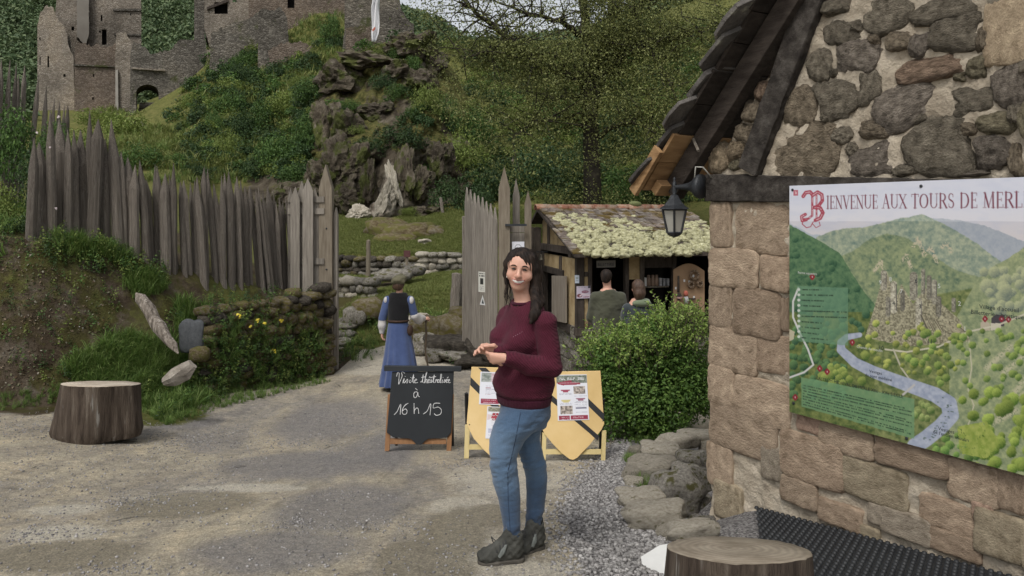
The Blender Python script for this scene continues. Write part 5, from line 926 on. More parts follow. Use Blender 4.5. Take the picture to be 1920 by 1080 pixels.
# ================================================================== TIMBER FRAMED HUT
C0 = Vector((.976, 11.5, 0)); HU = Vector((.974, .229, 0)); HB = Vector((-.229, .974, 0))
def ht(a, b, z): p = C0 + HU * a + HB * b; return Vector((p.x, p.y, z))
def ha(px, b=0.0):   # distance along the front for a photo column
    k = (px - 960) / FPX; o = C0 + HB * b; return (k * o.y - o.x) / (HU.x - k * HU.y)
def hb(px, a=0.0):   # distance back along the gable side
    k = (px - 960) / FPX; o = C0 + HU * a; return (k * o.y - o.x) / (HB.x - k * HB.y)
hut = thing('ticket_hut', 'small half-timbered ticket hut with a lichen covered roof', 'hut', ht(1, 1, -.77))
m_plaster = M('ochre_plaster', [(.22, .155, .075), (.34, .255, .14), (.42, .33, .19)], 4, 8, .95, .7, 25, spots=((.2, .15, .09), 5, .6, .1))
m_oak = M('brown_timber', [(.028, .022, .018), (.052, .042, .035), (.085, .07, .057)], 4, 9, .9, .6, 14, stretch=(3, 3, 1), orand=.2)
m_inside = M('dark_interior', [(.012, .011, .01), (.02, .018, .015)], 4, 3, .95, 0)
def hbox(name, a0, a1, b0, b1, z0, z1, mat, bevel=.006, parent=hut, label=None):
    mb = MB(); mb.obox(ht(a0, b0, z0), HU * (a1 - a0), HB * (b1 - b0), (0, 0, z1 - z0)); return part(name, mb, mat, parent, bevel=bevel, label=label)
zs_, ze_ = .15, 1.30; Lh = 2.36; Dp = 2.0
# stone base
for row in range(5):
    z = -.80 + row * .19
    for k in range(7):
        w = .36; dup_stone(SQUARE, ht(.16 + k * .36 + .1 * (row % 2), .16, z + .09), (.19, .13, .10), hut, m_dry, math.atan2(HU.y, HU.x), .06)
        if k < 6: dup_stone(SQUARE, ht(.16, .16 + k * .36 + .1 * (row % 2), z + .09), (.19, .13, .10), hut, m_dry, math.atan2(HB.y, HB.x), .06)
hbox('base', .1, Lh, .1, Dp, -.85, zs_ - .02, m_dry)
# floor, back and inner linings
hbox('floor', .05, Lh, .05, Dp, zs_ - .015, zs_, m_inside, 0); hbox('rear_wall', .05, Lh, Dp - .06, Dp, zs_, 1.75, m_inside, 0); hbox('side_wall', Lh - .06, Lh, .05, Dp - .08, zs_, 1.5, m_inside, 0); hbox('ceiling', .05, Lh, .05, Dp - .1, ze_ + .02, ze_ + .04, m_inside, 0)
# sills and posts
hbox('sill', -.03, Lh, -.03, .10, zs_ - .12, zs_, m_oak); hbox('sill', -.03, .09, .11, Dp, zs_ - .12, zs_, m_oak)
A1, A2, A3, A4, A5, A6 = ha(1103), ha(1110), ha(1172), ha(1179), ha(1200), ha(1208)
for a0, a1 in ((-.02, .10), (A1, A2), (A3, A4), (A5, A6), (ha(1262), ha(1268)), (Lh - .1, Lh)): hbox('timber_post', a0, a1, -.015, .085, zs_ + .002, ze_ - .1, m_oak)
hbox('wall_plate', -.12, Lh + .05, -.03, .10, ze_ - .10, ze_, m_oak); hbox('wall_plate', -.03, .09, .11, Dp, ZP(470, 12.2) - .04, ZP(470, 12.2) + .075, m_oak)
hbox('plaster_panel', .11, A1 - .002, .01, .07, zs_ + .002, ze_ - .102, m_plaster, 0); hbox('timber_rail', .105, A1 - .004, -.005, .075, ZP(518, 11.6), ZP(509, 11.6), m_oak)
hbox('plaster_panel', A4 + .002, A5 - .002, .01, .07, ZP(524, 11.7), ze_ - .102, m_plaster, 0); hbox('plaster_panel', A6 + .002, ha(1262) - .002, .01, .07, ZP(502, 11.8), ze_ - .102, m_oak, 0)
hbox('counter', A2, A3, -.06, .3, zs_, zs_ + .04, m_oak)
# gable side
B1_, B2_, B3_, B4_ = hb(1050), hb(1047), hb(1020), hb(1013); zr = ZP(511, 12.4)
for b0, b1, z0, z1 in ((B1_ - .08, B1_ + .02, zr + .05, 1.17), (Dp - .13, Dp, zs_, 1.25), (hb(1029) - .05, hb(1029) + .06, 1.30, 1.72)): hbox('timber_post', -.015, .08, b0, b1, z0, z1, m_oak)
hbox('timber_rail', -.018, .085, B1_ - .2, Dp - .13, zr - .05, zr + .05, m_oak)
hbox('plaster_panel', .01, .065, .11, B1_ - .085, zs_, 1.17, m_plaster, 0); hbox('plaster_panel', .01, .065, B1_ + .025, Dp - .14, zr + .055, 1.17, m_plaster, 0)
RB, RZv = 1.72, 1.93                                                   # ridge: distance back, height
mb = MB(); mb.prism([[(.05, 1.28), (Dp, 1.28), (Dp, 1.72), (RB, 1.86), (.05, 1.30)]], lambda b, z: ht(.01, b, z), HU * .05); part('plaster_panel', mb, m_plaster, hut)
mb = MB()
for k in range(4): b = hb(1066) + k * .0; 
q0, q1 = ht(-.06, hb(1067), ZP(600, 12.1)), ht(-.10, hb(1045), ZP(600, 12.4))
for k in range(3): e = (q1 - q0) / 3; mb = MB(); mb.obox(q0 + e * k + Vector((0, 0, -.02)), e * .96, HU * .03, (0, 0, ZP(516, 12.2) - ZP(602, 12.2))); part('shutter_board', mb, m_plank, hut, bevel=.004)
for px in (1008, 995): d = 13.4; plank(hut, (PX(px, d), d + (1008 - px) * .01), .12, .1, -.8, 1.62, .01, m_oak, name='timber_post')
# roof
E0, E1 = -.34, RB; z_e, z_r = ze_ - .04, RZv; SL = (z_r - z_e) / (E1 - E0); AL, AR = -.16, Lh + .12
mb = MB(); mb.obox(ht(AL, E0, z_e - .04), HU * (AR - AL), HB * (E1 - E0) + Vector((0, 0, z_r - z_e)), (0, 0, .05)); part('roof', mb, m_oak, hut)
mb = MB(); mb.obox(ht(AL, RB, z_r - .04), HU * (AR - AL), HB * .42 + Vector((0, 0, -.22)), (0, 0, .05)); part('roof', mb, m_oak, hut)
m_tile = M('old_tile', [(.07, .055, .045), (.12, .095, .08), (.19, .165, .14), (.27, .25, .215)], 9, 7, .95, .7, 40, spots=((.10, .07, .022), 4, .5, .1), orand=.3); m_ridge = M('ridge_tile', [(.13, .055, .035), (.22, .10, .065), (.26, .18, .13), (.20, .19, .16)], 6, 6, .95, .6, 30, orand=.3)
def onroof(a, t, h=0): b = E0 + (E1 - E0) * t; return ht(a, b, z_e + (z_r - z_e) * t + .012 + h)
pitch = math.atan(SL); rowt = [.48, .56, .64, .72, .80, .88, .95]
for r_, t in enumerate(rowt):
    a = AL + random.uniform(0, .08)
    while a < AR - .04:
        w = random.uniform(.10, .15); p = onroof(a + w / 2, t, .012); mb = MB(); ax, ay, az = HU * (w * .94), HB * .30 + Vector((0, 0, .30 * SL * .82)), Vector((0, 0, .016)); rt_ = Vector((0, 0, random.uniform(-.006, .01)))
        mb.obox(p - ax / 2 - ay * .5 + rt_, ax + Vector((0, 0, random.uniform(-.008, .008))), ay, az); part('roof_tile', mb, m_tile, hut); a += w
for t in np.arange(0, .48, .08): mb = MB(); mb.obox(onroof(AL - .02, t, .0), HU * .16, HB * .26 + Vector((0, 0, .26 * SL * .8)), (0, 0, .02)); part('roof_tile', mb, m_tile, hut)
a = AL - .03
while a < AR:
    w = random.uniform(.18, .24); mb = MB(); c0, c1 = ht(a, RB, z_r + .0), ht(a + w + .03, RB, z_r + random.uniform(-.005, .012)); rs = []
    for c, r_ in ((c0, .085), (c1, .075)): rs.append([c + HB * math.cos(x) * r_ * 1.25 + Vector((0, 0, math.sin(x) * r_)) for x in np.linspace(-.2, math.pi + .2, 9)] + [c + HB * math.cos(x) * r_ * 1.0 + Vector((0, 0, math.sin(x) * r_ * .75)) for x in np.linspace(math.pi + .2, -.2, 9)])
    mb.rings(rs); part('ridge_tile', mb, m_ridge, hut, True); a += w
dup_stone(LOW, ht(ha(1190, RB), RB - .03, z_r + .09), (.11, .07, .05), hut, M('moss_green', [(.13, .15, .06), (.2, .22, .1)], 12, 5, 1, .8, 50), 0, 0, 'moss_cushion')
m_lichen = M('reindeer_lichen', [(.22, .20, .10), (.38, .365, .21), (.48, .465, .29), (.54, .53, .37)], 26, 10, 1, 1.0, 90, island=.16, lo=.25, bdist=.02)
vs, fs = [], []; base_i = [np.array([v.co[:] for v in me.vertices]) for me in [rough_stone(120 + i, 3, .5, 2.2, .55) for i in range(4)]]; ff = np.array([p.vertices[:] for p in rough_stone(120, 3).polygons]); cnt = 0
for i in range(2200):
    t, a = random.uniform(-.03, .80), random.uniform(AL + .04 + .1, AR + .02); lim = .64 + .14 * math.sin(a * 2.6 + .6) + .10 * math.sin(a * 7.1); s_ = random.uniform(.035, .075)
    if t > lim and (t > .82 or random.random() > .04): continue
    if cnt > 700: break
    q = np.array(onroof(a, t, .006)); an = random.uniform(0, 6.28); b_ = base_i[i % 4] * np.array([s_, s_ * random.uniform(.8, 1.1), s_ * random.uniform(.55, .8)]) ; b_ = np.stack([b_[:, 0] * math.cos(an) - b_[:, 1] * math.sin(an), b_[:, 0] * math.sin(an) + b_[:, 1] * math.cos(an), b_[:, 2] + b_[:, 1] * 0], 1) + q
    vs.append(b_); fs.append(ff + cnt * len(b_)); cnt += 1
part('lichen', np_mesh('lichen', np.vstack(vs), np.vstack(fs), m_lichen, True), None, hut, kind='stuff')
# fuzz on the lichen: tiny flakes
Pv = np.vstack(vs); k = rng.choice(len(Pv), 90000); Pn = Pv[k] + rng.normal(0, .009, (90000, 3)); v, f = leaves(Pn, rng.normal(size=(90000, 3)) + [0, -.3, .6], rng.uniform(.006, .015, 90000)); part('lichen_tips', np_mesh('lichen_tips', v, f, m_lichen), None, hut, kind='stuff')
# sign, notices, bell, shop goods
f_ = lambda b, h=0: (lambda px, py: (lambda p: Vector((p.x, p.y, ZP(py, p.y))))(ht(ha(px, b), b, 0)))
fs_ = f_(-.05)
sg = thing('hut_sign', 'pale wooden sign hanging above the dark hut doorway', 'sign', fs_(1137, 495)); mb = MB(); mb.prism([[(1119, 489), (1154, 488), (1154, 501), (1119, 502)]], fs_, HB * .015); part('board', mb, M('pale_sign', [(.17, .16, .145), (.22, .21, .19)], 8, 4, .8, .2), sg)
me = text_mesh('BILLETTERIE', .066, lambda a, b: fs_(1120.3, 499) + HU * a * .74 + Vector((0, 0, b)) - HB * .004); me.materials.clear(); me.materials.append(m_ink); part('lettering', me, None, sg)
def art_f(pa):
    pa.c[:] = (.52, .46, .54); bars(pa, 8, 70, (10,), 8, (.30, .28, .34), 2); pa.put(np.clip(1.3 - np.hypot((pa.X - 62) / 26, (pa.Y - 66) / 16) * 1.2, 0, 1) * 4, (.17, .04, .09)); bars(pa, 44, 80, (62, 70), 3, (.55, .42, .46), 5)
    pa.put(np.clip(1.3 - np.hypot((pa.X - 22) / 16, (pa.Y - 108) / 18), 0, 1) * 4, (.17, .06, .07)); pa.put(pa.line([(26, 112), (46, 86), (60, 100), (88, 108)], 12), (.62, .52, .56)); bars(pa, 46, 92, (122,), 8, (.25, .06, .1), 4); box_(pa, 82, 2, 99, 24, (.05, .05, .07))
def art_g(pa): pa.c[:] = (.48, .53, .6); box_(pa, 20, 30, 80, 70, (.30, .34, .36)); box_(pa, 20, 84, 80, 104, (.32, .36, .42))
poster('notice', 'white notice with a dark red speech bubble on the hut front', f_(-.035), (1081, 537), (1107, 536), (1107, 559), (1081, 560), art_f, 60, 60, 'notice'); poster('notice', 'small pale blue notice on the corner post of the hut', f_(-.03), (1077.5, 516), (1086, 516), (1086, 531), (1078, 531), art_g, 20, 30, 'notice')
bl = thing('bell', 'small metal bell on a bracket at the gable of the hut', 'bell', ht(-.12, hb(1028), ZP(480, 12.9))); bc = ht(-.12, hb(1028), ZP(477, 12.9)); m_bell = M('old_bronze', [(.05, .045, .035), (.10, .09, .07)], 9, 4, .5, .2, metal=.6)
mb = MB(); mb.rings([[bc + Vector((r_ * math.cos(x), r_ * math.sin(x), z)) for x in np.linspace(0, 6.283, 12, endpoint=False)] for z, r_ in ((0, .01), (-.005, .025), (-.03, .032), (-.07, .04), (-.095, .06), (-.10, .062))]); part('bell_body', mb, m_bell, bl, True); mb = MB(); mb.tube([ht(.0, hb(1028), ZP(473, 12.9)), ht(-.2, hb(1028), ZP(473, 12.9))], .01, 5); mb.tube([bc + Vector((0, 0, .04)), bc], .006, 5); part('bracket', mb, m_iron, bl); mb = MB(); mb.tube([bc - Vector((0, 0, .1)), bc - Vector((0, 0, .34))], .004, 4); part('pull_cord', mb, m_plank, bl)
sh_ = hut
for y in (537, 612): hbox('shelf', A6 + .01, ha(1262) - .01, .12, .34, ZP(y, 11.9) - .02, ZP(y, 11.9), m_plank, .003)
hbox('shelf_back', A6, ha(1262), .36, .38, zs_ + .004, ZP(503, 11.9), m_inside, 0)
m_glow = M('jar_glass', [(.20, .13, .09), (.30, .21, .15)], 6, 4, .4, .1, spec=.5); m_box = M('printed_box', [(.30, .30, .31), (.50, .50, .50)], 14, 3, .7, 0, orand=.2); m_brownbox = M('cardboard', [(.20, .13, .08), (.28, .19, .12)], 6, 4, .8, .1)
for i, px in enumerate((1216, 1224, 1231)):
    c = ht(ha(px, .2), .2, ZP(537, 11.9)); mb = MB(); mb.rings([[c + Vector((r_ * math.cos(x), r_ * math.sin(x), z)) for x in np.linspace(0, 6.283, 10, endpoint=False)] for z, r_ in ((.0, .03), (.01, .034), (.11, .034), (.13, .026), (.165, .026), (.17, .022))]); o = part('jar', mb, m_glow, None, True); tag(o, ('first of three brown jars on the upper hut shelf, beside the white packet', 'middle one of three brown jars on the upper hut shelf', 'last of three brown jars on the upper hut shelf, nearest the thin packets')[i], 'jar', 'jars on the upper hut shelf')
for px, w, y0, h, mt, lb in ((1237.5, .03, 537, .12, m_box, 'thin white packet beside the jars on the upper shelf'), (1244, .032, 537, .115, m_box, 'second white packet from the jars on the upper shelf'), (1251, .036, 537, .11, m_box, 'rightmost white packet on the upper hut shelf'), (1208.5, .04, 537, .13, m_white, 'white packet at the left end of the upper hut shelf'), (1224, .10, 612, .13, m_brownbox, 'brown cardboard box on the lower hut shelf'), (1238, .12, 612, .125, m_box, 'wide white printed box on the lower hut shelf'), (1235, .10, 596, .12, m_box, 'white printed box stacked on the wide box of the lower shelf'), (1215, .05, 612, .25, m_brownbox, 'tall dark bottle-like pack at the left of the lower shelf')):
    a = ha(px, .2); z = ZP(y0, 11.9); mb = MB(); mb.obox(ht(a - w / 2, .16, z + .001), HU * w, HB * .08, (0, 0, h)); tag(part('packet', mb, mt, None, bevel=.003), lb, 'packet')
fd = f_(-.10); db = thing('display_board', 'arched plywood board hung with toys and wreaths at the right of the hut', 'display board', fd(1292, 580)); arch_ = [(1263, 590), (1263, 506)] + [(1263 + 58 * t, 506 - 13 * math.sin(math.pi * t) + 2 * t) for t in np.linspace(.1, .9, 9)] + [(1321, 508), (1321, 592)]
mb = MB(); mb.prism([arch_], fd, HB * .02); part('board', mb, M('plywood', [(.27, .175, .105), (.35, .235, .145)], 3, 6, .8, .1), db)
for px, py in ((1267, 540), (1283, 526), (1292, 528), (1300, 517), (1316, 530), (1301, 557)): mb = MB(); mb.prism([[(px - 1.6, py - 2), (px + 1.6, py - 2), (px + 1.6, py + 2.4), (px - 1.6, py + 2.4)]], lambda a, b: fd(a, b) - HB * .004, HB * .003); part('price_tag', mb, m_white, db)
fo = f_(-.14); mb = MB(); mb.tube([fo(1272, 517), fo(1272, 548)], [.014, .02], 8); mb.tube([fo(1273, 549), fo(1274, 556), fo(1274, 563)], [.02, .045, .02], 10); tag(part('lute', mb, m_oak, None, True), 'dark long-necked wooden toy hanging on the display board', 'toy')
m_red = M('red_cloth', [(.38, .10, .07), (.48, .18, .13)], 9, 3, .8, .1); m_pink = M('pink_cloth', [(.42, .22, .2), (.5, .36, .33)], 14, 3, .8, .1)
t = thing('doll', 'small red and white doll hanging in the middle of the display board', 'doll', fo(1286, 570)); mb = MB(); mb.tube([fo(1286, 545), fo(1286, 550), fo(1286, 555)], [.02, .04, .025], 8); part('head', mb, m_red, t, True); mb = MB(); mb.tube([fo(1286, 556), fo(1287, 563), fo(1286, 572)], [.03, .042, .02], 8); part('dress', mb, m_box, t, True)
mb = MB(); mb.tube([fo(1273, 551), fo(1274, 557), fo(1275, 563)], [.02, .05, .015], 8); tag(part('pouch', mb, m_pink, None, True), 'pink pouch hanging over the dark wooden toy', 'pouch')
def wreath(label, px, py, r, mat): c = fo(px, py); mb = MB(); L = [c + HU * math.cos(x) * r + Vector((0, 0, math.sin(x) * r)) + HB * random.uniform(-.01, .01) for x in np.linspace(0, 6.6, 30)]; mb.tube(L, [.012 + random.uniform(0, .014) for _ in L], 6); tag(part('wreath', mb, mat, None, True), label, 'wreath')
m_wr = M('dried_flowers', [(.07, .045, .03), (.16, .11, .07), (.30, .24, .19)], 40, 4, .95, .5, 60); wreath('round dried wreath at the top of the display board', 1302, 516, .065, m_wr); wreath('small dark wreath at the left below the round wreath', 1296, 534, .04, m_wr); wreath('small brown wreath at the right below the round wreath', 1312, 533, .04, m_wr)
mb = MB(); mb.obox(fo(1293, 582), HU * .09, HB * .02, (0, 0, .10)); tag(part('card', mb, M('dark_card', [(.05, .055, .06), (.1, .1, .11)], 9, 3, .7, 0), None), 'dark card with a pale figure at the foot of the display board', 'card')
mb = MB(); mb.obox(fo(1292, 562), HU * .11, HB * .03, (0, 0, .02)); tag(part('wooden_ledge', mb, m_oak, None), 'thin wooden stick lying level on the display board', 'stick')
# ================================================================== CASTLE, CLIFF
def masonry(name, cs, sc=1.0, mossy=.3):
    m, n = _new(name); vec = coords(n, 'Object', (1.0, 1.0, 1.9)); vo = N(n, 'ShaderNodeTexVoronoi', Scale=3.0 * sc); n.links.new(vec, vo.inputs['Vector']); ve = N(n, 'ShaderNodeTexVoronoi', Scale=3.0 * sc, feature='DISTANCE_TO_EDGE'); n.links.new(vec, ve.inputs['Vector'])
    sp = N(n, 'ShaderNodeSeparateColor'); n.links.new(vo.outputs['Color'], sp.inputs[0]); col = ramp(n, sp.outputs[0], [(0, cs[0]), (.5, cs[1]), (1, cs[2])]); col = mix(n, col, tuple(c * .45 for c in cs[0]), ramp(n, ve.outputs['Distance'], [(.0, (.9, .9, .9)), (.09, (0, 0, 0))]))
    big = noi(n, coords(n, 'Object'), .16, 7, .65, .4); col = mix(n, col, ramp(n, big, [(.32, (.42, .42, .42)), (.5, (1, 1, 1)), (.68, (1.35, 1.3, 1.2))]), .9, 'MULTIPLY')
    if mossy: col = mix(n, col, (.055, .062, .022), ramp(n, noi(n, coords(n, 'Object'), .35, 6, .7), [(.66 - mossy * .3, (0, 0, 0)), (.74 - mossy * .3, (.85, .85, .85))]))
    b = bumpn(n, ve.outputs['Distance'], .7, .14); b = bumpn(n, noi(n, vec, 7, 5), .6, .1, b); return finish(m, n, col, .95, b, .1)
m_ca = masonry('pale_masonry', [(.185, .158, .126), (.255, .22, .18), (.32, .285, .238)], 1.7, .12); m_cb = masonry('dark_masonry', [(.085, .077, .065), (.135, .122, .103), (.20, .184, .157)], 1.5, .25); m_cc = masonry('brown_masonry', [(.115, .09, .07), (.16, .128, .102), (.21, .175, .143)], 1.7, .15)
def ragged(pts, step=4, amp=3.0, skip=()):
    """break the straight edges of an outline (photo px) into worn masonry steps"""
    out = []; n = len(pts)
    for i in range(n):
        a, b = pts[i], pts[(i + 1) % n]; L = math.hypot(b[0] - a[0], b[1] - a[1]); k = max(1, int(L / step)); out.append(a)
        if i in skip: continue
        for j in range(1, k): t = j / k; out.append((a[0] + (b[0] - a[0]) * t + random.uniform(-.6, .6), a[1] + (b[1] - a[1]) * t + random.uniform(-amp, amp)))
    return out
def cwall(t, name, pts, d, thick, mat, holes=(), dslope=0.0, rag=True, skip=()):
    px0 = pts[0][0]; fn = lambda a, b: W(a, b, d + dslope * (a - px0)); mb = MB(); xm = sum(p[0] for p in pts) / len(pts); mb.prism([ragged(pts, skip=skip) if rag else pts] + [list(h) for h in holes], fn, ((xm - 960) / FPX * thick, thick, 0)); return part(name, mb, mat, t)
def rect(x0, y0, x1, y1): return [(x0, y0), (x1, y0), (x1, y1), (x0, y1)]
def dark_back(t, rects, d):  # near-black sheets behind the openings stand in for the shade inside
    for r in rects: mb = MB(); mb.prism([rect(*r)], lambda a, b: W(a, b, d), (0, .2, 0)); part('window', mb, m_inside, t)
tw = thing('castle_tower', 'ruined square castle tower with broken turret at the upper left', 'tower', W(170, 205, 74))
H1 = [rect(189, 28, 192, 40), rect(191, 55, 200, 84), rect(134, 50, 139, 57), rect(186, 57, 189, 61), rect(244, 25, 246, 29)]
cwall(tw, 'wall', [(104, 120), (104, 20), (112, -60), (262, -60), (265, 10), (265, 90), (250, 150), (200, 160)], 78, 9, m_ca, H1, 0, skip=(0, 1, 2, 3, 4)); dark_back(tw, [(186, 20, 204, 90), (130, 44, 143, 60), (242, 22, 248, 32)], 78.8)
cwall(tw, 'wall', [(212, 16), (264, 16), (264, 20), (212, 20)], 77.8, .3, m_cb, rag=False); cwall(tw, 'wall', [(214, 62), (264, 64), (264, 67), (214, 65)], 77.8, .3, m_cb, rag=False); cwall(tw, 'pilaster', [(144, -60), (166, -60), (167, 60), (160, 86), (144, 70)], 77.2, .9, M('lime_render', [(.15, .135, .115), (.20, .185, .16)], .5, 6, .95, .3, 3))
cwall(tw, 'turret', [(70, 215), (70, 50), (76, 22), (84, 12), (100, 14), (110, 40), (122, 52), (128, 84), (138, 106), (140, 218), (100, 220)], 73, 5, m_ca, [rect(89, 105, 92, 126), rect(74, 106, 76, 122), rect(119, 139, 123, 144), rect(74, 70, 76, 76)], 0, skip=(0, 9, 10)); dark_back(tw, [(86, 102, 95, 130), (72, 66, 78, 126), (117, 136, 126, 148)], 74)
cwall(tw, 'wall', [(128, 62), (132, 66), (133, 88), (126, 86)], 74, 2, m_cb)
cwall(tw, 'curtain_wall', [(139, 222), (140, 92), (146, 78), (160, 80), (170, 88), (180, 82), (192, 88), (206, 86), (224, 80), (224, 222)], 71, 3, m_cc, [rect(174, 139, 177, 144), rect(173, 182, 176, 187)], 0, skip=(0, 8, 9)); cwall(tw, 'ledge', [(139, 120), (215, 124), (215, 126), (139, 123)], 70.8, .4, m_cb, rag=False); dark_back(tw, [(172, 136, 179, 147), (171, 180, 178, 190)], 71.7)
cwall(tw, 'buttress', [(216, 226), (216, 110), (218, 62), (236, 60), (246, 76), (248, 214)], 69.5, 3, m_ca, (), 0, skip=(0, 4)); cwall(tw, 'buttress', [(216.5, 200), (216.5, 132), (221, 130), (222, 212)], 69.2, .3, M('lime_post', [(.24, .225, .2), (.3, .28, .25)], 2, 4, .9, .1), rag=False)
gt = thing('castle_gateway', 'castle gateway with a round arch and steps showing through it', 'gateway', W(275, 225, 68))
arch = [(256, 222), (256, 172)] + [(256 + 41 * (1 - math.cos(math.pi * t)) / 2, 172 - 13.5 * math.sin(math.pi * t)) for t in np.linspace(.08, .92, 9)] + [(297, 172), (297, 222)]
cwall(gt, 'wall', [(244, 214), (244, 110), (250, 76), (262, 82), (284, 102), (300, 96), (322, 92), (330, 82), (338, 74), (386, 76), (388, 158), (370, 176), (340, 190), (320, 214), (298, 224.5), (297.5, 222), (297.5, 172)] + arch[::-1][2:-2] + [(255.5, 172), (255.5, 222), (250, 222)], 68, 3.2, m_cb, (), .004, skip=tuple(range(8, 60)))
cwall(gt, 'ledge', [(246, 126), (310, 130), (310, 133), (246, 129)], 67.8, .35, m_ca, rag=False)
pr = thing('wall_pier', 'pale end pier of the castle wall right of the gateway', 'wall', W(400, 160, 66)); cwall(pr, 'wall', [(387, 162), (387, 92), (396, 90), (404, 100), (416, 140), (412, 164)], 66, 3, m_ca, (), 0, skip=(0,))
ss_ = thing('stone_stairs', 'worn stone stairs climbing to the castle gateway', 'stairs', W(300, 285, 60))
for i in range(15): f_ = i / 14; px, py, d = 303 - 20 * f_, 292 - 62 * f_, 56 + 10 * f_; mb = MB(); a = W(px - (15 - 1 * f_), py, d); mb.obox(a, (30 / FPX * d, random.uniform(-.1, .1), 0), (0, .9, 0), (0, 0, -.5)); part('step', mb, m_dry, ss_, bevel=.03)
for i in range(9): f_ = i / 8; px, py, d = 276 + 2 * f_, 218 - 26 * f_, 70 + 6 * f_; mb = MB(); mb.obox(W(px - 17, py, d), (34 / FPX * d, 0, 0), (0, .9, 0), (0, 0, -.5)); part('step', mb, m_dry, ss_, bevel=.03)
pk = thing('picket_fence', 'low grey picket fence along the castle stairs', 'fence', W(285, 250, 58))
def pickets(t, L, n, h, r):
    for i in range(n): u = i / (n - 1) * (len(L) - 1); k = min(int(u), len(L) - 2); f_ = u - k; a, b = L[k], L[k + 1]; px, py, d = [a[j] * (1 - f_) + b[j] * f_ for j in range(3)]; stake(t, W(px, py, d) - Vector((0, 0, .2)), W(px + random.uniform(-.6, .6), py - h - random.uniform(0, 2), d), r, 'picket', STK[:4])
pickets(pk, [(244, 238, 60), (265, 244, 59), (287, 262, 58), (289, 285, 55), (301, 310, 50), (315, 320, 48)], 58, 17, .045)
pk2 = thing('picket_fence', 'short tilted picket fence on the rocks right of the stairs', 'fence', W(345, 265, 54)); pickets(pk2, [(336, 272, 54), (354, 265, 54)], 14, 22, .05); pk3 = thing('picket_fence', 'short picket fence among shrubs below the pale wall pier', 'fence', W(385, 285, 52)); pickets(pk3, [(374, 276, 52), (404, 288, 52)], 16, 20, .05)
up = thing('castle_house', 'dark castle house with a large window at the top left of the rock', 'castle', W(420, 60, 72))
cwall(up, 'wall', [(364, 100), (364, -40), (384, -40), (384, 100)], 72, 6, m_cb, (), 0, skip=(0, 1, 2)); cwall(up, 'wall', [(383, 50), (384, -40), (470, -40), (470, 6), (470, 90), (396, 100)], 71, 6, m_ca, [rect(402, 4, 427, 26), rect(436, -40, 444, 4)], 0, skip=(0, 1, 2)); dark_back(up, [(398, 0, 432, 32)], 72); cwall(up, 'lintel', [(388, 13), (428, -2), (428, 3), (388, 18)], 70.8, .3, m_oak, rag=False)
cr = thing('castle_ruin', 'long ruined wall at the top edge above the grassy slope', 'castle', W(560, 20, 68)); cwall(cr, 'wall', [(466, 64), (466, -40), (662, -40), (662, 64)], 69, 4, m_cc, [rect(539, -30, 552, 15), rect(452 + 18, -40, 478, -2)], 0, skip=(0, 1, 2, 3)); dark_back(cr, [(536, -34, 556, 20)], 70)
t = thing('ruined_wall', 'long dark wall running along the slope below the castle house', 'wall', W(440, 80, 64)); cwall(t, 'wall', [(392, 140), (396, 62), (430, 46), (470, 32), (486, 22), (486, 130), (460, 140)], 64, 2, m_cb, (), 0, skip=())
t = thing('ruined_wall', 'tall dark standing wall above the ivy slope', 'wall', W(510, 100, 60)); cwall(t, 'wall', [(483, 170), (484, 24), (492, 16), (506, 20), (528, 14), (538, 34), (541, 70), (540, 165)], 60, 2.5, m_cb, (), 0, skip=(0, 6, 7))
t = thing('ruined_wall', 'broken brown wall with a yellow moss patch in front of the dark wall', 'wall', W(550, 140, 57)); cwall(t, 'wall', [(520, 162), (504, 110), (502, 94), (524, 82), (560, 78), (584, 86), (606, 100), (620, 122), (606, 136), (580, 158)], 57, 2, m_cc, (), 0, skip=())
t = thing('ruined_wall', 'big ragged castle wall behind the white flag', 'wall', W(700, 60, 56)); cwall(t, 'wall', [(640, 102), (646, 60), (646, -40), (742, -40), (752, 16), (762, 34), (776, 44), (776, 66), (700, 92), (660, 108)], 56, 3, m_cb, (), 0, skip=(1, 2))
cwall(t, 'wall', [(647, 104), (649, 52), (692, 48), (704, 74), (700, 90)], 55.6, .5, m_cc)
# flag
fl_ = thing('flag', 'white flag hanging limp from a pole on the rock', 'flag', W(703, 78, 52)); mb = MB(); mb.tube([W(701, 82, 52.1), W(709, -40, 52.1)], .05, 6); part('pole', mb, m_plank, fl_)
m_flag = M('white_flag', [(.62, .62, .64), (.70, .70, .72)], 3, 3, .8, .1); rows, cols = 22, 7; vs = []; fs = []
for i in range(rows):
    y = -40 + 118 * i / (rows - 1); cx = 707 - 5 * i / (rows - 1) + 1.2 * math.sin(i * .5); hw = np.interp(y, [-40, 10, 60, 78], [4.5, 6.5, 8, 3.5])
    for j in range(cols): u = j / (cols - 1) * 2 - 1; vs.append(W(cx + u * hw, y + 3 * abs(u), 51.8) + Vector((0, .18 * math.sin(u * 5 + i * .35), 0)))
for i in range(rows - 1):
    for j in range(cols - 1): fs.append((i * cols + j, i * cols + j + 1, (i + 1) * cols + j + 1, (i + 1) * cols + j))
mb = MB(); mb.add(vs, fs); me = mb.mesh('cloth', m_flag, True, False); o = part('cloth', me, None, fl_); sd = o.modifiers.new('thickness', 'SOLIDIFY'); sd.thickness = .02
mb = MB(); mb.prism([[(697, 56), (703, 50), (704, 54), (699, 59)]], lambda a, b: W(a, b, 51.45), (0, .05, 0)); part('emblem', mb, m_red, fl_)
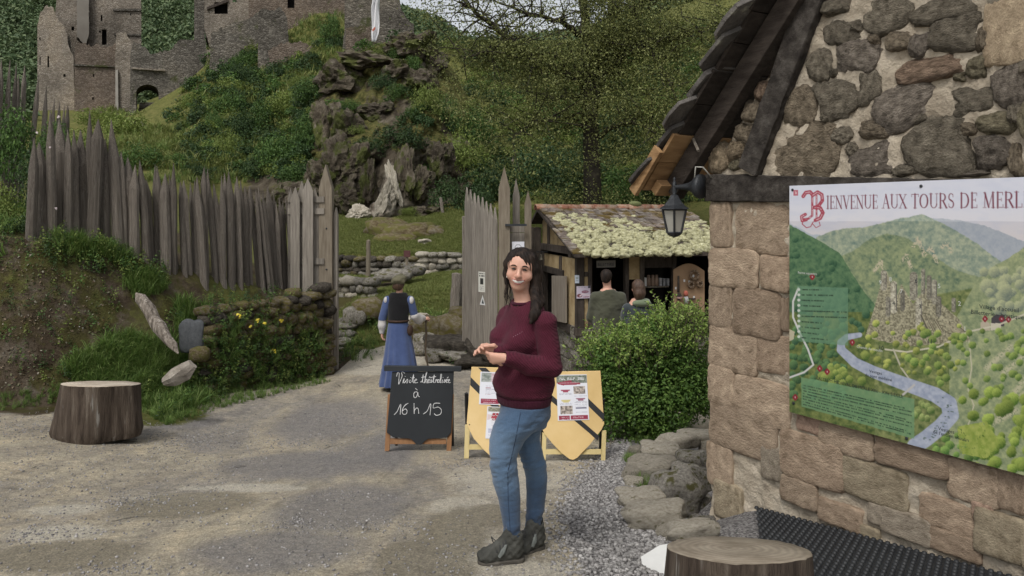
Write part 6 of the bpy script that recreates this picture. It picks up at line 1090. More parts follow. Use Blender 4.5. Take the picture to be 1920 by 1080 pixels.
# cliff: a displaced sheet standing in front of the slope
m_crag = M('mossy_crag', [(.03, .024, .017), (.07, .057, .041), (.115, .097, .072), (.20, .178, .14)], 1.7, 12, 1, 1.0, 9, bdist=.12, orand=.25, spots=((.062, .07, .02), 1.3, .47, .1))
CRAG = []
for i in range(6):
    me = rough_stone(200 + i, 4, .5, 2.6, .62); me.polygons.foreach_set('use_smooth', [False] * len(me.polygons)); me.materials.append(m_dry); CRAG.append(me)
def rock_material():
    m, n = _new('cliff_rock'); vec = coords(n, 'Object', (1, 1, .55)); v2 = coords(n, 'Object'); a = noi(n, vec, .55, 10, .68, .5); col = ramp(n, a, [(.32, (.034, .028, .019)), (.45, (.075, .061, .043)), (.55, (.12, .102, .074)), (.68, (.20, .178, .138))])
    at = N(n, 'ShaderNodeVertexColor', layer_name='mask'); sp = N(n, 'ShaderNodeSeparateColor'); n.links.new(at.outputs[0], sp.inputs[0]); mid = noi(n, vec, 1.7, 8, .7); w = mth(n, 'MULTIPLY_ADD', mid, 1.2, -.6)
    col = mix(n, col, ramp(n, mid, [(.35, (.14, .11, .085)), (.5, (.27, .235, .19)), (.65, (.38, .34, .285))]), ramp(n, mth(n, 'ADD', sp.outputs[0], w), [(.45, (0, 0, 0)), (.62, (1, 1, 1))]))
    col = mix(n, col, ramp(n, noi(n, v2, 3.5, 6), [(.35, (.055, .062, .018)), (.65, (.14, .125, .042))]), ramp(n, mth(n, 'ADD', sp.outputs[1], w), [(.42, (0, 0, 0)), (.6, (.95, .95, .95))])); b = bumpn(n, a, 1.0, .5); b = bumpn(n, noi(n, v2, 4, 8, .7), .8, .12, b); return finish(m, n, col, .95, b, .12)
m_cliff = rock_material()
cpx = np.linspace(455, 930, 210); cv = np.linspace(0, 1, 150); CP, CV = np.meshgrid(cpx, cv)
ytop = np.interp(CP, [455, 480, 530, 580, 612, 640, 690, 740, 800, 850, 900, 930], [330, 300, 232, 180, 138, 108, 92, 72, 78, 130, 230, 300]); ybot = np.interp(CP, [455, 540, 640, 870, 930], [372, 395, 424, 418, 404])
PYc = ybot + (ytop - ybot) * CV; dC = 31.2 + 10.5 * CV ** 1.5 + np.abs(CP - 700) * .004
rid = 1 - np.abs(2 * vnoise(CP * .022 + PYc * .008, PYc * .018, 51, 5) - 1); off = (vnoise(CP * .012, PYc * .012, 50, 4) - .5) * 3.4 + (rid - .5) * 1.6 + (vnoise(CP * .09, PYc * .07, 52, 4) - .5) * .9
cave = np.exp(-(((CP - 672) / 30) ** 2 + ((PYc - 350) / 44) ** 2)) + .9 * np.exp(-(((CP - 805) / 42) ** 2 + ((PYc - 350) / 50) ** 2)); dC = dC + off * np.clip(CV * 6, .15, 1) + cave * 2.6 - .9 * np.exp(-(((CP - 722) / 22) ** 2 + ((PYc - 365) / 50) ** 2))
cvz = ZC - (PYc - HY) / FPX * dC; V3 = np.stack([(CP - 960) / FPX * dC, dC, cvz], -1).reshape(-1, 3); nn = len(cpx); ii = (np.arange(len(cv) - 1)[:, None] * nn + np.arange(nn - 1)[None, :]).reshape(-1)
me = np_mesh('cliff', V3, np.stack([ii, ii + 1, ii + nn + 1, ii + nn], 1), m_cliff, False)
def gb(x, y, a, b): return np.exp(-(((CP - x) / a) ** 2 + ((PYc - y) / b) ** 2))
pale = np.clip(1.1 * gb(733, 340, 12, 42) + 1.0 * gb(716, 385, 26, 30) + .9 * gb(672, 400, 16, 16) + .7 * gb(776, 375, 7, 22) + .35 * gb(625, 165, 22, 26) + .25 * gb(760, 110, 60, 20), 0, 1); green = np.clip(.28 + .5 * CV - 1.5 * cave + 1.2 * (vnoise(CP * .03, PYc * .03, 55, 4) - .5) - pale, 0, 1)
vcol(me, 'mask', np.stack([pale, green, 0 * green], -1).reshape(-1, 3)); o = link('cliff', me); o['kind'] = 'structure'
cliff_bvh = BVHTree.FromPolygons([tuple(v) for v in V3], [tuple(p.vertices) for p in me.polygons])

cr_ = thing('rock_crag', 'bare brown crags standing out of the cliff face below the flag', 'rock', W(650, 260, 35))
for px, py, w, h, d, m_ in ((640, 152, 66, 56, 40.5, m_crag), (690, 118, 90, 36, 41, m_crag), (770, 92, 80, 40, 41.5, m_crag), (800, 118, 60, 50, 42, m_crag), (745, 140, 60, 40, 40, m_crag), (790, 160, 60, 44, 39.6, m_crag), (825, 300, 40, 60, 34, m_crag), (790, 345, 36, 60, 33, m_crag), (612, 235, 46, 80, 36.5, m_crag), (652, 245, 50, 60, 36, m_crag), (632, 305, 56, 80, 33.6, m_crag), (668, 310, 46, 66, 33.2, m_crag), (600, 340, 46, 60, 33.2, m_crag), (560, 365, 60, 44, 32.4, m_crag), (705, 212, 56, 36, 37.5, m_crag), (650, 378, 44, 50, 31.8, m_crag), (692, 352, 26, 80, 32.2, m_crag), (758, 330, 34, 90, 32.6, m_crag), (800, 402, 44, 26, 31.6, m_crag), (520, 382, 60, 36, 32, m_crag), (722, 384, 26, 66, 31.2, m_paledry), (738, 342, 15, 70, 31.6, m_paledry), (672, 404, 32, 30, 31.0, m_paledry)):
    o = dup_stone(CRAG, W(px, py, d), (w / FPX * d * .55, w / FPX * d * .5, h / FPX * d * .55), cr_, m_, random.uniform(-.5, .5), .35, 'rock')
# ================================================================== PLANTS
lf_mid = LEAF('green_leaves', [(0.036, 0.074, 0.020), (0.074, 0.140, 0.033), (0.124, 0.206, 0.053)], .3); lf_dark = LEAF('dark_leaves', [(0.020, 0.043, 0.017), (0.043, 0.079, 0.026), (0.074, 0.116, 0.040)], .25); lf_yel = LEAF('yellow_green_leaves', [(0.107, 0.148, 0.033), (0.165, 0.223, 0.049), (0.239, 0.281, 0.083)], .32)
lf_oak = LEAF('oak_leaves', [(0.064, 0.077, 0.026), (0.118, 0.138, 0.043), (0.182, 0.198, 0.064), (0.235, 0.247, 0.096)], .3, var=.45); lf_bush = LEAF('hedge_leaves', [(.055, .115, .026), (.105, .195, .04), (.17, .27, .06)], .32, var=.3); lf_top = LEAF('bright_top_leaves', [(.15, .24, .045), (.25, .355, .075), (.36, .46, .14)], .38, var=.2); lf_forest = LEAF('forest_leaves', [(0.058, 0.096, 0.041), (0.091, 0.135, 0.059), (0.140, 0.181, 0.083)], .2, nscale=.03, var=.5)  # hedge: bright lit top and dark depth put into two leaf colours
lf_grass = LEAF('grass_blades', [(0.074, 0.140, 0.030), (0.140, 0.223, 0.049), (0.231, 0.297, 0.099)], .3, nscale=1.2); lf_lawn = LEAF('lawn_blades', [(0.107, 0.140, 0.036), (0.165, 0.198, 0.049), (0.247, 0.247, 0.091)], .3, nscale=.8); lf_ivy = LEAF('ivy_leaves', [(0.025, 0.058, 0.023), (0.049, 0.096, 0.033), (0.083, 0.132, 0.049)], .2)
m_twig = M('twig_bark', [(.035, .028, .022), (.075, .06, .045), (.13, .11, .085)], 6, 6, .95, .5); m_oakbark = M('oak_bark', [(.020, .017, .014), (.04, .035, .028), (.075, .066, .05)], 4, 8, 1, .8, 14, spots=((.05, .055, .022), 2, .55, .1))
def bush_pts(r, n, nc, sx=1., sz=1., flat=.25, rc=(.22, .42)):
    """leaf points and normals for a dome of clumps, unit radius, standing on z=0"""
    th = r.uniform(0, 2 * math.pi, nc); u = r.uniform(0, 1, nc) ** .5; ph = np.arccos(1 - r.uniform(0, 1, nc)); rad = r.uniform(.45, .85, nc)
    C = np.stack([rad * np.sin(ph) * np.cos(th), rad * np.sin(ph) * np.sin(th), .25 + rad * np.cos(ph) * .85], 1); R_ = r.uniform(rc[0], rc[1], nc); k = r.integers(0, nc, n)
    d = r.normal(size=(n, 3)); d /= np.linalg.norm(d, axis=1, keepdims=True); P_ = C[k] + d * (R_[k] * r.uniform(.55, 1.08, n) ** .6)[:, None]; P_[:, 2] = np.maximum(P_[:, 2], r.uniform(-.02, .08, n)); Nn = d * .8 + np.array([0, 0, .55]) + r.normal(size=(n, 3)) * .55
    return P_ * np.array([sx, sx, sz]), Nn
def shrub_mesh(seed, n, leaf, mat, nc=26, sz=1., name='shrub'):
    r = np.random.default_rng(seed); p, q = bush_pts(r, n, nc, 1., sz); v, f = leaves(p, q, r.uniform(.6, 1.3, n) * leaf, r); return np_mesh(name, v, f, mat)
SHR = {k: [shrub_mesh(10 * i + j, 2600, .085, m, 30) for j in range(3)] for i, (k, m) in enumerate((('mid', lf_mid), ('dark', lf_dark), ('yel', lf_yel), ('ivy', lf_ivy)))}
def surf(px, py, d1=90):
    g_ = gp(px, py, 14, d1); dv = Vector(((px - 960) / FPX, 1, -(py - HY) / FPX)); hit = cliff_bvh.ray_cast(Vector((0, 0, ZC)), dv.normalized())
    return hit[0] if hit[0] is not None and hit[0].y < g_.y else g_
def shrub(kind, px, py, w, h, label, d=None, group=None, name='shrub'):
    """shrub whose middle appears at px,py; stands on the slope below it"""
    p = surf(px, py + h * .42) if d is None else W(px, py + h * .42, d); k = p.y / FPX; o = bpy.data.objects.new(name, random.choice(SHR[kind])); COL.objects.link(o)
    o.location = (p.x, p.y, p.z - .12 * h * k); o.scale = (w * k * .52, w * k * .45, h * k * .82); o.rotation_euler = (0, 0, random.uniform(0, 6.28)); return tag(o, label, 'shrub', group)
SL_ = [('yel', 800, 180, 70, 70, 'bright green shrub on the rock shoulder right of the flag'), ('mid', 745, 172, 60, 36, 'leafy shrub spreading over the rock face below the flag'), ('dark', 760, 250, 110, 60, 'wide dark shrub at the right above the pale cliff streak'), ('mid', 470, 112, 70, 44, 'leafy shrub at the foot of the dark running wall'), ('yel', 560, 150, 50, 34, 'light shrub growing from the broken brown wall'), ('ivy', 720, 150, 60, 44, 'dark ivy hanging from the crag below the flag'), ('dark', 640, 215, 40, 50, 'narrow dark shrub on the left crag edge'), ('mid', 790, 205, 60, 40, 'green shrub on the right crag shoulder'), ('mid', 655, 196, 60, 34, 'green tuft of shrubs growing between the upper crags'), ('dark', 690, 275, 90, 44, 'dark shrub band hanging over the pale cliff streak'), ('yel', 668, 240, 44, 26, 'small light shrub on a ledge of the crags'), ('mid', 620, 275, 40, 36, 'small green shrub at the left edge of the crags'), ('mid', 835, 200, 70, 80, 'green shrub between the cliff and the oak limb'), ('yel', 860, 280, 90, 90, 'pale olive shrub leaning over the right end of the cliff'),
 ('mid', 620, 52, 56, 66, 'dark round bush on the grass patch below the long castle ruin'), ('yel', 700, 98, 60, 32, 'yellow green shrub at the foot of the white flag'), ('mid', 740, 98, 44, 34, 'small shrub right of the flag foot on the rock edge'), ('mid', 585, 165, 80, 66, 'round green shrub at the left shoulder of the cliff'), ('yel', 545, 190, 90, 60, 'light green shrub below the broken brown wall'), ('mid', 500, 215, 90, 70, 'green shrub in the middle of the slope below the tall dark wall'), ('dark', 460, 235, 80, 70, 'dark shrub on the slope right of the castle stairs'), ('mid', 430, 190, 70, 70, 'leafy shrub on the slope below the pale wall pier'), ('dark', 450, 130, 60, 50, 'small dark shrub under the dark running wall'),
 ('mid', 520, 275, 90, 80, 'dense green shrub low on the slope left of the cliff'), ('mid', 580, 240, 70, 90, 'upright green shrub in the gully beside the cliff'), ('yel', 430, 270, 60, 60, 'light shrub above the short picket fence among rocks'), ('dark', 480, 310, 70, 60, 'dark shrub just above the palisade tops'), ('mid', 400, 225, 50, 50, 'small green shrub by the gateway slope'), ('mid', 555, 320, 70, 50, 'green shrub behind the plank fence'), ('yel', 360, 190, 60, 40, 'grassy tuft-like shrub on the ramp right of the arch'), ('mid', 800, 320, 70, 60, 'green shrub in the dark hollow right of the pale cliff streak'), ('dark', 840, 360, 80, 70, 'dark shrub at the cliff foot beside the gate leaf tops'), ('yel', 770, 395, 50, 20, 'low green shrub at the cliff foot on the upper lawn'), ('mid', 770, 120, 60, 40, 'shrub fringe on the cliff top right of the flag'),
 ('mid', 895, 235, 90, 90, 'green shrub under the lowest oak limb'), ('dark', 940, 330, 110, 110, 'dark shrub behind the right gate post'), ('ivy', 1010, 300, 120, 130, 'dark ivy mass under the oak behind the gate planks'), ('dark', 1080, 330, 130, 120, 'dark shrub behind the hut ridge at the left'), ('mid', 1160, 350, 120, 90, 'green shrub behind the middle of the hut ridge'), ('dark', 1240, 330, 130, 120, 'dark shrub behind the lantern'), ('mid', 1320, 300, 120, 120, 'green shrub behind the eave of the stone house'), ('yel', 985, 210, 110, 80, 'olive shrub on the slope below the oak fork'), ('mid', 1250, 200, 120, 100, 'green bush on the slope at the right of the oak'), ('mid', 1330, 170, 120, 100, 'green bush on the far slope beside the slate eave'), ('dark', 900, 370, 60, 60, 'dark shrub above the right gate leaf'), ('dark', 1160, 250, 130, 110, 'dark bush in the shade behind the oak trunk'), ('mid', 1060, 220, 110, 90, 'green bush behind the oak trunk'),
 ('yel', 235, 232, 110, 66, 'light green sapling thicket below the castle pier'), ('yel', 190, 218, 90, 50, 'light green thicket at the foot of the curtain wall'), ('mid', 262, 290, 90, 70, 'green thicket left of the castle stairs'), ('yel', 160, 270, 120, 80, 'light leafy thicket behind the tallest palisade stakes'), ('mid', 330, 300, 60, 30, 'small shrub behind the palisade below the stairs'), ('dark', 370, 320, 60, 34, 'dark shrub at the rocks below the stairs'), ('yel', 425, 12, 60, 40, 'grassy shrub in front of the castle house window'), ('yel', 765, 20, 50, 60, 'light green bush at the right edge of the big castle wall')]
for a in SL_: shrub(*a)
for kind, px, py, w, h, d, lb in (('mid', 20, 260, 120, 150, 12.5, 'tall shrub woven through the thin stake fence at the far left'), ('dark', 70, 330, 110, 120, 11.9, 'dark shrub in the gap between both palisades'), ('yel', 0, 390, 110, 120, 10.6, 'light leafy shrub at the left frame edge above the earth bank'), ('dark', 45, 420, 100, 60, 10.3, 'low dark shrub at the lip of the earth bank'), ('mid', 105, 255, 70, 90, 12.2, 'rose shrub with pale flowers behind the first tall stakes')): shrub(kind, px, py, w, h, lb, d)
# far wooded hills
r = np.random.default_rng(3); CR = [shrub_mesh(500 + i, 520, .20, lf_forest, 22, 1.0, 'crown') for i in range(5)]; fx = r.uniform(-1.0, .75, 9000); fy = r.uniform(92, 318, 9000) ** 1.0; X_ = fx * fy; g_ = G(X_, fy); pxs = 960 + FPX * fx; keep = (fy > 100 + 30 * ((pxs > 400) & (pxs < 800))) & (r.uniform(0, 1, 9000) < .75); X_, fy, g_ = X_[keep], fy[keep], g_[keep]
sx2 = np.concatenate([r.uniform(-1.15, -.68, 900), r.uniform(.34, 1.0, 900)]); sy2 = r.uniform(30, 110, 1800); X2 = sx2 * sy2; X_ = np.concatenate([X_, X2]); fy = np.concatenate([fy, sy2]); g_ = np.concatenate([g_, G(X2, sy2)])
n_ = len(X_); scatter('forest', np.stack([X_, fy, g_ - 1.0], 1), r.uniform(2.6, 5.2, n_) * (fy / 160) ** .45, np.stack([r.uniform(-.1, .1, n_), r.uniform(-.1, .1, n_), r.uniform(0, 6.28, n_)], 1), CR)
# woodland and undergrowth nearer, on the slopes that frame the rock
Lp = []
for _ in range(2600):
    q = r.uniform(0, 1); px, py = (r.uniform(860, 1420), r.uniform(40, 380)) if q < .5 else (r.uniform(330, 640), r.uniform(90, 330)) if q < .8 else (r.uniform(600, 900), r.uniform(80, 400))
    p = surf(px, py, 95)
    if p.y < 27 or (p.y > 68 and px < 800): continue
    if abs(px - 728) < 34 and 290 < py < 415: continue
    if px < 400 and abs(px - 300) < 30: continue
    if 590 < px < 880 and py > 100 and r.uniform() < (.97 if px < 715 else .93): continue
    Lp.append((p.x, p.y, p.z - .1, p.y))
Lp = np.array(Lp); UG = [shrub_mesh(700 + i, 420, .17, m, 12, .8, 'clump') for i, m in enumerate((lf_mid, lf_dark, lf_dark, lf_ivy, lf_yel))]; n_ = len(Lp); scatter('undergrowth', Lp[:, :3], r.uniform(.25, .85, n_) * (Lp[:, 3] / 40) ** .8, np.stack([r.uniform(-.5, .2, n_), r.uniform(-.2, .2, n_), r.uniform(0, 6.28, n_)], 1), UG)

# oak
oak = thing('oak_tree', 'big spreading oak with dark limbs behind the ticket hut', 'tree', (PX(1112, 25), 25, gz(PX(1112, 25), 25)))
limbs = [([(1112, 420, 25), (1110, 330, 25), (1108, 250, 25), (1104, 190, 25), (1098, 150, 25)], [.34, .29, .27, .25, .20]), ([(1098, 152, 25), (1065, 141, 24.6), (1039, 133, 24.2), (1010, 118, 23.8), (976, 96, 23.4), (939, 59, 23), (891, 22, 22.6), (860, 4, 22.4)], [.17, .15, .14, .125, .11, .085, .06, .03]), ([(1100, 165, 25), (1100, 110, 25), (1097, 55, 25.2), (1090, 0, 25.4), (1080, -60, 25.5)], [.20, .18, .16, .13, .09]), ([(1108, 200, 25), (1128, 130, 25.6), (1138, 80, 26), (1147, 22, 26.4), (1152, -50, 26.6)], [.22, .2, .17, .14, .1]), ([(1128, 150, 25.4), (1160, 110, 25.2), (1184, 70, 25), (1198, 20, 24.8), (1215, -40, 24.6)], [.16, .15, .14, .12, .08]),
 ([(1140, 120, 25.4), (1170, 95, 25), (1202, 81, 24.5), (1261, 70, 24), (1335, 52, 23.5), (1400, 20, 23)], [.12, .11, .10, .085, .06, .03]), ([(976, 96, 23.4), (940, 92, 23), (905, 96, 22.6), (870, 110, 22.3)], [.06, .05, .035, .02]), ([(1097, 70, 25), (1050, 40, 24.2), (1000, 30, 23.6), (950, 10, 23)], [.10, .08, .06, .03]), ([(1200, 82, 24.5), (1230, 110, 24), (1250, 140, 23.8), (1290, 230, 23.5)], [.06, .05, .04, .02]), ([(1100, 240, 25), (1050, 220, 24), (1000, 230, 23.4), (960, 260, 23)], [.08, .07, .05, .02]), ([(1112, 260, 25), (1170, 230, 24.2), (1220, 240, 23.6), (1260, 270, 23)], [.08, .07, .05, .02]), ([(1090, 180, 25), (1040, 185, 26), (985, 170, 27)], [.09, .06, .03])]
def spl(L): return [W(*p) for p in L]
tips = []
mb = MB(); mb.tube(spl(limbs[0][0]), limbs[0][1], 10); part('trunk', mb, m_oakbark, oak, True)
for L, R_ in limbs[1:]:
    P_ = spl(L); q = []; rr = []
    for i in range(len(P_) - 1):
        for t in np.linspace(0, 1, 4, endpoint=False): q.append(P_[i].lerp(P_[i + 1], t) + Vector([random.uniform(-1, 1) * .05 for _ in range(3)])); rr.append(R_[i] * (1 - t) + R_[i + 1] * t)
    q.append(P_[-1]); rr.append(R_[-1]); mb = MB(); mb.tube(q, rr, 8)
    for i in range(2, len(q)):
        for _ in range(3):
            d = Vector((random.gauss(0, 1), random.gauss(0, .8), random.gauss(.25, .7))).normalized(); L2 = random.uniform(.6, 1.7); a = q[i]; b = a + d * L2 * .5 + Vector((0, 0, .05)); c = a + d * L2 + Vector((random.gauss(0, .2), random.gauss(0, .2), random.gauss(0, .2))); mb.tube([a, b, c], [min(rr[i] * .5, .035), .018, .006], 4, False); tips.append(b); tips.append(c)
    part('limb', mb, m_oakbark, oak, True)
r = np.random.default_rng(12); Cc = [tuple(t) for t in tips]
for _ in range(330):
    a = r.uniform(0, 6.28); u = r.uniform(0, 1) ** .5; px, py = 1125 + 285 * u * math.cos(a), 170 + 235 * u * math.sin(a); Cc.append(tuple(W(px, py, r.uniform(22.0, 27.5))))
Cc = np.array(Cc); n = 105000; k = r.integers(0, len(Cc), n); d = r.normal(size=(n, 3)) * np.array([.36, .36, .19]); P_ = Cc[k] + d; pyy = HY + FPX * (ZC - P_[:, 2]) / P_[:, 1]; pxx = 960 + FPX * P_[:, 0] / P_[:, 1]
keep = (pyy < 395) & ~((pxx > 830) & (pxx < 1090) & (pyy < 75) & (r.uniform(0, 1, n) < .66)); P_ = P_[keep]; n = len(P_); v, f = leaves(P_, r.normal(size=(n, 3)) + [0, -.2, .7], r.uniform(.05, .10, n), r); part('crown', np_mesh('crown', v, f, lf_oak), None, oak)

# bush beside the house
r = np.random.default_rng(21); bb = Vector((PX(1214, 8.75), 8.75, gz(PX(1222, 8.75), 8.75))); bush = thing('hedge_bush', 'dense bright green bush between the ticket hut and the stone house', 'bush', bb)
p, q = bush_pts(r, 42000, 130, 1, 1, rc=(.13, .34)); p = p * np.array([.98, .74, 1.34]) + np.array(bb) + [0, 0, -.02]
topz = bb.z + np.interp(p[:, 0] - bb.x, [-.8, -.39, -.08, .22, .7], [.98, 1.08, 1.20, 1.38, 1.36]) + .16 * (vnoise(p[:, 0] * 5, p[:, 1] * 5, 77, 3) - .5); p[:, 2] = np.where(p[:, 2] > topz, topz + r.normal(-.06, .08, len(p)), p[:, 2])
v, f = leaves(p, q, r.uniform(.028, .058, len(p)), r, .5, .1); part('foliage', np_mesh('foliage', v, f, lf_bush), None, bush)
mb = MB(); SP = []; SN = []
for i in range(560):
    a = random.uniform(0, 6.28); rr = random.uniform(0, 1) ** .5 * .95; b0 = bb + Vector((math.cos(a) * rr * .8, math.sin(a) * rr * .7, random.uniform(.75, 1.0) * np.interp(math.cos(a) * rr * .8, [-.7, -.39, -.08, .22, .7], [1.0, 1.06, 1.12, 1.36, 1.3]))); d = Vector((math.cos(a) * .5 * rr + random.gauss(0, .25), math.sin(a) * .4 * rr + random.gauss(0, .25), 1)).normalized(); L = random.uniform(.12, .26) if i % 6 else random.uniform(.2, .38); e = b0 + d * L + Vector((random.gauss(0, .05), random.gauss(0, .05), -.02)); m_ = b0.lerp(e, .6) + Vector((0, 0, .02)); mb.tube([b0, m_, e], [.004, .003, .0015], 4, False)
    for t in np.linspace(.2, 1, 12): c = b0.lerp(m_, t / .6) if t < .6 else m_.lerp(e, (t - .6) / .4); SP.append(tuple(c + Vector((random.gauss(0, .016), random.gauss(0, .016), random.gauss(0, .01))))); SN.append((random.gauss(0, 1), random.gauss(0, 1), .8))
part('twig', mb, m_twig, bush); v, f = leaves(np.array(SP), np.array(SN), r.uniform(.028, .052, len(SP)), r, .5, .1); part('top_leaves', np_mesh('top_leaves', v, f, lf_top), None, bush)  # sprig leaves coloured lighter to give the bush its bright top
mb = MB()
for i in range(26): a = random.uniform(0, 6.28); mb.tube([bb + Vector((random.gauss(0, .12), random.gauss(0, .12), -.05)), bb + Vector((math.cos(a) * .35, math.sin(a) * .3, .5)), bb + Vector((math.cos(a) * .6, math.sin(a) * .5, .9))], [.014, .01, .004], 5, False)
part('stem', mb, m_twig, bush)
# grass, weeds
def tuft(seed, nb, spread, curl, mat, w=.012):
    r = np.random.default_rng(seed); vs, fs = [], []
    for i in range(nb):
        a = r.uniform(0, 6.28); d = np.array([math.cos(a), math.sin(a), 0]); s = np.array([-d[1], d[0], 0]); b = np.array([r.normal() * spread, r.normal() * spread, 0]); L = r.uniform(.55, 1.0); c = r.uniform(.2, 1) * curl; k = len(vs)
        for t, ww in ((0, 1), (.4, .9), (.75, .6)): p = b + d * c * t * t * L + np.array([0, 0, L * t * (1 - .25 * c * t)]); vs += [p - s * w * ww, p + s * w * ww]
        vs.append(b + d * c * L + np.array([0, 0, L * (1 - .45 * c)])); fs += [(k, k + 1, k + 3, k + 2), (k + 2, k + 3, k + 5, k + 4), (k + 4, k + 5, k + 6, k + 6)]
    f3 = []
    for q in fs: f3 += [(q[0], q[1], q[2])] + ([(q[0], q[2], q[3])] if q[2] != q[3] else [])
    return np_mesh('tuft', np.array(vs), np.array(f3), mat)
def weed(seed, mat, nl=26, leaf=.16):
    r = np.random.default_rng(seed); t = r.uniform(.15, 1, nl); a = r.uniform(0, 6.28, nl); P_ = np.stack([np.cos(a) * .16 * (1.25 - t), np.sin(a) * .16 * (1.25 - t), t], 1); Nn = np.stack([np.cos(a) * .5, np.sin(a) * .5, .8 + 0 * a], 1) + r.normal(size=(nl, 3)) * .3; v, f = leaves(P_, Nn, leaf * r.uniform(.6, 1.2, nl) * (1.2 - .5 * t), r, .5, .12); return np_mesh('weed', v, f, mat)
TG = [tuft(i, 26, .10, .9, lf_grass, .013) for i in range(5)]; TL = [tuft(30 + i, 30, .35, .8, lf_lawn, .03) for i in range(4)]; WD = [weed(i, m) for i, m in enumerate((lf_mid, lf_yel, lf_mid, lf_dark))]
r = np.random.default_rng(31)
def spread(name, xy, s0, s1, src, tilt=.2, dz=0.0):
    x, y = np.asarray(xy).T; n = len(x); scatter(name, np.stack([x, y, G(x, y) + dz], 1), r.uniform(s0, s1, n), np.stack([r.normal(0, tilt, n), r.normal(0, tilt, n), r.uniform(0, 6.28, n)], 1), src)
def inpoly(poly, n): # random spots of ground seen inside a photo polygon
    p = np.array(poly, float); out = []; q = Paint(np.zeros(1), np.zeros(1), (0, 0, 0)); lo, hi = p.min(0), p.max(0)
    while len(out) < n:
        X = r.uniform(lo[0], hi[0], 4 * n); Y = r.uniform(lo[1], hi[1], 4 * n); pp = Paint(X, Y, (0, 0, 0)); ok = pp.poly(poly) > 0
        for a, b in zip(X[ok], Y[ok]):
            g_ = gp(a, b, 6, 16); out.append((g_.x, g_.y))
            if len(out) >= n: break
    return out
spread('tall_grass', inpoly([(120, 700), (200, 640), (330, 640), (395, 700), (420, 745), (300, 790), (250, 760), (150, 730)], 520) + inpoly([(230, 500), (300, 520), (320, 560), (240, 560)], 70) + inpoly([(60, 420), (200, 450), (250, 500), (120, 480)], 150) + inpoly([(0, 380), (60, 400), (60, 440), (0, 430)], 60) + inpoly([(330, 560), (400, 590), (380, 660), (330, 620)], 80), .16, .34, TG, .25)
spread('verge_grass', inpoly([(260, 770), (420, 735), (600, 705), (620, 716), (430, 762), (310, 800)], 420) + inpoly([(0, 740), (120, 720), (130, 750), (0, 775)], 60) + [(q.x, q.y) for q in (gp(random.uniform(1175, 1215), random.uniform(858, 872)) for _ in range(36))] + [(q.x, q.y) for q in (gp(random.uniform(1200, 1245), random.uniform(905, 925)) for _ in range(36))] + [(q.x, q.y) for q in (gp(random.uniform(1180, 1300), random.uniform(795, 838)) for _ in range(120))], .05, .14, TG, .3)
spread('weeds', inpoly([(60, 420), (290, 470), (320, 540), (80, 500)], 330) + inpoly([(300, 590), (420, 560), (420, 720), (340, 740)], 120) + inpoly([(260, 740), (420, 690), (430, 750), (300, 790)], 120) + inpoly([(0, 440), (230, 560), (200, 720), (0, 740)], 110) + [(q.x, q.y) for q in (gp(random.uniform(1180, 1300), random.uniform(790, 835)) for _ in range(50))], .10, .30, WD, .3)
xl = r.uniform(-8.5, 1.5, 34000); yl = r.uniform(15.6, 31.5, 34000); ok = (np.interp(xl, [-5, -2.5, 0], [.3, .3, .3]) > 0) & (yl + vnoise(xl * 1.6, yl * 1.6, 21, 4) * 1.2 > 16.5); pth = np.exp(-((xl - np.interp(yl, [15, 17, 19, 21, 23, 24.5], [-4.6, -4.5, -4.0, -3.4, -3.0, -2.9])) / .38) ** 2) * (yl < 24); ok &= (r.uniform(0, 1, 34000) > pth * 1.3) & (xl > -.24 * yl - .3); spread('lawn_grass', np.stack([xl[ok], yl[ok]], 1), .05, .13, TL, .15)
PN = []
while len(PN) < 1500:
    a, b = r.uniform(60, 620), r.uniform(190, 345); g_ = gp(a, b, 13.6, 45)
    if g_.y < 44: PN.append((g_.x, g_.y))
spread('rough_grass', PN, .2, .5, TG + TL, .3)
PG = []
while len(PG) < 2600:
    a, b = r.uniform(200, 680), r.uniform(20, 340); g_ = gp(a, b, 25, 78)
    if 34 < g_.y < 76: PG.append((g_.x, g_.y))
spread('slope_grass', PG, .35, .8, TL + TG[:2], .3)
q_ = [gp(random.uniform(a, b), random.uniform(c, d), 10, 30) for a, b, c, d, n in ((630, 720, 600, 690, 60), (780, 930, 590, 640, 90), (840, 930, 660, 690, 30)) for _ in range(n)]; spread('ledge_plants', [(p.x, p.y) for p in q_], .15, .4, WD + TG, .3)
xb, yb = r.uniform(-13, -6.3, 700), r.uniform(8.2, 14.5, 700); spread('bank_plants', [(a, b) for a, b in zip(xb, yb) if 960 + FPX * a / b < 60 or b > 10.6], .15, .4, WD + TG, .3)
# growth on and before the retaining wall: hand-placed clumps
def onwall(px, py, off=.12): # point on the mossy wall plane
    k = (px - 960) / FPX; ax, ay, bx, by = -4.3, 10.75, -3.13, 12.9; t = (k * ay - ax) / ((bx - ax) - k * (by - ay)); y = ay + (by - ay) * t; return Vector((k * (y - off), y - off, ZP(py, y - off)))
pts = [onwall(random.gauss(470, 45), random.gauss(625, 40), random.uniform(.1, .3)) for _ in range(170)] + [onwall(random.uniform(400, 610), random.uniform(630, 715), random.uniform(.1, .35)) for _ in range(420)] + [onwall(random.uniform(400, 600), random.uniform(570, 640), .15) for _ in range(60)] + [onwall(random.uniform(395, 590), random.uniform(545, 575), random.uniform(-.1, .1)) for _ in range(60)] + [onwall(random.gauss(580, 16), random.gauss(665, 25), .2) for _ in range(40)]
P_ = np.array([tuple(p) for p in pts]); n = len(P_); scatter('wall_plants', P_ - [0, 0, .08], r.uniform(.12, .30, n), np.stack([r.normal(.35, .35, n), r.normal(0, .4, n), r.uniform(0, 6.28, n)], 1), WD)
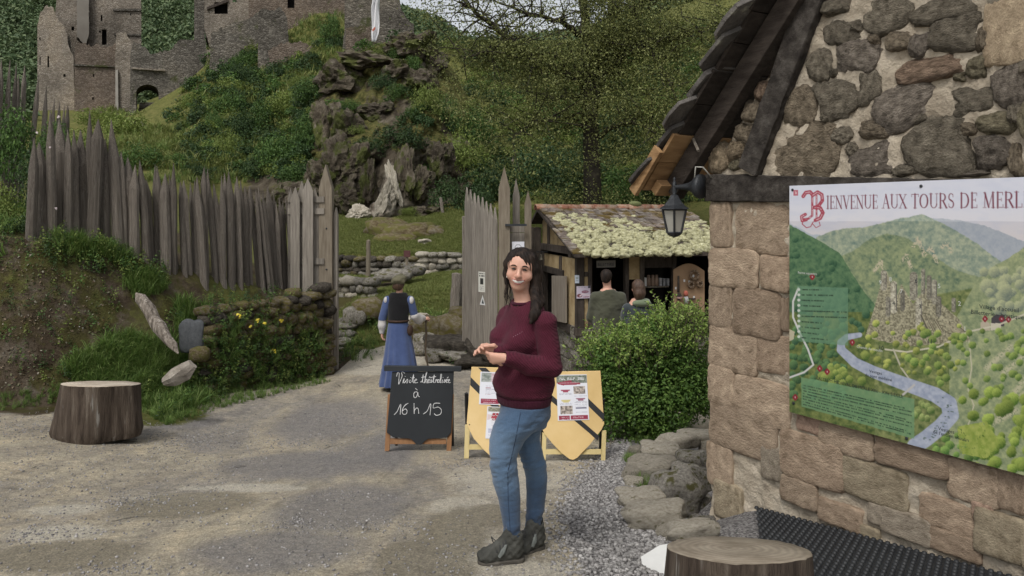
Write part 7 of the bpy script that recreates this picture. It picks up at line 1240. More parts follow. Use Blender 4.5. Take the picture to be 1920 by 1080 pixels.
pts = [onwall(random.uniform(395, 605), random.uniform(590, 720), random.uniform(.1, .3)) for _ in range(240)]; P_ = np.array([tuple(p) for p in pts]); n = len(P_); scatter('wall_grass', P_ - [0, 0, .06], r.uniform(.12, .26, n), np.stack([r.normal(.5, .3, n), r.normal(0, .4, n), r.uniform(0, 6.28, n)], 1), TG)
m_yf = LEAF('yellow_petals', [(.60, .48, .04), (.70, .58, .08)], .3); m_wf = LEAF('pale_petals', [(.55, .45, .46), (.66, .6, .6)], .3)
def flower(p, s, mat, label, group): v, f = leaves(np.array([tuple(p)] * 5) + r.normal(0, s * .3, (5, 3)), r.normal(size=(5, 3)) * .6 + [0, -1, .4], s, r, .8, .1); tag(link('flower', np_mesh('flower', v, f, mat)), label, 'flower', group)
for px, py, lb in ((447, 592, 'leftmost yellow flower on the mossy wall plants'), (470, 612, 'second yellow flower from the left on the mossy wall, set low'), (484, 600, 'yellow flower in the middle of the upper mossy wall plants'), (497, 606, 'yellow flower just right of the middle one on the mossy wall'), (529, 600, 'rightmost yellow flower on the mossy wall plants'), (514, 657, 'single yellow flower low down on the mossy wall')): flower(onwall(px, py, .42), .045, m_yf, lb, 'yellow flowers on the mossy wall')
for px, py, lb in ((111, 219, 'highest pale rose beside the tall stake tips'), (95, 276, 'pale rose in front of the first tall stake'), (70, 250, 'leftmost pale rose by the palisade end'), (106, 392, 'lowest pale rose in front of the tall stakes')): flower(W(px, py, 9.6), .026, m_wf, lb, 'pale roses by the palisade')
# leaf litter and stems on the earth bank
ps = inpoly([(0, 440), (140, 470), (230, 560), (230, 700), (100, 740), (0, 745)], 900); x, y = np.array(ps).T; P_ = np.stack([x, y, G(x, y) + .01], 1); v, f = leaves(P_, r.normal(size=(900, 3)) + [0, -.6, .8], r.uniform(.015, .05, 900), r); o = link('leaf_litter', np_mesh('leaf_litter', v, f, LEAF('dry_leaves', [(.10, .06, .03), (.20, .15, .10), (.07, .09, .03), (.33, .29, .24)], .1))); o['kind'] = 'stuff'
# ================================================================== PEOPLE (signed distance bodies turned into one surface each)
class Field:
    def __init__(s, lo, hi, h):
        s.lo = np.array(lo, float); s.h = h; s.n = np.ceil((np.array(hi) - s.lo) / h).astype(int) + 1; s.ax = [s.lo[i] + h * np.arange(s.n[i]) for i in range(3)]; s.v = np.full(s.n, .3, np.float32)
    def sub(s, lo, hi):
        i0 = np.clip(np.floor((np.array(lo) - s.lo) / s.h).astype(int), 0, s.n); i1 = np.clip(np.ceil((np.array(hi) - s.lo) / s.h).astype(int) + 1, 0, s.n); sl = tuple(slice(a, b) for a, b in zip(i0, i1))
        return sl, (s.ax[0][sl[0]][:, None, None], s.ax[1][sl[1]][None, :, None], s.ax[2][sl[2]][None, None, :])
    def put(s, sl, d, k, cut=False):
        a = s.v[sl]
        if a.size == 0: return s
        if cut: d = -d; hh = np.clip(.5 - .5 * (a - d) / max(k, 1e-6), 0, 1); s.v[sl] = a * (1 - hh) + d * hh + k * hh * (1 - hh)
        else: hh = np.clip(.5 + .5 * (a - d) / max(k, 1e-6), 0, 1); s.v[sl] = a * (1 - hh) + d * hh - k * hh * (1 - hh)
        return s
    def cap(s, a, b, ra, rb, k=.02, cut=False):
        a, b = np.array(a, float), np.array(b, float); m = max(ra, rb) + .07; sl, (X, Y, Z) = s.sub(np.minimum(a, b) - m, np.maximum(a, b) + m); ba = b - a; L = max((ba ** 2).sum(), 1e-9)
        t = np.clip(((X - a[0]) * ba[0] + (Y - a[1]) * ba[1] + (Z - a[2]) * ba[2]) / L, 0, 1); d = np.sqrt((X - a[0] - t * ba[0]) ** 2 + (Y - a[1] - t * ba[1]) ** 2 + (Z - a[2] - t * ba[2]) ** 2) - (ra + (rb - ra) * t); return s.put(sl, d, k, cut)
    def chain(s, P_, R_, k=.02):
        for i in range(len(P_) - 1): s.cap(P_[i], P_[i + 1], R_[i], R_[i + 1], k)
        return s
    def ell(s, c, r, k=.02, rot=None, cut=False):
        c = np.array(c, float); m = max(r) + .06; sl, (X, Y, Z) = s.sub(c - m, c + m); p = [X - c[0], Y - c[1], Z - c[2]]
        if rot is not None: p = [sum(rot[j][i] * p[j] for j in range(3)) for i in range(3)]
        q0 = np.sqrt(sum((p[i] / r[i]) ** 2 for i in range(3))); q1 = np.sqrt(sum((p[i] / r[i] ** 2) ** 2 for i in range(3))); return s.put(sl, q0 * (q0 - 1) / np.maximum(q1, 1e-6), k, cut)
    def loft(s, secs, k=.02, ang=0.0, wave=None, cap=True):
        """stack of ellipses (z, cx, cy, half width, half depth) turned by ang; wave(theta, z) scales the radius"""
        S = np.array(sorted(secs), float); z0, z1 = S[0, 0], S[-1, 0]; m = max(S[:, 3].max(), S[:, 4].max()) * 1.25 + .05; cx, cy = S[:, 1], S[:, 2]; sl, (X, Y, Z) = s.sub((cx.min() - m, cy.min() - m, z0 - .06), (cx.max() + m, cy.max() + m, z1 + .06))
        zz = np.clip(Z, z0, z1); f = lambda i: np.interp(zz, S[:, 0], S[:, i]); x, y = X - f(1), Y - f(2); c_, s_ = math.cos(ang), math.sin(ang); u, w = x * c_ + y * s_, -x * s_ + y * c_; a, b = f(3), f(4); q = np.sqrt((u / a) ** 2 + (w / b) ** 2)
        if wave is not None: q = q / wave(np.arctan2(w / b, u / a), zz)
        d = (q - 1) * np.minimum(a, b) * .95; dz = np.abs(Z - zz); d = np.where(dz > 0, np.sqrt(np.maximum(d, 0) ** 2 + dz ** 2) + np.minimum(d, 0) * 0, d); return s.put(sl, d, k)
    def cutz(s, z, above=True):
        Z = s.ax[2][None, None, :]; s.v = np.maximum(s.v, (Z - z) if above else (z - Z)).astype(np.float32); return s
    def mesh(s, name, mat, smooth=True, noise_=None):
        v = s.v; n = np.array(v.shape); ins = v < 0; c = np.zeros(n - 1, np.int8)
        for dx in (0, 1):
            for dy in (0, 1):
                for dz in (0, 1): c += ins[dx:n[0] - 1 + dx, dy:n[1] - 1 + dy, dz:n[2] - 1 + dz]
        act = np.argwhere((c > 0) & (c < 8)); idx = -np.ones(n - 1, np.int64); idx[tuple(act.T)] = np.arange(len(act)); acc = np.zeros((len(act), 3)); cnt = np.zeros(len(act)); cor = [(x, y, z) for x in (0, 1) for y in (0, 1) for z in (0, 1)]
        for i, a in enumerate(cor):
            for b in cor[i + 1:]:
                if sum(abs(p - q) for p, q in zip(a, b)) != 1: continue
                va = v[tuple((act + a).T)]; vb = v[tuple((act + b).T)]; cr = (va < 0) != (vb < 0); t = np.where(cr, va / np.where(va == vb, 1, va - vb), 0); acc += np.where(cr[:, None], np.array(a) + t[:, None] * (np.array(b) - np.array(a)), 0); cnt += cr
        P_ = s.lo + s.h * (act + acc / cnt[:, None]); F = []
        for ax_ in range(3):
            o = [1 if i == ax_ else 0 for i in range(3)]; m0 = ins[tuple(slice(0, n[i] - o[i]) for i in range(3))]; m1 = ins[tuple(slice(o[i], n[i]) for i in range(3))]; e = np.argwhere(m0 != m1); b, c2 = (ax_ + 1) % 3, (ax_ + 2) % 3; e = e[(e[:, b] > 0) & (e[:, c2] > 0) & (e[:, b] < n[b] - 1) & (e[:, c2] < n[c2] - 1)]
            ub = np.zeros(3, int); ub[b] = 1; uc = np.zeros(3, int); uc[c2] = 1; q = np.stack([idx[tuple(x.T)] for x in (e - ub - uc, e - uc, e, e - ub)], 1); fl = ~m0[tuple(e.T)]; q[fl] = q[fl][:, ::-1]; F.append(q)
        F = np.vstack(F); F = F[(F >= 0).all(1)]
        if noise_ is not None: P_ = noise_(P_)
        return np_mesh(name, P_, F, mat, smooth)
def person(label, loc): return thing('person', label, 'person', loc)
def clothmat(name, cs, scale=30, bump=.3, rough=.9, sheen=.3, weave=None):
    m, n = _new(name); vec = coords(n, 'Object'); f = noi(n, vec, 5, 6); col = ramp(n, f, [(.3, cs[0]), (.7, cs[1])])
    if weave:      # (scale, direction vector) knitted or woven ribs
        w = N(n, 'ShaderNodeTexWave', Scale=weave[0], Distortion=.8, Detail=1.0, **{'Detail Scale': 2.0}); n.links.new(coords(n, 'Object', (1, 1, 1), weave[1]), w.inputs['Vector']); col = mix(n, col, ramp(n, w.outputs[0], [(.2, (.72, .72, .72)), (.8, (1.12, 1.12, 1.12))]), .6, 'MULTIPLY'); nb = bumpn(n, w.outputs[0], .5, .004); nb = bumpn(n, noi(n, vec, 160, 4), .5, .003, nb)
    else: nb = bumpn(n, noi(n, vec, scale, 5), bump, .006)
    nb = bumpn(n, noi(n, coords(n, 'Object', (1, 1, 1.6)), 9, 3, .5, 1.0), .35, .02, nb); return finish(m, n, col, rough, nb, .12, sheen=sheen)
def skinmat(): m, n = _new('skin'); a = N(n, 'ShaderNodeVertexColor', layer_name='tone'); p = finish(m, n, a.outputs[0], .5, bumpn(n, noi(n, coords(n), 90, 4), .12, .002), .35); pb = [x for x in n.nodes if x.type == 'BSDF_PRINCIPLED'][0]; pb.inputs['Subsurface Weight'].default_value = .08; pb.inputs['Subsurface Radius'].default_value = (.01, .004, .002); return m
m_skin = skinmat(); m_hair = M('dark_hair', [(.006, .0042, .0034), (.016, .0105, .008), (.042, .027, .019)], 14, 6, .6, .8, 40, stretch=(3, 3, .35), spec=.22, bdist=.01); m_hairb = M('brown_hair', [(.03, .017, .010), (.065, .036, .022), (.10, .062, .042)], 14, 6, .5, .8, 40, stretch=(3, 3, .35), spec=.4, bdist=.01)
m_knit = clothmat('burgundy_knit', [(.060, .010, .020), (.085, .015, .029)], sheen=.04, weave=(34, (0, R(38), R(20)))); m_rib = clothmat('burgundy_rib', [(.045, .008, .018), (.062, .012, .026)], sheen=.04, weave=(40, (0, 0, 0)))
m_blk = M('dark_eye', [(.008, .006, .005), (.012, .01, .009)], 5, 2, .2, 0, spec=.6); m_brow = M('brow_hair', [(.02, .014, .011), (.03, .02, .016)], 60, 3, .8, .3); m_teeth = M('teeth', [(.50, .47, .41), (.58, .55, .5)], 9, 2, .35, 0, spec=.4); m_lip = M('lips', [(.30, .085, .075), (.35, .11, .10)], 20, 3, .45, .1, spec=.4)
m_shoe = M('boot_leather', [(.030, .030, .026), (.055, .055, .048), (.085, .085, .075)], 14, 6, .8, .4, 60); m_sole = M('boot_sole', [(.05, .045, .038), (.11, .10, .085)], 12, 6, .9, .5, 50); m_lace = M('lace', [(.02, .02, .02), (.05, .05, .05)], 30, 2, .8, 0)
def denim():
    m, n = _new('blue_denim'); vec = coords(n); f = noi(n, coords(n, 'Object', (1, 1, .35)), 6, 6, .6); a = N(n, 'ShaderNodeVertexColor', layer_name='wear'); sp = N(n, 'ShaderNodeSeparateColor'); n.links.new(a.outputs[0], sp.inputs[0]); col = ramp(n, mth(n, 'ADD', mth(n, 'MULTIPLY', f, .5), mth(n, 'MULTIPLY', sp.outputs[0], .6)), [(.2, (.030, .055, .10)), (.5, (.055, .10, .168)), (.85, (.115, .18, .265))])
    col = mix(n, col, ramp(n, noi(n, vec, 190, 4, .7), [(.3, (.78, .78, .78)), (.7, (1.2, 1.2, 1.2))]), .7, 'MULTIPLY'); nb = bumpn(n, noi(n, vec, 180, 3), .3, .002); nb = bumpn(n, noi(n, coords(n, 'Object', (1, 1, 2.6), (0, R(20), 0)), 9, 4, .5, 1.2), .45, .015, nb); return finish(m, n, col, .85, nb, .15, sheen=.2)
m_denim = denim()
SK = np.array([.56, .32, .235])
def tones(me, fn=None):
    v = np.zeros(len(me.vertices) * 3, np.float32); me.vertices.foreach_get('co', v); v = v.reshape(-1, 3); c = np.tile(SK, (len(v), 1)) * (1 + .06 * (vnoise(v[:, 0] * 40, v[:, 2] * 40, 3, 3) - .5))[:, None]
    if fn is not None: c = fn(v, c)
    vcol(me, 'tone', c)
def arr(v): return np.array(v, float)
def hand(F, wrist, dirv, pal, L=.175, curl=(.5, .6, .7, .8), thumb=1, spread=.018, r=.0085):
    """palm plus five separate bent fingers; pal = direction the palm faces"""
    d = arr(dirv) / np.linalg.norm(dirv); p = arr(pal) - d * np.dot(pal, d); p /= np.linalg.norm(p); sd = np.cross(d, p); w = arr(wrist); kn = w + d * L * .48
    for j in (-1.2, -.4, .4, 1.2): F.cap(w + d * L * .06 + sd * j * .011, kn + sd * j * .017, .014, .012, .015)
    for i, (j, ln) in enumerate(zip((-1.45, -.48, .48, 1.45), (.47, .54, .5, .4))):
        c = curl[i]; a = kn + sd * j * spread; P_ = [a]; ang = 0
        for q, s_ in enumerate((.45, .32, .23)): ang += c * (.75, 1.0, .8)[q]; a = a + (d * math.cos(ang) + p * math.sin(ang)) * L * ln * s_; P_.append(a)
        F.chain(P_, [r * 1.08, r, r * .92, r * .82], .004)
    b = w + d * L * .10 - sd * thumb * .016; P_ = [b, b + d * L * .16 - sd * thumb * .022 + p * .012, b + d * L * .32 - sd * thumb * .018 + p * .022, b + d * L * .46 - sd * thumb * .008 + p * .026]; F.chain(P_, [.013, .011, .0095, .008], .006)
def head_(F, c, fr, up, s=1.0, detail=True, nose=1.0):
    """head in its own frame: c centre, fr face direction, up; returns local-to-world"""
    f = arr(fr) / np.linalg.norm(fr); u = arr(up) - f * np.dot(up, f); u /= np.linalg.norm(u); x = np.cross(u, f); rot = np.stack([x, f, u], 1); g = lambda a, b, e: arr(c) + s * (x * a + f * b + u * e)
    E = lambda p, r, k=.02, cut=False: F.ell(g(*p), [q * s for q in r], k * s, rot, cut); Cc_ = lambda p, q, ra, rb, k=.012: F.cap(g(*p), g(*q), ra * s, rb * s, k * s)
    E((0, -.012, .030), (.073, .092, .085)); E((0, .018, -.045), (.054, .062, .066), .035); E((0, .050, -.083), (.027, .026, .022), .025); E((0, .03, .03), (.066, .055, .06), .03)
    if detail:
        for q in (-1, 1):
            E((q * .040, .050, -.024), (.030, .027, .027), .018); E((q * .030, .088, .012), (.018, .016, .011), .012, True); E((q * .030, .071, .011), (.013, .012, .009), .006); Cc_((q * .016, .082, .030), (q * .046, .070, .030), .007, .006, .012); E((q * .074, -.012, -.008), (.008, .018, .028), .01); E((q * .012, .094, -.024), (.009, .010, .008), .008)
        Cc_((0, .084, .016), (0, .103 * nose, -.018), .008, .012, .010); E((0, .104, -.022), (.012, .011, .010), .008); E((0, .074, -.052), (.032, .015, .018), .016); E((0, .088, -.0535), (.024, .008, .0065), .004, True)
    return g

# ------------------------------------------------------------------ woman in the burgundy sweater
def J(px, py, d=4.2): return arr(W(px, py, d))
wo_ = person('smiling woman with long dark hair in a burgundy sweater, blue jeans and hiking boots', gp(965, 1045)); H = .005
fw = arr((-.80, -.60, 0)); lf = arr((.60, -.80, 0)); TC = arr((.073, 4.22, 0))
def tsec(z, w, dp, off=0.0, side=0.0): c = TC + fw * off + lf * side; return (z, c[0], c[1], w, dp)
ang = math.atan2(lf[1], lf[0])
S_L = TC + lf * .160 + arr((0, 0, 1.276)); S_R = TC - lf * .152 + arr((0, 0, 1.284)); E_L = J(1033, 688, 4.06); W_L = J(951, 672, 3.96); E_R = TC - lf * .225 + fw * .02 + arr((0, 0, 1.06)); W_R = J(938, 661, 4.06)
hc = J(976.5, 507, 4.20); hf = arr((-.13, -1, -.03)); hu = arr((.10, .0, 1)); nb_ = TC + fw * .0 + arr((0, 0, 1.364))
LL = [(760, 986, 40, 4.17), (780, 978, 44, 4.165), (800, 966, 42, 4.16), (825, 951, 33.5, 4.15), (850, 944.5, 27.5, 4.13), (865, 944, 25.5, 4.13), (880, 945, 25.5, 4.13), (905, 949, 24.5, 4.14), (935, 955, 21, 4.14), (970, 958, 17.5, 4.13), (995, 960, 16.5, 4.12), (1007, 960, 17.5, 4.12)]
RL = [(760, 984, 34, 4.28), (780, 987, 32, 4.28), (800, 988, 28, 4.29), (825, 988, 24, 4.30), (850, 996, 22.5, 4.30), (870, 1002, 21.5, 4.31), (895, 1006, 20.5, 4.33), (920, 1006, 19, 4.34), (950, 1003.5, 17, 4.34), (975, 1001, 15.5, 4.33), (992, 1000, 16, 4.32)]
def legsec(L, k=1.0): return [(J(x, y, d)[2], J(x, y, d)[0], d, hw / FPX * d * k, hw / FPX * d * k * 1.02) for y, x, hw, d in L]
F = Field((-.32, 3.82, -.03), (.36, 4.50, 1.68), H)
g = head_(F, hc, hf, hu); F.cap(g(0, -.02, -.06), nb_ + arr((0, 0, .0)), .050, .056, .03)
F.loft([tsec(.80, .15, .12), tsec(.95, .165, .12), tsec(1.1, .15, .115), tsec(1.2, .155, .12), tsec(1.3, .15, .09), tsec(1.36, .07, .06)], .03, ang)
for a, b, c2 in ((S_L, E_L, W_L), (S_R, E_R, W_R)): F.cap(a, b, .045, .036, .03); F.cap(b, c2, .036, .024, .02)
for L in (LL, RL): F.loft(legsec(L, .8), .03)
hand(F, W_L + arr((-.008, 0, 0)), J(908, 672, 4.03) - W_L, (.15, .9, .25), .165, (.45, .55, .62, .7), -1, .017); hand(F, W_R, J(906, 652, 4.06) - W_R, (.25, -.9, -.45), .165, (.55, .65, .8, .9), -1, .017)
me = F.mesh('body', m_skin)
inv = np.linalg.inv(np.stack([g(1, 0, 0) - g(0, 0, 0), g(0, 1, 0) - g(0, 0, 0), g(0, 0, 1) - g(0, 0, 0)], 1)); tol = lambda v: (v - g(0, 0, 0)) @ inv.T
def facetone(v, c):
    l = tol(v); b = lambda x, y, rx, ry: np.exp(-((np.abs(l[:, 0]) - x) / rx) ** 2 - ((l[:, 2] - y) / ry) ** 2) * (l[:, 1] > 0); k = (b(.034, -.026, .022, .02) * .30 + b(0, -.022, .014, .012) * .25)[:, None]; c = c * (1 - k) + np.array([.50, .19, .145]) * k; k = (b(0, -.054, .03, .009) * .75)[:, None]; c = c * (1 - k) + np.array([.30, .09, .08]) * k; k = (b(.031, .012, .02, .008) * .35)[:, None]; return c * (1 - k) + np.array([.26, .14, .105]) * k
tones(me, facetone); body = part('body', me, None, wo_); bv = BVHTree.FromPolygons([tuple(v.co) for v in me.vertices], [tuple(p.vertices) for p in me.polygons])
def onface(a, e, out=.0):
    o = g(a, .25, e); d = g(a, -1, e) - o; h = bv.ray_cast(Vector(o), Vector(d).normalized()); return (Vector(h[0]) - Vector(d).normalized() * out) if h[0] is not None else Vector(g(a, .08, e))
def strip(name, pts, rad, mat, out=.001, flat=.5): mb = MB(); mb.tube([onface(a, e, out) for a, e in pts], rad, 8); return part(name, mb, mat, wo_, True)
for q in (-1, 1):
    strip('eye', [(q * .019, .0105), (q * .025, .0125), (q * .032, .013), (q * .039, .011)], [.0012, .0034, .0036, .0014], m_blk, .0006); strip('eyelid', [(q * .017, .013), (q * .025, .0175), (q * .034, .0175), (q * .043, .012)], [.001, .0018, .0018, .001], m_brow, .001); strip('eyebrow', [(q * .014, .029), (q * .024, .034), (q * .036, .034), (q * .047, .028)], [.002, .0036, .0034, .0014], m_brow, .0005)
strip('teeth', [(-.030, -.0450), (-.015, -.0520), (0, -.0545), (.015, -.0520), (.030, -.0450)], [.0030, .0084, .0094, .0084, .0030], m_teeth, .0015)
strip('lip', [(-.035, -.0395), (-.018, -.0440), (0, -.0455), (.018, -.0440), (.035, -.0395)], [.0015, .0026, .0028, .0026, .0015], m_lip, .0015); strip('lip', [(-.034, -.042), (-.018, -.0605), (0, -.0650), (.018, -.0605), (.034, -.042)], [.0015, .0030, .0036, .0030, .0015], m_lip, .0018)
# hair: cap, the fall on her left side gathered over the shoulder, loose strands on the right side
F = Field((-.12, 4.0, 1.20), (.27, 4.48, 1.70), .005); rot = np.stack([np.cross(hu, hf) / np.linalg.norm(np.cross(hf, hu)), hf / np.linalg.norm(hf), hu / np.linalg.norm(hu)], 1)
F.ell(g(0, -.008, .034), (.083, .100, .093), .02, rot); F.ell(g(0, -.05, -.04), (.075, .062, .09), .04, rot)
for L, R_ in (([g(.055, .03, .075), g(.078, .022, .02), g(.086, .01, -.04), g(.088, .02, -.10), J(1006, 572, 4.10), J(1003, 590, 4.06), J(996, 604, 4.05)], [.026, .022, .024, .027, .028, .026, .012]), ([g(.05, -.03, .06), g(.09, -.03, -.02), g(.10, -.02, -.09), J(1016, 568, 4.14)], [.036, .030, .027, .020]), ([g(-.04, .02, .08), g(-.072, .0, .03), g(-.078, -.01, -.03), g(-.073, .0, -.08)], [.03, .022, .016, .010])): F.chain(L, R_, .016)
F.ell(g(-.006, .092, -.026), (.056, .062, .098), .010, rot, True); F.ell(g(-.020, .10, .058), (.032, .05, .032), .012, rot, True)
def strands(P_): a = np.arctan2(P_[:, 1] - hc[1], P_[:, 0] - hc[0]); return P_ + (.0032 * np.sin(a * 26 + P_[:, 2] * 60 + 4 * vnoise(P_[:, 0] * 12, P_[:, 2] * 12, 4, 2)))[:, None] * np.stack([np.cos(a), np.sin(a), 0 * a], 1)
part('hair', F.mesh('hair', m_hair, True, strands), None, wo_)
mb = MB()
for i in range(64):
    q = random.random()
    if q < .40: a = g(-.072 + random.gauss(0, .006), random.uniform(-.02, .02), random.uniform(-.02, .05)); P_ = [a, a + arr((random.gauss(-.004, .005), random.gauss(0, .006), -.06)), a + arr((random.gauss(-.006, .009), random.gauss(-.005, .01), -.13)), a + arr((random.gauss(-.002, .012), random.gauss(-.01, .01), -.17 - random.random() * .05))]
    elif q < .75: a = g(.075 + random.gauss(0, .012), random.uniform(-.02, .02), random.uniform(-.08, .03)); P_ = [a, a + arr((random.gauss(.012, .008), random.gauss(0, .008), -.05)), J(1006 + random.gauss(0, 7), 575, 4.09 + random.gauss(0, .015)), J(998 + random.gauss(0, 7), 600 + random.gauss(0, 8), 4.05)]
    else: a = g(random.uniform(-.05, .06), -.02, .115); P_ = [a, a + arr((random.gauss(.01, .02), -.01, .005)), a + arr((random.gauss(.03, .03), -.02, -.02))]
    mb.tube(P_, [.0018, .0018, .0015, .0006], 4, False) if len(P_) == 4 else mb.tube(P_, [.0014, .0014, .0006], 4, False)
part('hair_strand', mb, m_hair, wo_, kind='stuff')
mb = MB(); mb.tube([g(-.070, .012, -.035), g(-.070, .014, -.045)], .0045, 6); part('earring', mb, m_teeth, wo_)
# sweater
F = Field((-.32, 3.82, .78), (.38, 4.52, 1.47), .006); fold = lambda th, z: 1 + .012 * np.sin(th * 5 + z * 30) + .014 * np.sin(z * 46 + th * 2) * np.clip((1.1 - z) * 5, 0, 1)
F.loft([tsec(.832, .155, .128, .01), tsec(.868, .160, .132, .01), tsec(.885, .178, .150, .012), tsec(.93, .184, .158, .012), tsec(.99, .174, .146, .006), tsec(1.06, .158, .120, .0), tsec(1.13, .152, .122, .010), tsec(1.19, .158, .128, .018), tsec(1.25, .162, .112, .012), tsec(1.30, .152, .094, .004), tsec(1.345, .118, .082), tsec(1.378, .088, .072), tsec(1.398, .070, .064)], .02, ang, fold)
for q in (-1, 1): F.ell(TC + fw * .105 + lf * .075 * q + arr((0, 0, 1.165)), (.070, .070, .070), .04)
F.cap(S_L + lf * .008, E_L, .064, .056, .008); F.chain([E_L, E_L * .5 + W_L * .5 + arr((0, 0, -.014)), W_L + (E_L - W_L) * .16, W_L], [.057, .053, .042, .039], .006); F.cap(S_R, E_R, .060, .054, .03); F.chain([E_R, E_R * .5 + W_R * .5, W_R], [.060, .052, .040], .03)
F.cap(nb_ + arr((-.006, -.01, -.025)), nb_ + arr((-.012, -.02, .09)), .060, .066, .006, True); F.cap(W_L, W_L + (W_L - E_L) * .5, .030, .030, .004, True)
def wrk(P_): n_ = vnoise(P_[:, 0] * 9 + P_[:, 2] * 4, P_[:, 2] * 14 - P_[:, 1] * 5, 6, 3) - .5; d = P_ - (TC + arr((0, 0, 1.1))); d[:, 2] = 0; L_ = np.linalg.norm(d, axis=1, keepdims=True) + 1e-6; return P_ + d / L_ * (n_ * .020)[:, None]
sw = part('sweater', F.mesh('sweater', m_knit, True, wrk), None, wo_)
def ringtube(name, c, u, v, ru, rv, rad, mat, parent, n=40, zf=0): mb = MB(); L = [Vector(c + u * math.cos(a) * ru + v * math.sin(a) * rv + arr((0, 0, zf * math.sin(a)))) for a in np.linspace(0, 2 * math.pi, n + 1)]; mb.tube(L, rad, 8, False); return part(name, mb, mat, parent, True)
ringtube('neckline', nb_ + arr((-.006, -.010, .010)), lf, fw, .067, .062, .009, m_rib, sw, zf=-.006)
F = Field((-.20, 3.98, .79), (.34, 4.46, .89), .006); F.loft([tsec(.822, .160, .130, .01), tsec(.84, .167, .137, .01), tsec(.868, .172, .142, .01)], .01, ang); part('hem_band', F.mesh('hem_band', m_rib), None, sw)
F = Field(W_L - .09, W_L + .13, .005); F.cap(W_L + (E_L - W_L) * .16, W_L + (E_L - W_L) * -.02, .042, .037, .004); F.cap(W_L, W_L + (W_L - E_L) * .5, .030, .030, .003, True); part('cuff', F.mesh('cuff', m_rib), None, sw)
mb = MB()
for L in ([(962, 632), (970, 627), (978, 623)], [(1015, 582), (1023, 577), (1027, 574)]):
    for i in range(5): t = i / 4; x = L[0][0] + (L[2][0] - L[0][0]) * t; y = L[0][1] + (L[2][1] - L[0][1]) * t; o = Vector((0, 0, ZC)); dv = (W(x, y, 4) - o).normalized(); bvh = BVHTree.FromPolygons([tuple(v.co) for v in sw.data.vertices], [tuple(p.vertices) for p in sw.data.polygons]) if i == 0 else bvh; h = bvh.ray_cast(o, dv); h[0] is not None and mb.tube([h[0] - dv * .001, h[0] - dv * .001 + Vector((.004, 0, .003))], .0017, 5)
part('lace_stitch', mb, M('pale_thread', [(.24, .12, .15), (.3, .17, .2)], 9, 2, .9, 0), sw)
# jeans
F = Field((-.20, 3.98, .10), (.32, 4.50, .90), .006)
F.loft([tsec(.70, .125, .11, 0), tsec(.76, .148, .128, 0), tsec(.82, .152, .128, 0), tsec(.86, .148, .124, 0)], .03, ang)
for L in (LL, RL): F.loft(legsec(L), .025)
def jn(P_):
    z = P_[:, 2]; kn = np.exp(-((z - .50) / .09) ** 2) + 1.3 * np.exp(-((z - .15) / .05) ** 2) + .8 * np.exp(-((z - .74) / .06) ** 2) + .12; w = (vnoise(P_[:, 0] * 9 + z * 7, z * 34 - P_[:, 0] * 22, 9, 3) - .5) * .020 + (vnoise(P_[:, 0] * 30 + P_[:, 1] * 12, z * 60, 19, 2) - .5) * .006
    d = np.stack([np.sign(P_[:, 0] - np.where(P_[:, 1] < 4.22, J(950, 0, 4.14)[0], J(1000, 0, 4.3)[0])), -1 + 0 * z, 0 * z], 1) * .7; return P_ + d * (w * kn)[:, None]
me = F.mesh('jeans', m_denim, True, jn); v = np.zeros(len(me.vertices) * 3, np.float32); me.vertices.foreach_get('co', v); v = v.reshape(-1, 3); we = np.exp(-((v[:, 2] - .62) / .16) ** 2) * .8 + .5 * np.exp(-((v[:, 2] - .42) / .08) ** 2) - .3 * (v[:, 2] < .2); vcol(me, 'wear', np.stack([we] * 3, 1)); jeans = part('jeans', me, None, wo_)
jb = BVHTree.FromPolygons([tuple(x.co) for x in me.vertices], [tuple(p.vertices) for p in me.polygons]); mb = MB(); o = Vector((0, 0, ZC)); pts = []
for x, y in zip(np.interp(np.linspace(0, 1, 40), [0, .25, .5, .75, 1], [977, 966, 952, 953, 957]), np.linspace(770, 1000, 40)):
    h = jb.ray_cast(o, (W(x, y, 4) - o).normalized()); h[0] is not None and pts.append(h[0] + Vector((0, .0015, 0)))
mb.tube(pts, .0028, 5); part('side_seam', mb, M('dark_seam', [(.02, .03, .055), (.035, .05, .085)], 60, 2, .9, 0), jeans, True)
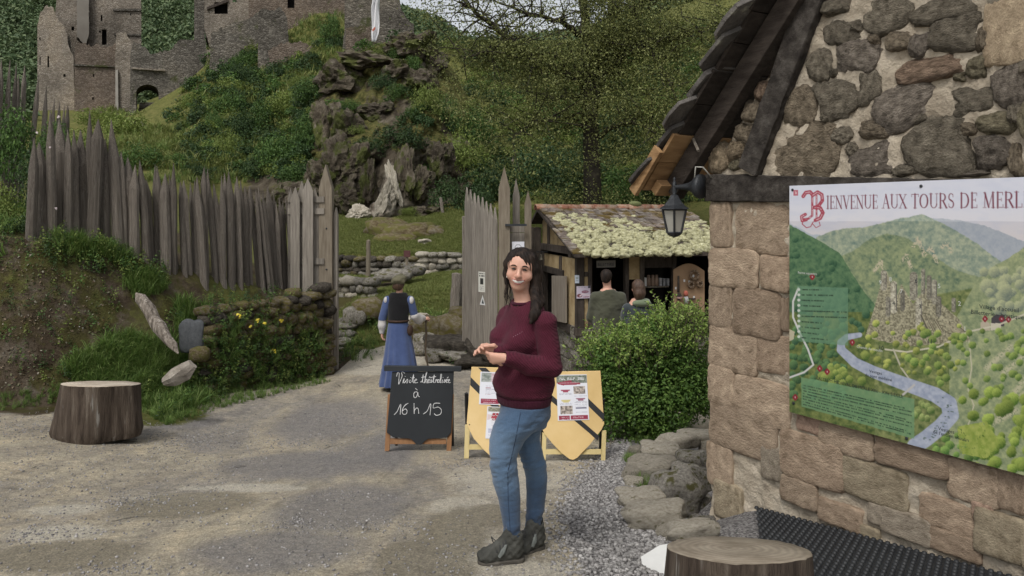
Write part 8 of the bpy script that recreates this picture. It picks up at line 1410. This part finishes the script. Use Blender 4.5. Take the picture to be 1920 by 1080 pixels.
# boots
def boot(heel, toe, zs, s, ank):
    a, b = arr(heel), arr(toe); d = (b - a) / np.linalg.norm(b - a); sd = arr((-d[1], d[0], 0)); at = lambda t, z, o=0: a + (b - a) * t + sd * o + arr((0, 0, z)) + arr((0, 0, zs)) * 1.0
    F = Field(np.minimum(a, b) - .10, np.maximum(a, b) + arr((.10, .10, .0)) + arr((0, 0, .24)), .005); F.v[:] = .3
    F.lo[2]; F.ell(at(.86, .045), (.055, .055, .036), .02); F.cap(at(.15, .055), at(.75, .05), .045, .044, .03); F.cap(at(.20, .08), at(.55, .075), .044, .040, .03); F.cap(at(.16, .09), at(.16, .135), .045, .046, .03); F.cap(at(.45, .105), at(.30, .15), .032, .030, .03); F.cutz(zs + a[2] + .018, False); F.cap(at(.17, .125), at(.16, .24), .036, .040, .004, True); F.v = (F.v + .003 * np.sin(F.ax[0][:, None, None] * 130) * np.sin(F.ax[2][None, None, :] * 150)).astype(np.float32)
    bo = part('boot', F.mesh('boot', m_shoe), None, wo_); F = Field(np.minimum(a, b) - .10, np.maximum(a, b) + arr((.10, .10, 0)) + arr((0, 0, .12)), .005); F.cap(at(.10, .02), at(.88, .02), .045, .047, .01); F.ell(at(.72, .02), (.056, .056, .05), .02); F.cutz(zs + a[2] + .030); F.cutz(zs + a[2] + .001, False); part('sole', F.mesh('sole', m_sole), None, bo)
    mb = MB()
    for t, z in ((.72, .087), (.64, .098), (.56, .110), (.48, .124), (.42, .137)): mb.tube([at(t, z - .022, -.045), at(t - .005, z + .008, -.02), at(t - .01, z + .012, 0), at(t - .005, z + .008, .02), at(t, z - .022, .045)], .0045, 5)
    mb.tube([at(.62, .11, -.02), at(.72, .125, -.045), at(.66, .09, -.05)], .003, 4); part('laces', mb, m_lace, bo); mb = MB(); [mb.tube([at(.40, .115, q * .043), at(.50, .08, q * .051), at(.60, .055, q * .055)], [.006, .014, .008], 6) or mb.tube([at(.68, .04, q * .055), at(.71, .065, q * .05), at(.69, .085, q * .038)], [.008, .015, .010], 6) or mb.tube([at(.08, .10, q * .046), at(.14, .07, q * .05), at(.22, .05, q * .052)], [.006, .012, .008], 6) for q in (-1, 1)]; part('overlay', mb, M('grey_overlay', [(.10, .11, .10), (.15, .16, .15)], 20, 3, .7, .2), bo)
    mb = MB(); mb.tube([at(-.02, .16), at(-.12, .165), at(-.10, .14)], .005, 5); part('pull_loop', mb, m_lace, bo)
h1, t1 = J(976, 1050, 4.10), J(903, 1052, 4.06); h1[2] = gz(h1[0], h1[1]) - .002; t1[2] = h1[2]
boot(h1, t1, 0, 1, None)
h2, t2 = J(1012, 1030, 4.33), J(968, 1035, 4.22); h2[2] = t2[2] = gz(h2[0], h2[1]) - .004; boot(h2, t2, 0, 1, None)

# ------------------------------------------------------------------ woman in blue with the walking stick (seen from behind)
D2 = 11.5; K2 = lambda px, py, d=D2: arr(W(px, py, d)); wb = person('woman in a long blue dress and black vest seen from behind with a walking stick', gp(748, 722)); c0 = K2(748, 600)[0]
m_blue = clothmat('blue_linen', [(.042, .065, .155), (.062, .095, .21)], 60, .3, .9, .2); m_vest = clothmat('black_velvet', [(.006, .006, .007), (.010, .010, .011)], 60, .2, .95, .1); m_linen = clothmat('white_linen', [(.42, .40, .38), (.54, .52, .50)], 60, .3, .9, .1); m_cap = M('olive_felt', [(.085, .08, .05), (.14, .13, .085)], 9, 5, .95, .4); m_leather = M('brown_leather', [(.035, .020, .014), (.06, .036, .025)], 9, 5, .6, .3)
z2 = lambda y: ZP(y, D2); sx = lambda px: PX(px, D2); F = Field((sx(700), 11.1, z2(730)), (sx(812), 11.95, z2(505)), .009)
g2 = head_(F, K2(749, 532), (.12, 1, 0), (0, 0, 1), .95, False); F.cap(K2(749, 545), K2(748, 560), .048, .055, .02); F.loft([(z2(700), c0, D2, .12, .11), (z2(610), c0, D2, .12, .10), (z2(580), c0, D2, .12, .09), (z2(560), c0, D2, .09, .06)], .02)
SRa, SLa = K2(769, 563), K2(727, 563); ER, WR = K2(777, 592, 11.55), K2(793, 597, 11.75); EL, WL2 = K2(717, 598, 11.5), K2(716, 622, 11.52)
for a, b, c2 in ((SRa, ER, WR), (SLa, EL, WL2)): F.cap(a, b, .045, .038, .02); F.cap(b, c2, .036, .026, .02)
hand(F, WR, arr((.5, .3, .1)), (0, .3, -1), .16, (1.0, 1.1, 1.1, 1.1), 1, .016, .010); hand(F, WL2, arr((.0, .02, -1)), (.9, .2, 0), .16, (.5, .5, .6, .6), 1, .016, .010); F.cutz(z2(726), False); me = F.mesh('body', m_skin); tones(me); part('body', me, None, wb)
F = Field((sx(700), 11.0, z2(730)), (sx(800), 12.0, z2(590)), .009); pl = lambda th, z: 1 + .05 * np.sin(th * 11 + 1.5 * np.sin(th * 3)) * np.clip((z2(605) - z) / (z2(605) - z2(700)), 0, 1.2)
F.loft([(z2(722), sx(748), D2, .30, .26), (z2(700), sx(748.5), D2, .272, .24), (z2(660), sx(748.5), D2, .222, .20), (z2(625), sx(747.5), D2, .178, .155), (z2(605), sx(746.5), D2, .145, .125), (z2(598), sx(746.5), D2, .14, .12)], .01, 0, pl); part('skirt', F.mesh('skirt', m_blue), None, wb)
F = Field((sx(715), 11.2, z2(612)), (sx(785), 11.8, z2(540)), .008); F.loft([(z2(604), sx(746.5), D2, .150, .13), (z2(590), sx(747), D2, .155, .13), (z2(570), sx(747.5), D2, .165, .12), (z2(555), sx(747.5), D2, .15, .095), (z2(549), sx(747.5), D2, .115, .08)], .02); part('vest', F.mesh('vest', m_vest), None, wb)
F = Field((sx(700), 11.2, z2(640)), (sx(805), 11.95, z2(545)), .008)
for a, b in ((SRa, ER), (SLa, EL)): F.cap(a, b, .066, .060, .03)
part('sleeves', F.mesh('sleeves', m_blue), None, wb); F = Field((sx(700), 11.2, z2(640)), (sx(805), 11.95, z2(545)), .008); F.chain([ER, ER * .5 + WR * .5 + arr((0, 0, -.03)), WR], [.068, .072, .05], .03); F.chain([EL, EL * .5 + WL2 * .5, WL2], [.058, .058, .040], .03); F.ell(SRa + arr((.02, -.03, .0)), (.04, .04, .06), .02); F.ell(SLa + arr((-.02, -.03, 0)), (.035, .04, .055), .02); part('white_sleeves', F.mesh('white_sleeves', m_linen), None, wb)
F = Field((sx(725), 11.25, z2(550)), (sx(775), 11.75, z2(510)), .007); F.ell(g2(0, -.03, -.005), (.080, .082, .078), .02); F.ell(g2(.05, -.05, -.04), (.05, .04, .05), .03); F.ell(g2(0, -.06, -.05), (.055, .04, .05), .03); part('hair', F.mesh('hair', m_hairb), None, wb)
F = Field((sx(720), 11.25, z2(540)), (sx(780), 11.8, z2(505)), .007); F.ell(g2(.0, -.03, .065), (.108, .118, .058), .02); F.ell(g2(-.03, -.03, .10), (.085, .095, .045), .03); F.cap(g2(-.085, -.09, .035), g2(.085, -.09, .03), .026, .026, .03); part('cap', F.mesh('cap', m_cap), None, wb)
F = Field((sx(755), 11.2, z2(640)), (sx(785), 11.7, z2(600)), .007); F.ell(arr((sx(771), 11.38, z2(617))), (.045, .05, .085), .02); part('belt_pouch', F.mesh('belt_pouch', m_leather), None, wb); ringtube('belt', arr((sx(746.5), D2, z2(601))), arr((1, 0, 0)), arr((0, 1, 0)), .150, .130, .016, m_leather, wb)
tip_ = gp(803, 712); mb = MB(); L = [Vector(WR) + Vector((.055, .04, .06)), Vector(WR) + Vector((.045, .03, -.02))] + [Vector(W(np.interp(t, [0, .5, 1], [797, 799, 803]) + 1.5 * math.sin(t * 9), 600 + 112 * t, 11.75)) for t in np.linspace(.1, 1, 14)]; mb.tube(L, [.016 + .004 * math.sin(i * 2.1) for i in range(len(L))], 7); tag(part('walking_stick', mb, M('stick_bark', [(.06, .045, .03), (.13, .10, .07)], 9, 6, .9, .6), None, True), 'knotty wooden walking stick in the hand of the woman in blue', 'stick')

# ------------------------------------------------------------------ man and woman at the hut counter
pm = person('man with short dark hair in an olive green jacket at the hut counter', (PX(1139, 11), 11, gz(PX(1139, 11), 11))); D3 = 11.0; K3 = lambda px, py, d=D3: arr(W(px, py, d)); z3 = lambda y: ZP(y, D3); gzm = gz(PX(1139, 11), 11)
m_olive = clothmat('olive_jacket', [(.050, .052, .034), (.072, .074, .050)], 60, .3, .9, .15); m_beige = clothmat('beige_trousers', [(.24, .20, .155), (.30, .255, .20)], 60, .3); m_navy = clothmat('dark_jacket', [(.022, .030, .034), (.034, .045, .050)], 60, .3); m_grn = clothmat('green_hood', [(.10, .13, .075), (.15, .18, .11)], 60, .3)
F = Field((sx(1090) - .1, 10.6, gzm), (sx(1190) + .1, 11.5, z3(495)), .010); g3 = head_(F, K3(1137, 521), (.25, 1, -.15), (0, 0, 1), 1.0, False); F.cap(K3(1138, 530), K3(1139, 545), .055, .06, .02); x3 = PX(1140, D3)
F.loft([(z3(640), x3, D3, .16, .12), (z3(600), x3, D3, .17, .13), (z3(560), x3, D3, .18, .12), (z3(542), x3, D3, .10, .08)], .03)
for q in (-1, 1): F.cap((x3 + q * .09, D3, z3(635)), (x3 + q * .09, D3 + .03, gzm + .5), .085, .06, .03); F.cap((x3 + q * .09, D3 + .03, gzm + .5), (x3 + q * .09, D3, gzm + .08), .06, .042, .02); F.cap((x3 + q * .09, D3 - .04, gzm + .04), (x3 + q * .10, D3 + .17, gzm + .035), .042, .038, .02)
AR_ = []
for q in (-1, 1): sh2 = arr((x3 + q * .185, D3, z3(557))); el2 = arr((x3 + q * .235, D3 + .06, z3(596))); wr2 = arr((x3 + q * .12, D3 + .28, z3(604))); AR_.append((sh2, el2, wr2)); F.cap(sh2, el2, .05, .042, .02); F.cap(el2, wr2, .04, .03, .02); hand(F, wr2, arr((-q * .4, 1, .0)), (0, 0, -1), .18, (.4, .4, .4, .5), q, .018, .011)
me = F.mesh('body', m_skin); tones(me); part('body', me, None, pm)
F = Field((x3 - .45, 10.6, z3(640)), (x3 + .45, 11.5, z3(535)), .009); F.loft([(z3(618), x3, D3, .215, .165), (z3(600), x3, D3, .215, .16), (z3(575), x3, D3, .215, .15), (z3(558), x3, D3, .20, .125), (z3(548), x3, D3, .14, .10), (z3(542), x3, D3, .085, .08)], .03)
for a, b, c2 in AR_: F.cap(a, b, .075, .066, .05); F.cap(b, c2, .064, .048, .03)
def wr3(P_): return P_ + ((vnoise(P_[:, 0] * 7, P_[:, 2] * 9, 6, 3) - .5) * .04)[:, None] * np.array([.3, -1, 0])
part('jacket', F.mesh('jacket', m_olive, True, wr3), None, pm); F = Field((x3 - .3, 10.75, gzm + .05), (x3 + .3, 11.3, z3(612)), .010); F.loft([(z3(640), x3, D3, .175, .14), (z3(616), x3, D3, .185, .145)], .03)
for q in (-1, 1): F.cap((x3 + q * .09, D3, z3(635)), (x3 + q * .09, D3 + .03, gzm + .5), .10, .078, .03); F.cap((x3 + q * .09, D3 + .03, gzm + .5), (x3 + q * .09, D3, gzm + .10), .078, .068, .02)
part('trousers', F.mesh('trousers', m_beige), None, pm); F = Field((x3 - .2, 10.7, z3(545)), (x3 + .2, 11.3, z3(490)), .007); F.ell(g3(0, -.025, .04), (.084, .095, .085), .02); F.ell(g3(0, -.06, -.02), (.066, .045, .06), .03); part('hair', F.mesh('hair', m_hair), None, pm)
for q in (-1, 1): F = Field((x3 + q * .09 - .1, D3 - .15, gzm - .02), (x3 + q * .09 + .1, D3 + .3, gzm + .16), .009); F.cap((x3 + q * .09, D3 - .05, gzm + .045), (x3 + q * .10, D3 + .18, gzm + .04), .055, .048, .02); F.cap((x3 + q * .09, D3 - .04, gzm + .05), (x3 + q * .09, D3 - .02, gzm + .12), .05, .052, .02); F.cutz(gzm + .0, False); part('shoe', F.mesh('shoe', m_shoe), None, pm)
D4 = 10.7; x4 = PX(1197, D4); gzw = gz(x4, D4); z4 = lambda y: ZP(y, D4); pw = person('woman with straight brown hair in a dark jacket with green hood beside the man', (x4, D4, gzw))
F = Field((x4 - .4, 10.3, gzw), (x4 + .4, 11.2, z4(515)), .010); g4 = head_(F, arr((x4 - .01, D4, z4(540))), (-.25, 1, -.1), (0, 0, 1), .95, True); F.cap((x4, D4, z4(552)), (x4, D4, z4(566)), .048, .055, .02); F.loft([(z4(650), x4, D4, .14, .11), (z4(600), x4, D4, .15, .11), (z4(572), x4, D4, .15, .10), (z4(560), x4, D4, .09, .07)], .03)
for q in (-1, 1): F.cap((x4 + q * .08, D4, z4(645)), (x4 + q * .08, D4 + .03, gzw + .46), .08, .055, .03); F.cap((x4 + q * .08, D4 + .03, gzw + .46), (x4 + q * .08, D4, gzw + .08), .055, .04, .02); F.cap((x4 + q * .08, D4 - .04, gzw + .035), (x4 + q * .09, D4 + .15, gzw + .03), .038, .034, .02)
A4_ = []
for q in (-1, 1): sh2 = arr((x4 + q * .16, D4, z4(578))); el2 = arr((x4 + q * .20, D4 + .05, z4(616))); wr2 = arr((x4 + q * .10, D4 + .24, z4(612))); A4_.append((sh2, el2, wr2)); F.cap(sh2, el2, .045, .036, .02); F.cap(el2, wr2, .035, .025, .02); hand(F, wr2, arr((-q * .4, 1, .0)), (0, 0, -1), .165, (.4, .4, .4, .5), q, .017, .010)
me = F.mesh('body', m_skin); tones(me); part('body', me, None, pw)
F = Field((x4 - .4, 10.35, z4(665)), (x4 + .4, 11.15, z4(552)), .009); F.loft([(z4(650), x4, D4, .19, .15), (z4(610), x4, D4, .185, .14), (z4(580), x4, D4, .185, .125), (z4(568), x4, D4, .12, .09), (z4(562), x4, D4, .08, .075)], .03)
for a, b, c2 in A4_: F.cap(a, b, .068, .058, .04); F.cap(b, c2, .056, .042, .03)
part('jacket', F.mesh('jacket', m_navy, True, wr3), None, pw); F = Field((x4 - .25, 10.4, z4(590)), (x4 + .25, 11, z4(548)), .008); F.ell((x4 + .03, D4 - .09, z4(567)), (.13, .07, .05), .02); F.ell((x4 + .07, D4 - .05, z4(563)), (.08, .07, .035), .02); part('hood', F.mesh('hood', m_grn), None, pw)
F = Field((x4 - .25, 10.4, z4(580)), (x4 + .25, 11, z4(512)), .007); F.ell(g4(0, -.02, .035), (.086, .096, .09), .02); F.chain([g4(0, -.05, .0), g4(0, -.06, -.08), g4(0, -.055, -.125)], [.085, .08, .06], .03); F.ell(g4(0, .10, -.04), (.055, .06, .09), .01, None, True); part('hair', F.mesh('hair', m_hairb, True), None, pw)
F = Field((x4 - .25, 10.45, gzw + .04), (x4 + .25, 11, z4(640)), .010); F.loft([(z4(662), x4, D4, .155, .125), (z4(645), x4, D4, .16, .13)], .03)
for q in (-1, 1): F.cap((x4 + q * .08, D4, z4(650)), (x4 + q * .08, D4 + .03, gzw + .46), .09, .07, .03); F.cap((x4 + q * .08, D4 + .03, gzw + .46), (x4 + q * .08, D4, gzw + .1), .07, .06, .02)
part('trousers', F.mesh('trousers', m_navy), None, pw)
for q in (-1, 1): F = Field((x4 + q * .08 - .1, D4 - .15, gzw - .02), (x4 + q * .08 + .1, D4 + .3, gzw + .16), .009); F.cap((x4 + q * .08, D4 - .05, gzw + .04), (x4 + q * .09, D4 + .16, gzw + .036), .05, .044, .02); F.cap((x4 + q * .08, D4 - .04, gzw + .05), (x4 + q * .08, D4 - .02, gzw + .12), .046, .05, .02); F.cutz(gzw + .0, False); part('shoe', F.mesh('shoe', m_shoe), None, pw)
